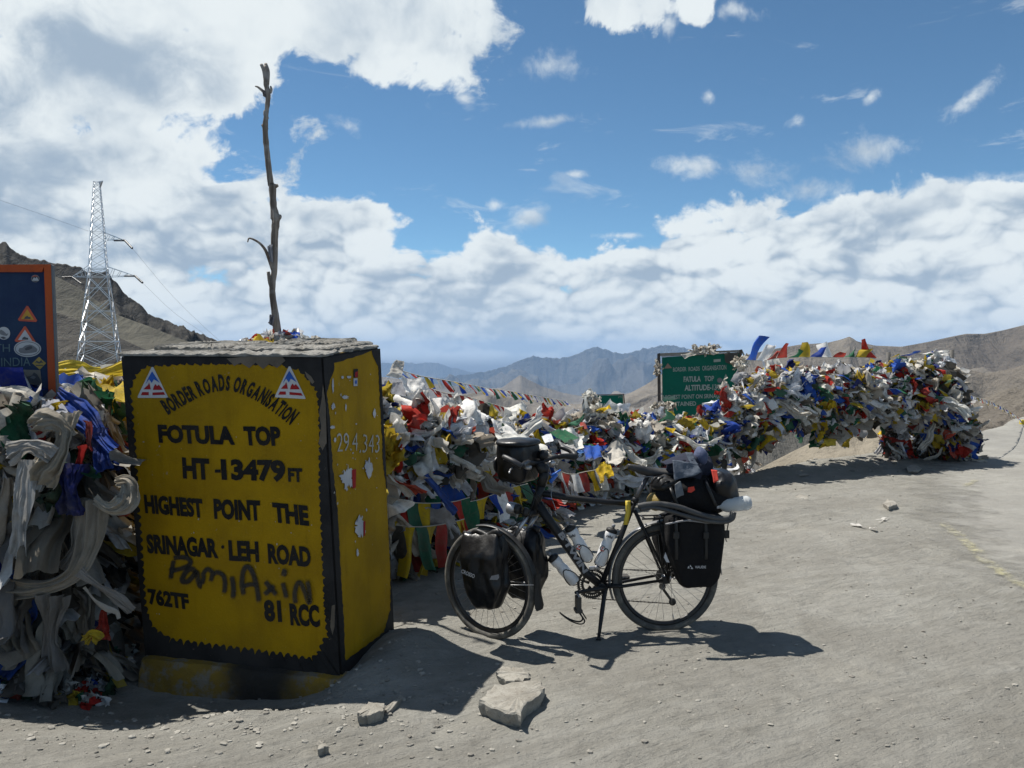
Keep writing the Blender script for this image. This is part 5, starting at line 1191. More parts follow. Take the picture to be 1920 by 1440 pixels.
for s, e in ((-1, ce), (1, -ce)):
    a0_ = BBp + bn * 0.062 * s; a1_ = a0_ + e * 0.172 + bn * 0.012 * s; mb = MB(); mb.tube([a0_ - e * 0.015, a0_ + e * 0.03, a0_ + e * 0.1, a1_, a1_ + e * 0.012], [0.013, 0.016, 0.012, 0.012, 0.008], 10, flat=(1, 0.7)); ck = mb.build('crank', m_bframe, bike)
    pc = a1_ + bn * 0.055 * s
    mb = MB(); mb.tube([a1_, pc + bn * 0.04 * s], 0.007, 8); mb.build('pedal_axle', m_alu, ck)
    if s < 0:
        pd = Vector((0, 0, -1)); mb = MB(); mb.box(pc - UP * 0.05, (0.03, 0.075, 0.085), Rr, 0.004); mb.box(pc - UP * 0.095, (0.045, 0.08, 0.02), Rr, 0.004); pdl = mb.build('pedal', m_chain, ck)
        w0 = pc - UP * 0.10; mb = MB()
        for o2 in (-0.03, 0.03):
            mb.tube(curve_pts([w0 + bn * o2, w0 + bn * o2 - UP * 0.055 + bd * 0.035, w0 + bn * o2 * 0.8 - UP * 0.075 + bd * 0.01, w0 + bn * o2 * 0.6 - UP * 0.055 - bd * 0.05, w0 + bn * o2 * 0.2 - UP * 0.02 - bd * 0.10, w0 - UP * 0.005 - bd * 0.115], 5), 0.005, 6, flat=(1, 0.7))
        mb.tube(curve_pts([w0 - bn * 0.035 + bd * 0.02, w0 - bn * 0.03 + bd * 0.045 - UP * 0.04, w0 + bn * 0.03 + bd * 0.045 - UP * 0.04, w0 + bn * 0.035 + bd * 0.02], 4), 0.004, 6); mb.build('toe_clip', m_flap, ck)
    else:
        mb = MB(); mb.box(pc, (0.085, 0.075, 0.025), Rr, 0.004); mb.build('pedal', m_chain, ck)
# chain: upper and lower run with small link bumps
RHc = RH + bn * 0.055
def chain(p, q, name='chain'):
    mb = MB(); n = int((q - p).length / 0.0127); 
    for i in range(n):
        a = p.lerp(q, i / n); b_ = p.lerp(q, (i + 0.92) / n); w = 0.0045 if i % 2 else 0.0032; mb.tube([a, b_], w, 4, True, flat=(1, 0.9 if i % 2 else 0.6), smooth=False)
    return mb
DR = BK(1264, 1133, 0.055)
mb = chain(CRc - bd * 0.045 + UP * 0.098 + bn * 0.012, RHc + UP * 0.028); m2 = chain(CRc - bd * 0.045 - UP * 0.098 + bn * 0.012, DR - UP * 0.012); mb.add(m2.v, m2.f); mb.build('chain', m_chain, bike)
for k, (R, of) in enumerate(((0.055, 0.030), (0.048, 0.036), (0.041, 0.042), (0.034, 0.048), (0.028, 0.054))):
    mb = MB(); mb.lathe(RH + bn * of, bn, [(0, R - 0.01), (0.0005, R), (0.0025, R), (0.003, R - 0.01)], 22, False); mb.build('sprocket', m_chain, bike)
mb = MB(); mb.tube(curve_pts([RHc - UP * 0.02, RHc - UP * 0.06 - bd * 0.01, RHc - UP * 0.085 - bd * 0.0, DR - UP * 0.0], 5), [0.012] * 8 + [0.009] * 8, 8, flat=(1, 0.6)); mb.lathe(DR - bn * 0.006, bn, [(0, 0.012), (0.001, 0.024), (0.011, 0.024), (0.012, 0.012)], 14); mb.lathe(RHc - UP * 0.075, bn, [(0, 0.01), (0.001, 0.022), (0.011, 0.022), (0.012, 0.01)], 14); mb.build('rear_derailleur', m_chain, bike)
mb = MB(); mb.tube([BBp + bn * 0.04 + UP * 0.12 - bd * .01, BBp + bn * 0.05 + UP * 0.085 - bd * 0.03], [0.014, 0.010], 8); mb.box(BBp + bn * 0.055 + UP * 0.10 - bd * 0.03, (0.07, 0.02, 0.022), Rr, 0.004); mb.build('front_derailleur', m_alu, bike)
# kickstand
k0 = BK(1136, 1112, -0.03); k1 = BK(1131, 1150, -0.08); kf = BK(1124, 1207, -0.16); kf.z = gz(kf.x, kf.y) + 0.003
mb = MB(); mb.tube([BK(1138, 1102, -0.01), k0, k0.lerp(k1, 0.5) , k1, k1.lerp(kf, 0.5), kf.lerp(k1, .04)], [0.020, 0.017, 0.014, 0.015, 0.012, 0.010], 9); mb.build('kickstand', m_bframe, bike)
mb = MB(); mb.tube([kf.lerp(k1, 0.10), kf + UP * 0.002], [0.012, 0.017], 9); mb.build('kickstand_foot', m_flap, bike)
# seat post and saddle
mb = MB(); mb.tube([STt - (STt - BBp).normalized() * 0.02, BK(1216, 893)], 0.0145, 12); mb.build('seat_post', m_alu and mat_simple('grey_seat_post', (0.10, 0.10, 0.105), 0.4, 0.7, dirt=0.3), bike)
mb = MB(); mb.lathe(STt - UP * 0.012, (STt - BBp).normalized(), [(0, 0.019), (0.001, 0.022), (0.028, 0.022), (0.03, 0.019)], 14); mb.build('seat_clamp', m_bframe, bike)
sd0 = BK(1178, 875); sd1 = BK(1272, 884)
vs = []; N1, N2 = 22, 14
for i in range(N1 + 1):
    t = i / N1; c_ = sd0.lerp(sd1, t); w = 0.020 + 0.062 * (max(0, (t - 0.30) / 0.7) ** 1.2) if t > 0.3 else 0.020 - 0.012 * max(0, (0.12 - t) / 0.12) ** 2 * 1.2
    hh = 0.012 + 0.022 * math.sin(math.pi * min(1, t * 0.9 + 0.12)); up_ = 0.012 * math.cos(t * 5.5) * (1 - t) + 0.012 * t ** 3
    if t > 0.9: w *= 1 - ((t - .9) / .1) ** 2 * 0.35
    for j in range(N2):
        a = 2 * math.pi * j / N2; yy = math.cos(a) * w; zz = math.sin(a); zz = zz * (hh * 0.75 if zz > 0 else hh * (1.0 + 0.7 * abs(math.cos(a)) * t))
        vs.append(c_ + bn * yy + UP * (zz + up_ - 0.012 - (0.012 * (abs(math.cos(a)) ** 2) * t)))
fs = [(i * N2 + j, i * N2 + (j + 1) % N2, (i + 1) * N2 + (j + 1) % N2, (i + 1) * N2 + j) for i in range(N1) for j in range(N2)]; fs.append(tuple(range(N2))); fs.append(tuple(reversed(range(N1 * N2, (N1 + 1) * N2))))
mb = MB(); mb.add(vs, fs, True); sdl = mb.build('saddle', m_saddle, bike)
for s in (-1, 1):
    mb = MB(); mb.tube(curve_pts([sd0 + bd * 0.03 - UP * 0.01, BK(1200, 893) + bn * 0.02 * s, BK(1228, 893) + bn * 0.022 * s, sd1 - bd * 0.04 + bn * 0.05 * s - UP * 0.02], 5), 0.0035, 6); mb.build('saddle_rail', m_alu, sdl)
# water bottles in cages
def bottle(a, b_, off, name='water_bottle'):
    A = BK(*a, off); B = BK(*b_, off); ax = (A - B).normalized(); L = (A - B).length
    mb = MB(); mb.lathe(B, ax, [(0, 0.020), (0.003, 0.032), (0.012, 0.0365), (L * 0.52, 0.0365), (L * 0.56, 0.0345), (L * 0.60, 0.0310), (L * 0.66, 0.0310), (L * 0.71, 0.0355), (L * 0.83, 0.0355), (L * 0.86, 0.034)], 24); bo = mb.build(name, m_white, None)
    mb = MB(); mb.lathe(B + ax * L * 0.86, ax, [(0, 0.034), (0.001, 0.0365), (0.018, 0.0365), (0.026, 0.028), (0.030, 0.013), (0.034, 0.012)], 20); mb.build('bottle_cap', m_flap, bo)
    mb = MB(); mb.lathe(B + ax * (L * 0.86 + 0.034), ax, [(0, 0.009), (0.001, 0.011), (0.018, 0.011), (0.020, 0.008)], 14); mb.build('spout', m_logog, bo)
    ca = MB(); nb = -bn; sd_ = ax.cross(nb).normalized()
    for q in (-1, 1):
        ca.tube(curve_pts([B + ax * 0.0 + sd_ * 0.024 * q + nb * 0.0, B + ax * 0.02 + sd_ * 0.038 * q + nb * 0.012, B + ax * 0.07 + sd_ * 0.034 * q + nb * 0.020, B + ax * 0.115 + sd_ * 0.012 * q + nb * 0.038], 5), 0.003, 6)
    ca.tube(curve_pts([B - ax * 0.003 + sd_ * 0.024, B - ax * 0.005 + nb * 0.030, B - ax * 0.003 - sd_ * 0.024], 4), 0.003, 6)
    ca.tube(curve_pts([B + ax * 0.115 + sd_ * 0.012 + nb * 0.038, B + ax * 0.12 + nb * 0.04, B + ax * 0.115 - sd_ * 0.012 + nb * 0.038], 4), 0.003, 6)
    ca.build('bottle_cage', m_flap, bike)
    pl = (B + ax * L * 0.5 + nb * 0.0375, nb)
    return bo, pl
b1, p1 = bottle((1066, 986), (1106, 1053), -0.005); tag(b1, 'white squeeze bottle on top of the down tube, upper left of the three', 'bottle', 'white bottles on the bicycle')
mb = MB(); tube_text(mb, 'zefal', (1068, 1011), (1080, 1008), 5, p1, 0.02); plane_disc(mb, 1086, 1028, 5.5, 5.5, p1, 0.0, 14); mb.build('bottle_print', m_flap, b1)
mb = MB(); plane_disc(mb, 1086, 1028, 4.2, 4.2, (p1[0], p1[1]), 0.001, 14); mb.build('bottle_print', m_white, b1); mb = MB(); plane_poly(mb, [(1083, 1025), (1089, 1026), (1084, 1031), (1089, 1032), (1088, 1034), (1081, 1032), (1086, 1027)], p1, 0.002); mb.build('bottle_print', m_red, b1)
b2, p2 = bottle((1151, 990), (1124, 1063), -0.005); tag(b2, 'white squeeze bottle standing against the seat tube, right of the other two', 'bottle', 'white bottles on the bicycle')
mb = MB(); tube_text(mb, 'zefal', (1137, 1008), (1149, 1013), 5, p2, 0.02); plane_disc(mb, 1131, 1031, 5.5, 5.5, p2, 0.0, 14); mb.build('bottle_print', m_flap, b2)
mb = MB(); plane_disc(mb, 1131, 1031, 4.2, 4.2, p2, 0.001, 14); mb.build('bottle_print', m_white, b2); mb = MB(); plane_poly(mb, [(1128, 1028), (1134, 1029), (1129, 1034), (1134, 1035), (1133, 1037), (1126, 1035), (1131, 1030)], p2, 0.002); mb.build('bottle_print', m_red, b2)
b3, p3 = bottle((1033, 1044), (1080, 1096), -0.005); tag(b3, 'white squeeze bottle slung under the down tube, lowest of the three', 'bottle', 'white bottles on the bicycle')
# rear rack
RT_ = 0.745
mb = MB()
for s in (-1, 1):
    mb.tube([RH - bd * 0.17 + bn * 0.055 * s + UP * (RT_ - WR), RH + bd * 0.25 + bn * 0.055 * s + UP * (RT_ - WR)], 0.006, 7)
    for e in (-0.06, 0.04, 0.13): mb.tube([RH + bn * 0.07 * s + UP * 0.01, RH + bn * 0.06 * s + bd * e + UP * (RT_ - WR)], 0.005, 7)
for e in (-0.15, -0.03, 0.1, 0.22): mb.tube([RH + bd * e - bn * 0.055 + UP * (RT_ - WR), RH + bd * e + bn * 0.055 + UP * (RT_ - WR)], 0.005, 7)
mb.build('rear_rack', m_bframe, bike)
# rear panniers
def rshape(x, y, z):
    t = (z + 1) / 2
    x2 = x
    if x < 0: x2 = x * (0.58 + 0.42 * min(1, t * 1.7))
    return x2, y, z
c = BK(1302, 1032, -0.165)
rp = soft_bag(c, bd, bn, UP, (0.385, 0.17, 0.46), 0.14, (0.82, 1.0), 0.17, 21, 0.006, m_nylon, 'rear_pannier', shape=rshape, n=22); rp['label'] = 'near rear pannier of dull black nylon'
PLr = (c - bn * 0.105, -bn); mb = MB(); plane_text(mb, 'VAUDE', (1306, 1069), (1327, 1069), (1306, 1064), PLr, 0.0, 0.02, 0.0); plane_poly(mb, [(1292, 1069), (1294, 1064), (1296, 1069)], PLr, 0.0); plane_poly(mb, [(1296, 1066), (1297, 1062), (1300, 1066)], PLr, 0.0); plane_poly(mb, [(1298, 1070), (1300, 1066), (1303, 1070)], PLr, 0.0); mb.build('pannier_lettering', m_logo, rp)
mb = MB(); plane_poly(mb, [(1247, 1048), (1250, 1038), (1253, 1046), (1258, 1058), (1252, 1057)], PLr, 0.0); mb.build('reflector', m_logo, rp)
for q_ in ((1262, 1318), ):
    for x_ in q_:
        m3 = MB(); m3.tube(curve_pts([BK(x_ + 8, 972, -0.245), BK(x_ + 8, 985, -0.262), BK(x_ + 9, 1030, -0.268), BK(x_ + 9, 1052, -0.262)], 5), 0.011, 6, flat=(0.25, 1)); m3.build('strap', m_flap, rp)
        m3 = MB(); m3.box(BK(x_ + 8.5, 1006, -0.272), (0.034, 0.012, 0.04), Rr, 0.004); m3.build('buckle', m_flap, rp)
m3 = MB(); m3.tube(curve_pts([BK(1250, 985, -0.255), BK(1290, 978, -0.27), BK(1330, 982, -0.27), BK(1362, 980, -0.25)], 6), 0.006, 6); m3.build('piping', m_logog, rp)
soft_bag(BK(1303, 1010, -0.24), bd, bn, UP, (0.22, 0.035, 0.25), 0.3, (0.75, 1.0), 0.3, 24, 0.005, m_nylon, 'pannier_pocket', rp)
mb = MB(); mb.tube(curve_pts([BK(1372, 960, -0.13), BK(1368, 985, -0.15), BK(1364, 1012, -0.15), BK(1366, 1018, -0.15)], 4), 0.012, 6, flat=(0.25, 1)); mb.build('strap', m_flap, rp)
mb = MB(); mb.box(BK(1366, 1004, -0.16), (0.03, 0.012, 0.05), Rr, 0.003); mb.build('buckle', m_flap, rp)
c = BK(1275, 1025, 0.165); rp = soft_bag(c, bd, bn, UP, (0.36, 0.16, 0.42), 0.14, (0.82, 1.0), 0.17, 22, 0.006, m_nylon, 'rear_pannier', shape=rshape, n=16); rp['label'] = 'far rear pannier mostly hidden behind the wheel'
# ------------------------------------------------------------------ load strapped on the rear rack: separate things
def cloth_sheet(pts4, nu, nv, amp, seed, mat, name, f=9.0, parent=None, thick=0.004, mids=None):
    """draped cloth: bilinear patch of four corners with folds"""
    r_ = random.Random(seed); from mathutils import noise as mn
    a, b_, c, d = [Vector(p) for p in pts4]; vs = []
    ox = r_.uniform(0, 99)
    for j in range(nv + 1):
        for i in range(nu + 1):
            u, v = i / nu, j / nv; p = (a * (1 - u) + b_ * u) * (1 - v) + (d * (1 - u) + c * u) * v
            if mids: p = p + Vector(mids) * (math.sin(math.pi * u) * math.sin(math.pi * v))
            n_ = mn.noise_vector(p * f + Vector((ox, 0, 0))); n2 = mn.noise_vector(p * f * 2.7 + Vector((0, ox, 0))); rg = abs(mn.noise(p * f * 1.3 + Vector((0, 0, ox))))
            vs.append(p + n_ * amp + n2 * amp * 0.4 - Vector((0, -1, 0)) * rg * amp * 1.2)
    fs = grid_faces(nv + 1, nu + 1).tolist(); mb = MB(); mb.add(vs, fs, True); o = mb.build(name, mat, parent)
    md = o.modifiers.new('thickness', 'SOLIDIFY'); md.thickness = thick
    return o
dry = soft_bag(BK(1302, 925, -0.02), bd, bn, UP, (0.54, 0.32, 0.25), 0.15, (1, 0.92), 0.36, 31, 0.014, m_nylon, 'duffel_bag', None, n=20)
tag(dry, 'black duffel bag strapped lengthwise on the rear rack of the bicycle', 'bag')
m_ = MB(); plane_poly(m_, [(1292, 915), (1303, 913), (1305, 920), (1298, 925), (1291, 924)], (BK(1298, 920, -0.225), -bn), 0.0); m_.build('red_tag', m_red, dry)
for (q0, q1) in (((1252, 905), (1275, 955)), ((1318, 895), (1345, 950))):
    m_ = MB(); m_.tube(curve_pts([BK(*q0, -0.02) + UP * 0.02, BK((q0[0] * 0.6 + q1[0] * .4), (q0[1] * .6 + q1[1] * .4) - 4, -0.215), BK(*q1, -0.215)], 5), 0.012, 6, flat=(0.3, 1)); m_.build('strap', m_flap, dry)
rear = soft_bag(BK(1350, 914, -0.04), bd, bn, UP, (0.22, 0.30, 0.21), 0.15, (1, 0.85), 0.40, 33, 0.012, m_tarp, 'dry_bag', None, n=16)
tag(rear, 'glossy black dry bag at the tail end of the luggage pile', 'bag')
yb = soft_bag(BK(1240, 940, -0.03), bd, bn, UP, (0.17, 0.16, 0.11), 0.1, (1, 0.8), 0.42, 35, 0.008, mat_simple('olive_yellow_sack', (0.20, 0.13, 0.015), 0.6, bump=0.6, bscale=30), 'stuff_sack', None, n=12)
tag(yb, 'small dull yellow stuff sack tucked under the saddle behind the seat post', 'bag')
jk = soft_bag(BK(1290, 876, -0.02), bd, bn, UP, (0.34, 0.24, 0.15), 0.2, (1, 0.55), 0.5, 41, 0.026, m_fabric, 'jacket', None, n=20)
tag(jk, 'crumpled navy jacket heaped on top of the bicycle luggage', 'jacket')
cloth_sheet([BK(1262, 864, -0.17), BK(1310, 870, -0.18), BK(1316, 888, -0.22), BK(1268, 904, -0.23)], 18, 14, 0.012, 3, m_gfab, 'jacket_sleeve', parent=jk)
cloth_sheet([BK(1288, 850, -0.10), BK(1300, 848, -0.10), BK(1317, 888, -0.2), BK(1305, 886, -0.2)], 10, 18, 0.010, 4, m_gfab, 'jacket_sleeve', parent=jk)
soft_bag(BK(1316, 856, -0.08), bd, bn, UP, (0.085, 0.09, 0.12), 0.1, (1, 0.8), 0.5, 44, 0.008, mat_simple('blue_grey_cloth', (0.055, 0.07, 0.13), 0.85, bump=0.7, bscale=30), 'jacket_hood', jk, n=10)
cloth_sheet([BK(1238, 868, -0.05), BK(1290, 848, -0.02), BK(1300, 864, -0.12), BK(1250, 872, -0.12)], 18, 8, 0.010, 5, m_fabric, 'jacket_hem', parent=jk)
cloth_sheet([BK(1335, 882, -0.18), BK(1346, 884, -0.18), BK(1350, 903, -0.22), BK(1340, 907, -0.22)], 6, 9, 0.006, 6, m_red, 'red_cord', parent=jk)
sh = soft_bag(BK(1246, 905, -0.05), bd, bn, UP, (0.17, 0.22, 0.10), 0.1, (1, 0.9), 0.42, 47, 0.012, m_flap, 'sandals', None, n=12); tag(sh, 'pair of black sandals wedged behind the saddle', 'shoes')
for k_i, (xa, ya, xb, yb_) in enumerate(((1234, 905, 1245, 896), (1242, 912, 1256, 904), (1222, 908, 1234, 896))):
    m_ = MB(); m_.tube(curve_pts([BK(xa, ya, -0.15), BK((xa + xb) / 2, (ya + yb_) / 2 - 3, -0.175), BK(xb, yb_, -0.15)], 5), 0.011, 6, flat=(0.3, 1)); m_.build('sandal_strap', m_saddle, sh)
gl = cloth_sheet([BK(1268, 910, -0.215), BK(1280, 903, -0.215), BK(1284, 928, -0.225), BK(1270, 934, -0.225)], 10, 14, 0.010, 9, mat_simple('grey_bag_fold', (0.10, 0.11, 0.12), 0.6), 'bag_fold', parent=dry)
# clear bottle lying across the tail
A = BK(1409, 944, -0.16); B = BK(1335, 952, -0.18); ax = (B - A).normalized(); L = (A - B).length
m_ = MB(); m_.lathe(A, ax, [(0, 0.025), (0.006, 0.040), (0.02, 0.0455), (0.032, 0.0455), (0.036, 0.043), (0.04, 0.0455), (0.056, 0.0455), (0.060, 0.043), (0.064, 0.0455), (0.08, 0.0455), (0.084, 0.043), (0.088, 0.0455), (0.16, 0.0455), (0.185, 0.035), (0.20, 0.018), (0.215, 0.015)], 24)
pb = m_.build('plastic_bottle', m_pet); tag(pb, 'clear empty plastic bottle lying across the tail of the luggage', 'bottle')
m_ = MB(); m_.lathe(A + ax * 0.213, ax, [(0, 0.014), (0.001, 0.0165), (0.016, 0.0165), (0.017, 0.013)], 14); m_.build('bottle_cap', m_logo, pb)
# folded spare tyre along the rack
m_ = MB(); up1 = [(1198, 951), (1215, 948), (1240, 947), (1275, 953), (1310, 965), (1345, 974), (1370, 972), (1378, 962)]; lo = [(1202, 957), (1225, 953), (1258, 960), (1295, 971), (1330, 979), (1360, 981), (1376, 975), (1380, 962)]
m_.tube(curve_pts([BK(a, b_, -0.272) for a, b_ in up1], 8), 0.0185, 10); m_.tube(curve_pts([BK(a, b_, -0.283) for a, b_ in lo], 8), 0.013, 10)
tag(m_.build('spare_tyre', mat_simple('spare_tyre_rubber', (0.035, 0.035, 0.036), 0.45, 0, 0.5, dirt=0.5, dirtcol=(0.12, 0.115, 0.10))), 'folded black spare tyre strapped along the side of the rear rack', 'tyre')
# yellow reflective band round the frame
vs = []
for i, (x0, x1, y) in enumerate(((1174, 1183, 940), (1174.5, 1184, 952), (1174, 1183.5, 964), (1172, 1181, 975), (1170, 1178.5, 986))):
    for x, of in ((x0, -0.026), (x0 + 0.33 * (x1 - x0), -0.034), (x0 + 0.66 * (x1 - x0), -0.034), (x1, -0.026)): vs.append(BK(x, y, of))
m_ = MB(); m_.add(vs, grid_faces(5, 4).tolist(), True); o = m_.build('reflective_band', m_strap); o.modifiers.new('thickness', 'SOLIDIFY').thickness = 0.002
tag(o, 'yellow reflective band wrapped round the seat tube and top tube', 'strap')
# ------------------------------------------------------------------ prayer flags and scarves
from mathutils import noise as mn
def mat_cloth(name, src, spec=0.2, printed=True):
    m, g, b, o = mat_new(name); p = g.geo('Position')
    if src == 'dye': c = g.attr('dye', 'Color')
    else: c = E(g.t, g.n('ObjectInfo').outputs['Color'])
    n = g.noise(p, 22, 5, 0.65); c = g.mix(n.ss(0.45, 0.75, 0, 0.45), c, g.mix(0.6, c, (0.16, 0.13, 0.10))); c = g.mix(g.noise(p, 5.5, 5, 0.65).ss(0.45, 0.68, 0, 0.55), c, g.mix(0.55, c, (0.13, 0.115, 0.09)))
    c = g.mix(g.noise(p, 130, 2, 0.5).ss(0.55, 0.75, 0, 0.22), c, g.mix(0.75, c, (0.03, 0.03, 0.03)))
    g.put(c, b.inputs['Base Color']); b.inputs['Roughness'].default_value = 0.85; b.inputs['Specular IOR Level'].default_value = spec
    nb = g.bump(g.noise(p, 60, 4, 0.6) * 0.6 + g.noise(p, 25, 3, 0.6), 0.55, 0.010); g.put(nb, b.inputs['Normal'])
    t = g.n('BsdfTranslucent'); g.put(c, t.inputs[0]); mx = g.n('MixShader'); mx.inputs[0].default_value = 0.30
    g.link(b.outputs[0], mx.inputs[1]); g.link(t.outputs[0], mx.inputs[2]); g.link(mx.outputs[0], o.inputs[0]); return m
m_dye = mat_cloth('dyed_cloth_heap', 'dye'); m_cl = mat_cloth('dyed_cloth', 'obj')
WHITES = [(0.80, 0.79, 0.76), (0.70, 0.69, 0.64), (0.56, 0.53, 0.47), (0.42, 0.38, 0.32), (0.74, 0.76, 0.79), (0.46, 0.46, 0.47), (0.32, 0.28, 0.23)]
RED = [(0.42, 0.028, 0.018), (0.34, 0.045, 0.035), (0.46, 0.07, 0.04)]; YEL = [(0.55, 0.38, 0.018), (0.46, 0.33, 0.03), (0.60, 0.46, 0.06)]
BLU = [(0.018, 0.06, 0.32), (0.03, 0.10, 0.42), (0.015, 0.03, 0.16)]; GRN = [(0.02, 0.11, 0.055), (0.045, 0.14, 0.09), (0.03, 0.07, 0.04)]; DRK = [(0.06, 0.055, 0.045), (0.10, 0.09, 0.075)]
FAM = {'white': WHITES, 'red': RED, 'yellow': YEL, 'blue': BLU, 'green': GRN, 'dark': DRK}
def pick(r, w):
    x = r.random() * sum(w.values())
    for k, v in w.items():
        x -= v
        if x <= 0: return k
    return k
MIX = {'white': 58, 'red': 11, 'yellow': 10, 'blue': 8, 'green': 5, 'dark': 8}

def flut(seed, nx=7, nz=8):
    """square flag sewn along its top edge, blown out and rumpled, size 1"""
    r = random.Random(seed); o_ = Vector((r.uniform(0, 99), r.uniform(0, 99), r.uniform(0, 99))); vs = []; ph = r.uniform(0, 6.28); fr_ = r.uniform(4, 8); gather = r.uniform(0.35, 1.0); curl = r.uniform(-1.3, 1.3)
    for j in range(nz):
        t = j / (nz - 1); a = curl * t
        for i in range(nx):
            u = i / (nx - 1) - 0.5; w = gather + (1 - gather) * t
            y = math.sin(u * fr_ + ph + t * 2.4) * 0.15 * t ** 0.5 + (1 - 2 * abs(mn.noise(Vector((u * 2.2, t * 1.1, 0)) + o_))) * 0.16 * t - 0.08 * t
            q = Vector((u * w, y, 0)); L = (math.sin(a) / curl, (1 - math.cos(a)) / curl)
            vs.append(Vector((q.x, q.y * math.cos(a) + L[1], -L[0] + q.y * math.sin(a))) + mn.noise_vector(Vector((u * 2.5, t * 2.5, 4)) + o_) * 0.13 * t)
    return np.array(vs), grid_faces(nz, nx)
def crumple(seed, n=7, amp=0.42, f=1.5, asp=1.0):
    r = random.Random(seed); o_ = Vector((r.uniform(0, 99), r.uniform(0, 99), r.uniform(0, 99))); vs = []
    for j in range(n):
        for i in range(n):
            u, v = i / (n - 1) - 0.5, (j / (n - 1) - 0.5) * asp; p = Vector((u, 0.0, v)); k = 1 - 0.45 * (j / (n - 1))
            d = mn.noise_vector(p * f + o_) * amp + mn.noise_vector(p * f * 2.6 - o_) * amp * 0.30; d.y += (1 - 2.4 * abs(mn.noise(p * f * 2.2 + o_))) * 0.12; d.z += (1 - 2.4 * abs(mn.noise(p * f * 2.4 - o_))) * 0.08
            w = Vector((u * k * 0.85, 0.16 * math.sin(u * r.choice((9, 12, 15)) + v * 3), v * 0.8)) + d; vs.append(w)
    return np.array(vs), grid_faces(n, n)
def strip(seed, nu=7, nv=14, bend=0.5, w=0.34):
    """gathered scarf, length 1 along z, knotted at the top"""
    r = random.Random(seed); vs = []; ph = r.uniform(0, 6.28); pl = r.choice((1.5, 2, 2.5)); bx, by = r.uniform(-bend, bend), r.uniform(-bend, bend); tw = r.uniform(-1.2, 1.2); o_ = Vector((r.uniform(0, 99), 0, 0))
    for j in range(nv):
        t = j / (nv - 1); ww = w * (0.28 + 0.9 * t ** 0.8) * (1 - 0.25 * t * t); a = tw * t; c = Vector((bx * t * t, by * t * t, -t * (1 - 0.12 * abs(bx)))) + mn.noise_vector(Vector((t * 3.5, 0, 0)) + o_) * 0.17 * t ** 0.5
        for i in range(nu):
            u = i / (nu - 1) - 0.5; x = u * ww; y = math.sin(u * 6.283 * pl + ph + t * 2.5 + 1.5 * mn.noise(Vector((t * 4, u * 2, 5)) + o_)) * ww * 0.24 * (1 - 0.3 * t) + mn.noise(Vector((t * 3, u * 8, 1)) + o_) * ww * 0.26 + math.sin(u * 31 + ph * 2 + t * 3 + 4 * mn.noise(Vector((t * 3, 0, 2)) + o_)) * ww * 0.02
            vs.append(c + Vector((x * math.cos(a) - y * math.sin(a), x * math.sin(a) + y * math.cos(a), 0.03 * math.sin(u * 9 + ph) * t)))
    return np.array(vs), grid_faces(nv, nu)
CR = [crumple(100 + i, 9, 0.30 + 0.3 * (i % 4) / 4, 1.2 + 0.5 * (i % 3), 1.0 + 0.4 * (i % 2)) for i in range(26)]
ST = [strip(200 + i, 8, 12, 0.8) for i in range(18)]
FL = [flut(500 + i) for i in range(24)]
class Heap:
    def __init__(self): self.V = []; self.F = []; self.C = []; self.n = 0
    def put(self, proto, R, s, loc, c):
        V, F = proto; W = (V * s) @ np.array(R).T + np.array(loc); self.V.append(W); self.F.append(F + self.n); self.n += len(W); cc = np.ones((len(W), 4)); cc[:, :3] = c; self.C.append(cc)
    def build(self, name, label=None, cat=None):
        me = np_mesh(name, np.concatenate(self.V), np.concatenate(self.F), m_dye, True, dye=np.concatenate(self.C)); return tag(add_obj(name, me), label, cat, kind='stuff')
def rnd_rot(r, tilt=1.0):
    return (Matrix.Rotation(r.uniform(-math.pi, math.pi), 3, 'Z') @ Matrix.Rotation(r.gauss(0, 0.7 * tilt), 3, 'X') @ Matrix.Rotation(r.gauss(0, 0.7 * tilt), 3, 'Y'))
def wind_rot(r, side=0.0):
    """strip (down its local -z) blown out to the right and a little up or hanging"""
    a = r.gauss(0.95, 0.45); d = Vector((math.sin(a), r.gauss(-0.15, 0.35), -math.cos(a) + 0.0)).normalized(); return d.to_track_quat('-Z', 'Y').to_matrix() @ Matrix.Rotation(r.uniform(0, 6.28), 3, 'Z')
_pm = {}
def proto_mesh(kind, i):
    k = (kind, i)
    if k not in _pm: V, F = (CRB if kind == 'c' else STB)[i]; _pm[k] = np_mesh('cloth_' + kind, V, F, m_cl, True)
    return _pm[k]
CRB = [crumple(300 + i, 13, 0.30 + 0.25 * (i % 4) / 4, 1.2 + 0.5 * (i % 3), 1.0 + 0.4 * (i % 2)) for i in range(24)]
STB = [strip(400 + i, 24, 20, 0.40) for i in range(24)]
for lst in (CRB, STB):
    for k in range(len(lst)):
        V, F = lst[k]; N_ = np.array([tuple(mn.noise_vector(Vector(v) * 7.0 + Vector((k * 3.3, 0, 0)))) for v in V]); lst[k] = (V + N_ * (0.035 if lst is CRB else 0.007), F)
def single(kind, i, R, s, loc, c, name, label, cat, group):
    o = bpy.data.objects.new(name, proto_mesh(kind, i)); col.objects.link(o); M = R.to_4x4() @ Matrix.Scale(s, 4); M.translation = Vector(loc); o.matrix_world = M; o.color = (*c, 1); return tag(o, label, cat, group)
COLN = {'white': 'off-white', 'red': 'red', 'yellow': 'yellow', 'blue': 'blue', 'green': 'green', 'dark': 'grimy brown'}

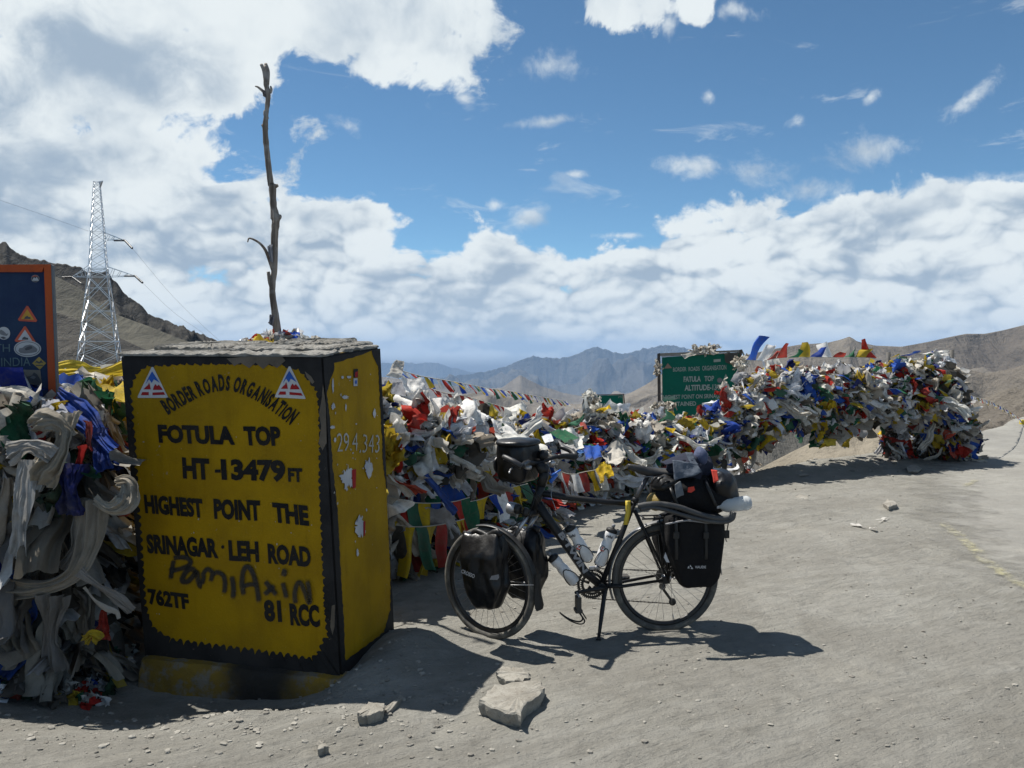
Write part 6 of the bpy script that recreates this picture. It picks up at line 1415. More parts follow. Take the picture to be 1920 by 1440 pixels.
# ---- the long barrier to the right: outline in photo pixels, each column at its own distance
LX = [722, 760, 850, 930, 1000, 1100, 1180, 1260, 1340, 1400, 1480, 1560, 1640, 1720, 1780, 1806, 1822]
LY = [7.0, 7.05, 7.6, 8.8, 9.6, 10.2, 10.7, 11.3, 11.8, 12.15, 12.5, 12.9, 13.2, 13.5, 13.65, 13.7, 13.75]
TOPX = [722, 760, 800, 850, 900, 960, 1040, 1100, 1160, 1200, 1250, 1300, 1345, 1375, 1395, 1440, 1500, 1600, 1700, 1760, 1786, 1796, 1806, 1822]
TOPY = [760, 770, 778, 772, 780, 790, 782, 778, 778, 785, 788, 784, 762, 730, 708, 694, 690, 690, 684, 668, 680, 745, 770, 815]
BOTX = [722, 800, 850, 900, 960, 1010, 1060, 1120, 1180, 1240, 1300, 1350, 1395, 1430, 1470, 1500, 1530, 1580, 1620, 1650, 1680, 1700, 1730, 1760, 1780, 1822]
BOTY = [930, 920, 905, 960, 985, 975, 960, 962, 940, 918, 882, 852, 840, 828, 806, 804, 822, 812, 798, 790, 800, 796, 815, 842, 860, 872]
def bar_loc(px, v, d):
    """point on the barrier at photo column px, height fraction v, d metres behind its face"""
    Y = float(np.interp(px, LX, LY)); t = float(np.interp(px, TOPX, TOPY)); b_ = float(np.interp(px, BOTX, BOTY)); py = b_ + (t - b_) * v
    bulge = 0.42 * math.sin(math.pi * min(1, max(0, v * 0.9 + 0.05))) ** 0.7
    q = P3(px, py, Y - bulge + d)
    return q
r = random.Random(77); hp = Heap()
N1 = 6400
for k in range(N1):
    px = r.uniform(730, 1818)
    if px < 900 and r.random() < 0.35: continue
    v = r.random() ** 0.95
    row = round(v * 9) / 9; v = row + r.gauss(0, 0.030) if r.random() < 0.75 else v; v = min(1.0, max(0.0, v))
    if 1560 < px < 1668 and v < 0.25 and r.random() < 0.3: continue
    d = abs(r.gauss(0, 0.20)) if r.random() < 0.8 else r.uniform(0, 0.7)
    q = bar_loc(px, v, d); Yd = q.y
    fam = pick(r, MIX if px < 1500 else {'white': 52, 'red': 10, 'yellow': 9, 'blue': 9, 'green': 6, 'dark': 14}); c = r.choice(FAM[fam])
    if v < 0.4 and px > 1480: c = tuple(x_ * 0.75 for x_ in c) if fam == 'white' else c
    x_ = r.random()
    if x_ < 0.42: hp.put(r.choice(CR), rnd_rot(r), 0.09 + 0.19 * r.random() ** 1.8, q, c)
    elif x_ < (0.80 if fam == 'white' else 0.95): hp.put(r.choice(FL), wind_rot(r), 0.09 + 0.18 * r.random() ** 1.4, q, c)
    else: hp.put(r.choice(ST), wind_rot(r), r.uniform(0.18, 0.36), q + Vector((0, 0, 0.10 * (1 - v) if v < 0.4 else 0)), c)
# the low tail of the barrier, down to the ground at its far end, and legs of cloth round the posts
for (x0, x1, y0, y1, n_, Y) in ((1750, 1822, 770, 870, 520, 13.8), (1682, 1702, 800, 862, 60, 13.7), (1662, 1680, 800, 850, 60, 13.6), (1720, 1760, 800, 845, 120, 13.8), (1385, 1402, 850, 872, 25, 12.8)):
    for k in range(n_):
        px = r.uniform(x0, x1); py = r.uniform(y0, y1); 
        if x0 == 1750 and px < 1750 + (py - 770) * 0.25: px += 20
        q = P3(px, py, Y + r.gauss(0, 0.18)); fam = pick(r, {'white': 45, 'red': 8, 'yellow': 6, 'blue': 8, 'green': 6, 'dark': 27}); hp.put(r.choice(ST if r.random() < .5 else CR), rnd_rot(r, .6), r.uniform(0.14, 0.32), q, r.choice(FAM[fam]))
hp.build('prayer_flag_heap', 'long tangled wall of prayer flags and scarves running from the milestone to the road', 'prayer flags')
# words that place a cloth
def tint(fam, c):
    if fam != 'white': return COLN[fam]
    i = min(range(len(WHITES)), key=lambda k: sum((WHITES[k][j] - c[j]) ** 2 for j in range(3))); return ['bright white', 'off-white', 'cream', 'beige', 'bluish white', 'grey', 'brownish grey'][i]
XZ = [(790, 'just right of the milestone'), (850, 'between milestone and handlebar bag'), (930, 'left of the handlebar bag'), (1010, 'above the handlebar bag'), (1090, 'behind the handlebars'), (1170, 'behind the top tube'), (1240, 'left of the green signboard'), (1310, 'below the green signboard'), (1385, 'right below the green signboard'), (1450, 'left shoulder of the flag wall'), (1520, 'left half of the flag wall'), (1590, 'middle of the flag wall'), (1660, 'right half of the flag wall'), (1730, 'near the flag wall right end'), (9999, 'far right end of flag wall')]
def place_words(px, v):
    return ('top edge' if v > 0.8 else 'upper part' if v > 0.55 else 'lower part' if v > 0.28 else 'bottom fringe'), next(w for x_, w in XZ if px < x_)
# biggest cloths of the barrier as single things
fams_n = {}
LBL = {0: 'prayer flag crumpled in the middle of the flag heap behind the bicycle', 1: 'prayer flag crumpled in the tall flag wall right of the green sign'}
for k in range(190):
    px = r.uniform(760, 1790); v = r.uniform(0.05, 1.0); q = bar_loc(px, v, -0.05 + r.gauss(0, 0.03)); fam = pick(r, MIX); z_ = 0 if px < 1330 else 1
    c = r.choice(FAM[fam][:2] if fam != 'white' else WHITES[:5])
    single('c', r.randrange(24), rnd_rot(r), r.uniform(0.24, 0.36), q, c, 'prayer_flag', '%s crumpled prayer flag, %s of heap, %s' % ((tint(fam, c),) + place_words(px, v)), 'prayer flag', '%s flags, %s, %s' % ((tint(fam, c),) + place_words(px, v)))
for k in range(34):
    px = r.uniform(760, 1790); v = r.uniform(0.25, 1.0); q = bar_loc(px, v, -0.06); z_ = 0 if px < 1330 else 1; c = r.choice(WHITES[:5])
    single('s', r.randrange(24), wind_rot(r), r.uniform(0.30, 0.55), q, c, 'white_scarf', '%s blown scarf, %s of heap, %s' % ((tint('white', c),) + place_words(px, v)), 'scarf', '%s scarves, %s, %s' % ((tint('white', c),) + place_words(px, v)))

# ---- flags on strings one can follow
m_cord = mat_simple('pale_cord', (0.42, 0.40, 0.34), 0.8)
def flag_geo(rr, a, b_, L, drop, nx=7, nz=9, folds=1.0, taper=1.0):
    """flag sewn on the string between a and b, hanging along drop (unit) for L"""
    o_ = Vector((rr.uniform(0, 99), rr.uniform(0, 99), 0)); side = (b_ - a); nrm = side.cross(drop).normalized(); vs = []; ph = rr.uniform(0, 6.28); fl = rr.uniform(0.5, 1.0); curl = rr.uniform(-0.25, 0.25)
    for j in range(nz):
        t = j / (nz - 1)
        for i in range(nx):
            u = i / (nx - 1); w = 1 - (1 - taper) * t; p = a + side * (0.5 + (u - 0.5) * w) + drop * (L * t)
            am = L * 0.13 * folds * t ** 0.7
            p += nrm * (math.sin(u * 5.5 * fl + ph + t * 1.5) * am) + mn.noise_vector(p * 5.0 + o_) * am * 0.9 + side * (curl * t * t) + Vector((0, 0, abs(mn.noise(p * 4 + o_)) * am))
            vs.append(p)
    return vs, grid_faces(nz, nx).tolist()
def flag_string(label, pts, n, size, seq, drop, seed, cover=0.92, group=None, taper=(0.6, 1.0), asp=1.2, folds=1.0, jit=1.0):
    rr = random.Random(seed); cp = curve_pts(pts, 12); root = empty('flag_string', cp[0]); tag(root, label, 'prayer flags', group)
    mb = MB(); mb.tube(cp, 0.004, 4); mb.build('string', m_cord, root)
    L = [0]
    for i in range(1, len(cp)): L.append(L[-1] + (cp[i] - cp[i - 1]).length)
    def at(s):
        i = next((k for k in range(1, len(L)) if L[k] >= s), len(L) - 1); return cp[i - 1].lerp(cp[i], (s - L[i - 1]) / max(1e-6, L[i] - L[i - 1]))
    for i in range(n):
        w = L[-1] / n; s0 = w * (i + (1 - cover) / 2); s1 = w * (i + 1 - (1 - cover) / 2); dr = (Vector(drop) + Vector((rr.gauss(0, .16) * jit, rr.gauss(0, .12) * jit, rr.gauss(0, .10) * jit))).normalized()
        fam = seq[i % len(seq)]; c = FAM[fam][rr.randrange(2)]
        vs, fs = flag_geo(rr, at(s0), at(s1), size * asp * rr.uniform(1 - 0.2 * jit, 1 + 0.15 * jit), dr, taper=rr.uniform(*taper), folds=folds); m2 = MB(); m2.add(vs, fs, True); o = m2.build('flag', m_cl, root, fix=False); o.color = (*c, 1)
        if fam == 'red' and i == 0: o['label'] = 'red flag'
    return root
W5 = ['blue', 'white', 'red', 'green', 'yellow']
def pts(l): return [P3(a, b_, Y) for a, b_, Y in l]
DR = (0.22, -0.05, -1)
flag_string('thin topmost line of small bright flags from the milestone to the small green sign', pts([(738, 690, 7.2), (784, 704, 7.8), (835, 713, 8.6), (869, 719, 9.2), (914, 728, 10.2), (953, 733, 11.2), (995, 741, 12.4), (1037, 748, 13.6), (1062, 752, 14.6)]), 42, 0.16, W5, (0.55, 0.1, -0.75), 1, 0.55, asp=0.8)
flag_string('short line of red and white flags just below the topmost flag line', pts([(802, 727, 8.2), (835, 737, 8.6), (868, 742, 9.0), (905, 752, 9.4), (950, 765, 9.8)]), 12, 0.15, ['red', 'red', 'white', 'red', 'green'], (0.5, 0.1, -0.8), 2, 0.7, asp=0.7)
flag_string('flag string climbing from the milestone up behind the handlebar bag, uppermost hanging row', pts([(729, 928, 6.75), (784, 914, 6.9), (830, 898, 7.1), (860, 883, 7.3), (893, 858, 7.7), (915, 838, 8.1), (936, 818, 8.6)]), 9, 0.19, ['red', 'green', 'blue', 'red', 'green', 'yellow', 'blue', 'white', 'red'], DR, 3, 0.96, folds=0.8, asp=1.45)
flag_string('string of flags in the second hanging row, starting at the foot of the milestone', pts([(727, 944, 6.55), (770, 944, 6.65), (812, 945, 6.8), (850, 942, 7.0), (880, 934, 7.2)]), 7, 0.17, ['red', 'green', 'yellow', 'blue', 'white', 'red', 'green'], DR, 4, 0.94, folds=0.9, asp=1.8)
flag_string('string of large flags running behind the headlight of the bicycle', pts([(870, 944, 7.15), (899, 938, 7.35), (920, 930, 7.5), (946, 920, 7.8), (968, 913, 8.05), (990, 908, 8.3)]), 7, 0.14, ['green', 'yellow', 'blue', 'white', 'red', 'yellow', 'green'], (0.25, -0.05, -1), 5, 0.96, asp=1.7, taper=(0.25, 1.0))
flag_string('string of flags from the milestone to the heap with yellow ones in front, third row', pts([(728, 905, 6.85), (775, 900, 7.0), (815, 886, 7.2), (850, 868, 7.5), (868, 852, 7.7)]), 8, 0.14, ['blue', 'white', 'yellow', 'blue', 'red', 'blue', 'yellow', 'green'], DR, 6, 0.94, asp=1.2)
flag_string('row of small flags behind the handlebar bag with a broad blue one', pts([(868, 900, 7.5), (890, 880, 7.8), (905, 866, 8.0), (925, 852, 8.3), (950, 842, 8.7)]), 6, 0.16, ['yellow', 'blue', 'white', 'red', 'blue', 'green'], DR, 7, 0.95, asp=1.8)
flag_string('level row of small flags right of the handlebars', pts([(1095, 817, 9.9), (1140, 820, 10.2), (1190, 819, 10.6), (1235, 816, 11.1)]), 13, 0.12, ['red', 'yellow', 'white', 'blue', 'white', 'red'], (0.15, -0.1, -1), 8, 0.9, asp=1.0)
flag_string('row of flags below the level row, behind the bicycle saddle', pts([(1100, 834, 9.9), (1150, 842, 10.2), (1200, 843, 10.7), (1260, 832, 11.3)]), 11, 0.15, ['blue', 'yellow', 'green', 'red', 'white'], (0.5, -0.1, -1), 9, 0.8, asp=1.2)
flag_string('row of upright flags blown along the very top of the flag wall', pts([(1398, 675, 11.8), (1430, 676, 12.0), (1465, 671, 12.2), (1510, 670, 12.4), (1560, 670, 12.6), (1610, 670, 12.8), (1645, 672, 12.9)]), 12, 0.30, ['blue', 'white', 'red', 'red', 'green', 'yellow', 'blue', 'white', 'red', 'green', 'yellow', 'red'], (0.50, 0.1, 0.50), 10, 1.0, asp=0.85, taper=(0.1, 0.9), folds=1.7, jit=2.4)
flag_string('blue and white flags on the top rail near the right end of the flag wall', pts([(1665, 672, 13.5), (1700, 664, 13.6), (1740, 663, 13.7), (1775, 662, 13.8)]), 6, 0.2, ['yellow', 'blue', 'blue', 'white', 'blue', 'white'], (0.75, 0.1, 0.12), 11, 0.95, asp=0.7)
flag_string('long thin string of faded flags sagging from the flag wall to the roadside post', pts([(1793, 732, 13.9), (1825, 743, 14.6), (1855, 752, 15.6), (1880, 763, 17.0), (1900, 775, 18.4), (1918, 790, 19.5)]), 60, 0.085, ['white', 'white', 'yellow', 'dark', 'white', 'red', 'white', 'blue'], (0.3, 0.1, -0.7), 12, 0.9, asp=0.9)
flag_string('low shaded string of flags at the heap foot behind the front pannier', pts([(728, 985, 6.5), (780, 990, 6.6), (830, 985, 6.8), (870, 975, 7.0)]), 7, 0.17, ['dark', 'yellow', 'green', 'yellow', 'red', 'dark', 'yellow'], (0.15, -0.1, -1), 13, 0.95, asp=2.2)
flag_string('string of red flags hanging low behind the top tube of the bicycle', pts([(1040, 880, 8.9), (1070, 890, 9.1), (1100, 885, 9.3), (1130, 880, 9.5)]), 6, 0.19, ['white', 'red', 'white', 'red', 'yellow', 'white'], (0.25, -0.05, -1), 14, 0.9, asp=1.4)
rs_ = random.Random(31)
ROWS = [(0.93, 1400, 1780, 'top row of strung flags on the flag wall'), (0.78, 1390, 1790, 'second row from the top of strung flags on the flag wall'), (0.62, 1385, 1795, 'third row from the top of strung flags on the flag wall'), (0.46, 1380, 1790, 'fourth row from the top of strung flags on the flag wall'), (0.28, 1400, 1700, 'lowest row of strung flags on the flag wall'),
    (0.90, 1010, 1370, 'uppermost row of strung flags over the heap behind the saddle'), (0.70, 1000, 1380, 'second row of strung flags on the heap behind the saddle'), (0.50, 1010, 1370, 'third row of strung flags on the heap behind the saddle'), (0.30, 1180, 1370, 'lowest row of strung flags on the heap above the luggage'), (0.85, 800, 1010, 'row of strung flags on the heap above the handlebar bag')]
for ri, (v_, x0_, x1_, lab_) in enumerate(ROWS):
    n_ = 9; pl_ = [bar_loc(x0_ + (x1_ - x0_) * i / (n_ - 1), v_ + rs_.uniform(-.04, .04) - 0.05 * math.sin(math.pi * ((i * 0.5) % 1)), -0.09) for i in range(n_)]
    W_ = ['blue', 'white', 'red', 'green', 'yellow'] if ri % 2 else ['yellow', 'white', 'red', 'white', 'blue', 'green', 'white']
    flag_string(lab_, pl_, int((x1_ - x0_) / 15), 0.15, W_, (0.75, -0.15, -0.5), 60 + ri, 0.95, taper=(0.4, 1.0), asp=1.05, folds=1.6, jit=2.2)
# the mass that hangs behind those rows, and its foot
hp = Heap()
for k in range(1500):
    px = r.uniform(722, 1010); t_ = (px - 722) / 290.0; Y = 6.95 + 1.9 * t_ + r.uniform(0, 0.35); top = float(np.interp(px, [722, 850, 940, 1010], [960, 905, 850, 900])); bot = float(np.interp(px, [722, 800, 860, 940, 1010], [1080, 1058, 1030, 985, 960])); py = r.uniform(top, bot)
    q = P3(px, py, Y - (py - top) / (bot - top) * 0.25); 
    if q.z < 0.02: q.z = r.uniform(0.02, 0.1)
    fam = pick(r, {'white': 34, 'red': 10, 'yellow': 14, 'blue': 12, 'green': 14, 'dark': 22}); hp.put(r.choice(ST), (Vector((r.gauss(0.25, 0.25), r.gauss(-0.2, 0.2), -1)).normalized().to_track_quat('-Z', 'Y').to_matrix() @ Matrix.Rotation(r.uniform(0, 6.28), 3, 'Z')), r.uniform(0.25, 0.5), q, r.choice(FAM[fam]))
# rags strewn at the foot
for k in range(420):
    px = r.uniform(724, 1180); Y = float(np.interp(px, [724, 850, 1000, 1180], [6.75, 7.4, 8.9, 10.4])) + r.uniform(-0.15, 0.9); X = (px - CX) / FPX * Y; z_ = gz(X, Y) + r.uniform(0.0, 0.10); fam = pick(r, {'white': 40, 'red': 12, 'yellow': 10, 'blue': 10, 'green': 8, 'dark': 20}); hp.put(r.choice(CR), rnd_rot(r, .5), r.uniform(0.08, 0.20), (X, Y, z_), r.choice(FAM[fam]))
# garlands with gaps between milestone and the big white scarves
for (xa, ya, xb, yb, n_) in ((722, 800, 860, 790, 60), (722, 822, 870, 812, 70), (722, 845, 880, 838, 60), (722, 868, 820, 866, 30), (722, 884, 850, 850, 50), (722, 786, 800, 800, 30), (722, 745, 790, 750, 20)):
    for k in range(n_):
        t_ = r.random(); px = xa + (xb - xa) * t_; py = ya + (yb - ya) * t_ + 8 * math.sin(math.pi * t_) + r.gauss(0, 2.2); q = P3(px, py, 7.3 + 0.8 * t_ + r.gauss(0, 0.1)); fam = pick(r, {'white': 62, 'red': 6, 'yellow': 10, 'blue': 6, 'green': 2, 'dark': 14}); hp.put(r.choice(CR if r.random() < .6 else ST), rnd_rot(r), r.uniform(0.10, 0.20), q, r.choice(FAM[fam]))
# cloth on and round the green sign and down the slope behind
for (cx_, cy_, sx_, sy_, n_, Y) in ((1325, 655, 14, 3, 22, 16.8), (1105, 748, 6, 5, 26, 16.5), (1247, 765, 10, 5, 30, 15.5), (1232, 693, 2, 7, 8, 16.9), (1388, 680, 6, 8, 14, 16.6)):
    for k in range(n_): hp.put(r.choice(CR), rnd_rot(r), r.uniform(0.09, 0.2), P3(cx_ + r.gauss(0, sx_), cy_ + r.gauss(0, sy_), Y + r.gauss(0, .08)), r.choice(WHITES[1:4]))
hp.build('prayer_flag_heap', 'lower shaded mass of prayer flags hanging to the ground between milestone and bicycle', 'prayer flags')

# ---- big single sheets
def sheet(label, c4, Y4, fam, seed, nu=16, nv=16, amp=0.035, f=6.0, cat='scarf', name='white_scarf', color=None, mids=None):
    q = [P3(a, b_, Y) for (a, b_), Y in zip(c4, Y4)]; rr = random.Random(seed); ox = Vector((rr.uniform(0, 99), rr.uniform(0, 99), 0)); vs = []
    U_ = (q[1] - q[0]); V_ = (q[3] - q[0]); N_ = U_.cross(V_).normalized(); fo = rr.uniform(0.7, 1.6)
    for j in range(nv + 1):
        for i in range(nu + 1):
            u, v = i / nu, j / nv; p = (q[0] * (1 - u) + q[1] * u) * (1 - v) + (q[3] * (1 - u) + q[2] * u) * v
            pl = math.sin(u * math.pi * 2 * fo + v * 1.6 + mn.noise(p * 3 + ox) * 2.5) * amp * 0.45 + (1 - abs(mn.noise(Vector((u * 5 + v * 1.2, v * 1.4 - u, 0)) + ox)) * 2) * amp * 0.5
            p = p + N_ * (pl + amp * 1.6 * mn.noise(p * f * 0.6 + ox)) + mn.noise_vector(p * f * 2 + ox) * amp * 0.45 + Vector((0, 0, -1)) * (math.sin(math.pi * u) * (mids or 0.0) * v)
            if v > 0.9 or v < 0.05: p = p + mn.noise_vector(p * 9 + ox) * amp * 0.8
            vs.append(p)
    mb = MB(); mb.add(vs, grid_faces(nv + 1, nu + 1).tolist(), True); o = mb.build(name, m_cl, fix=False); o.color = (*(color or FAM[fam][rr.randrange(2)]), 1); return tag(o, label, cat)
W = WHITES
sheet('white scarf standing up in the wind just right of the milestone top', [(724, 706), (742, 674), (757, 678), (750, 712)], [7.0, 7.0, 7.0, 7.0], 'white', 1, color=W[1])
sheet('grey translucent sheet spread below the windblown scarf beside the milestone', [(720, 712), (752, 715), (768, 762), (720, 756)], [7.1, 7.1, 7.0, 7.0], 'white', 2, color=(0.36, 0.37, 0.40), amp=0.02)
sheet('white scarf looped into an arch right of the milestone, its left leg hanging', [(754, 702), (800, 712), (800, 738), (760, 735)], [7.0, 7.1, 7.0, 6.9], 'white', 3, color=W[0])
sheet('left hanging leg of cloth under the white arch near the milestone', [(768, 728), (786, 732), (776, 770), (764, 790)], [6.95, 7.0, 6.9, 6.9], 'white', 4, 8, 14, color=W[0])
sheet('right hanging leg of cloth under the white arch near the milestone', [(790, 728), (808, 732), (806, 770), (790, 796)], [6.95, 7.0, 6.9, 6.9], 'white', 5, 8, 14, color=W[1])
sheet('puffed white bag-like cloth right of the white arch', [(806, 736), (848, 748), (846, 768), (812, 772)], [7.3, 7.4, 7.2, 7.2], 'white', 6, color=W[0], amp=0.05)
sheet('wide white sheet bulging over the heap left of the handlebar bag', [(856, 752), (902, 756), (912, 800), (862, 792)], [7.6, 7.8, 7.4, 7.3], 'white', 7, color=W[0], amp=0.06)
sheet('grey gauze hanging from the wide white sheet', [(864, 788), (914, 798), (918, 832), (884, 838)], [7.35, 7.5, 7.3, 7.2], 'white', 8, color=W[5], amp=0.04)
sheet('white cloth fan with ribs left of the bag on the handlebars', [(915, 778), (952, 792), (985, 822), (930, 818)], [8.3, 8.4, 8.2, 8.0], 'white', 9, color=W[0], amp=0.045)
sheet('cream tube of cloth blown full of wind in the upper middle of the heap', [(945, 757), (988, 756), (988, 786), (950, 778)], [9.5, 9.6, 9.3, 9.2], 'white', 10, color=W[1], amp=0.05)
sheet('long beige scarf falling straight down among the garlands', [(818, 800), (838, 802), (834, 858), (820, 862)], [7.5, 7.5, 7.4, 7.4], 'white', 11, 8, 18, color=(0.50, 0.42, 0.32), amp=0.025)
sheet('pale sheet lying over the handlebar bag side of the heap', [(928, 812), (1000, 822), (1030, 842), (940, 828)], [7.9, 8.2, 8.0, 7.7], 'white', 12, color=W[1], amp=0.025)
sheet('small flat white paper-like flag above the handlebars', [(1016, 818), (1033, 812), (1038, 826), (1022, 831)], [7.9, 7.9, 7.8, 7.8], 'white', 13, 6, 6, color=W[4], amp=0.006, cat='prayer flag', name='prayer_flag')
sheet('white plastic-looking scarf with a green end above the bell', [(1050, 802), (1094, 812), (1099, 834), (1064, 836)], [8.6, 8.8, 8.5, 8.4], 'white', 14, color=W[1], amp=0.05)
sheet('dark green cloth stretched between white scarves above the handlebars', [(1028, 806), (1060, 802), (1086, 820), (1060, 826)], [8.5, 8.6, 8.4, 8.3], 'green', 15, amp=0.02, cat='prayer flag', name='prayer_flag')
sheet('grey sheet hanging behind the bicycle mirror', [(1048, 822), (1092, 834), (1100, 868), (1066, 862)], [8.7, 8.8, 8.5, 8.4], 'white', 16, color=W[5], amp=0.04)
sheet('blue flag hanging above the right handlebar end', [(1088, 835), (1122, 832), (1130, 856), (1100, 862)], [9.2, 9.3, 9.1, 9.0], 'blue', 17, amp=0.02, cat='prayer flag', name='prayer_flag')
sheet('crumpled clear plastic sheet right of the blue flag near the handlebars', [(1118, 838), (1170, 830), (1180, 860), (1138, 876)], [9.6, 9.8, 9.5, 9.4], 'white', 18, color=W[2], amp=0.07)
sheet('yellow flag knotted above dark rags right of the handlebars', [(1120, 880), (1145, 868), (1150, 890), (1125, 905)], [9.4, 9.4, 9.2, 9.2], 'yellow', 19, amp=0.05, cat='prayer flag', name='prayer_flag')
sheet('cream plastic bag bunched right above the bicycle luggage', [(1310, 800), (1348, 792), (1362, 840), (1326, 862)], [12.0, 12.1, 11.9, 11.8], 'white', 20, color=(0.58, 0.53, 0.43), amp=0.10)
sheet('bright white shawl draped at the left shoulder of the flag wall', [(1372, 722), (1420, 712), (1410, 762), (1352, 770)], [12.4, 12.5, 12.2, 12.1], 'white', 21, color=W[0], amp=0.07)
sheet('blue flag end sticking out below the bright white shawl', [(1362, 735), (1376, 738), (1358, 762), (1347, 758)], [12.1, 12.2, 12.0, 12.0], 'blue', 22, 8, 8, amp=0.03, cat='prayer flag', name='prayer_flag')
sheet('knotted white scarf at the top left of the flag wall', [(1428, 694), (1462, 670), (1468, 692), (1440, 716)], [12.7, 12.8, 12.6, 12.5], 'white', 23, color=W[1], amp=0.09)
sheet('long white scarf with blue edge falling in the middle of the flag wall', [(1470, 756), (1505, 756), (1536, 812), (1500, 806)], [12.7, 12.8, 12.6, 12.5], 'white', 24, 14, 20, color=W[0], amp=0.05)
sheet('narrow blue band along the top of the long falling scarf', [(1474, 752), (1502, 758), (1505, 768), (1486, 764)], [12.6, 12.7, 12.6, 12.5], 'blue', 25, 10, 6, amp=0.02, cat='prayer flag', name='prayer_flag')
sheet('second white scarf hanging right of the long one in the flag wall', [(1536, 758), (1556, 760), (1556, 806), (1544, 808)], [12.8, 12.9, 12.7, 12.7], 'white', 26, 8, 18, color=W[1], amp=0.04)
sheet('blue cloth end trailing under the middle of the flag wall', [(1524, 806), (1540, 812), (1562, 832), (1544, 828)], [12.9, 12.9, 12.8, 12.8], 'blue', 27, 8, 8, amp=0.04, cat='prayer flag', name='prayer_flag')
sheet('grey ragged cloth dangling beside the banded post', [(1374, 850), (1390, 850), (1386, 884), (1376, 886)], [12.7, 12.7, 12.7, 12.7], 'white', 28, 6, 12, color=(0.14, 0.13, 0.11), amp=0.03)
sheet('white plastic scrap on the frame of the green sign', [(1276, 664), (1320, 655), (1318, 660), (1284, 672)], [16.8, 16.8, 16.75, 16.75], 'white', 29, 10, 6, color=W[2], amp=0.02)
sheet('dark grey flap covering the upper right corner of the green sign', [(1358, 662), (1384, 661), (1381, 684), (1360, 681)], [16.85, 16.8, 16.8, 16.85], 'dark', 30, 8, 8, color=(0.09, 0.09, 0.085), amp=0.02, cat='cloth', name='cloth_scrap')
sheet('long grey scarf sliding down to the ground beside the milestone', [(728, 958), (748, 962), (812, 1040), (776, 1048)], [6.5, 6.5, 6.7, 6.6], 'white', 31, 10, 22, color=W[3], amp=0.035)
sheet('pale sheet spread over the foot of the heap behind the front wheel', [(790, 960), (842, 950), (870, 1010), (828, 1030)], [6.7, 6.8, 6.9, 6.8], 'white', 32, 14, 18, color=(0.36, 0.36, 0.36), amp=0.05)
sheet('white cloth end lying on the dirt left of the front wheel', [(778, 1032), (826, 1030), (846, 1050), (790, 1056)], [6.85, 6.9, 6.9, 6.85], 'white', 33, 12, 8, color=W[2], amp=0.025)
sheet('blue and white scarf crossing the hanging rows', [(786, 888), (800, 886), (860, 960), (846, 968)], [6.6, 6.6, 6.7, 6.7], 'blue', 34, 8, 22, color=(0.06, 0.12, 0.40), amp=0.03)

# ---- left heap: near, mostly in its own shade
def lh_top(X, Y): return float(np.interp(Y, [4.4, 4.8, 5.6, 6.2, 7.0, 8.5], [1.30, 1.50, 1.46, 1.40, 1.46, 1.40]))
hp = Heap(); r = random.Random(99)
LM = {'white': 58, 'red': 4, 'yellow': 4, 'blue': 6, 'green': 3, 'dark': 25}
for k in range(2000):      # top surface
    Y = r.uniform(4.75, 8.6); X = r.uniform(-0.66, -0.14) * Y
    if X > -2.62 and Y < 6.0: continue
    if X > -0.2 * Y and Y > 7: continue
    c = r.choice(FAM[pick(r, {'white': 46, 'red': 13, 'yellow': 15, 'blue': 10, 'green': 8, 'dark': 8})]); z_ = lh_top(X, Y) - 0.02 + r.gauss(0, 0.035) - (0.25 if X > -1.7 and Y < 7 else 0); hp.put(r.choice(CR if r.random() < .6 else ST), rnd_rot(r, .35), r.uniform(0.16, 0.36), (X, Y, z_ - (0.10 if Y < 5.7 else 0.04)), c)
def lh_words(fam, c, X, z_, kind):
    l = sum(c) / 3; tn = COLN[fam] if fam != 'white' else ('dark grey' if l < 0.17 else 'mid grey' if l < 0.22 else 'grey beige' if l < 0.27 else 'pale grey' if l < 0.33 else 'dirty white')
    hgt = 'at the top' if z_ > 1.2 else 'in the upper half' if z_ > 0.9 else 'at mid height' if z_ > 0.6 else 'near the ground'
    return '%s %s %s of left heap, %s' % (tn, kind, hgt, 'at the photo edge' if X < -2.85 else 'midway to the milestone' if X < -2.6 else 'beside the milestone')
def lh_face_y(X): return 4.80 + 0.06 * math.sin(X * 5)
for k in range(1500):      # inside of the front face
    X = r.uniform(-3.9, -2.50); z_ = r.uniform(0.1, 1.42); Y = lh_face_y(X) + r.uniform(0.10, 0.65); c = r.choice(FAM[pick(r, LM)]); hp.put(r.choice(ST), (Vector((r.gauss(0, 0.2), r.gauss(0, 0.2), -1)).normalized().to_track_quat('-Z', 'Y').to_matrix() @ Matrix.Rotation(r.uniform(0, 6.28), 3, 'Z')), r.uniform(0.30, 0.6), (X, Y, z_ + 0.1), tuple(q * 0.55 for q in c))  # dyes scaled darker to paint in the deep shade inside the heap
for k in range(520):       # behind the pillar, round the pole
    X = r.uniform(-2.4, -0.9); Y = r.uniform(5.95, 7.2); c = r.choice(FAM[pick(r, MIX)]); hp.put(r.choice(CR), rnd_rot(r, .7), r.uniform(0.18, 0.34), (X, Y, r.uniform(0.1, 1.5)), c)
for k in range(70):
    a = r.gauss(0, 1); hp.put(r.choice(CR), rnd_rot(r, .8), r.uniform(0.07, 0.16), P3(535 + a * 30, 648 - abs(r.gauss(0, 5)) * (1 if abs(a) < 1 else .3), 6.25 + r.gauss(0, .1)), r.choice(WHITES[1:5] if r.random() < .6 else FAM[pick(r, MIX)]))
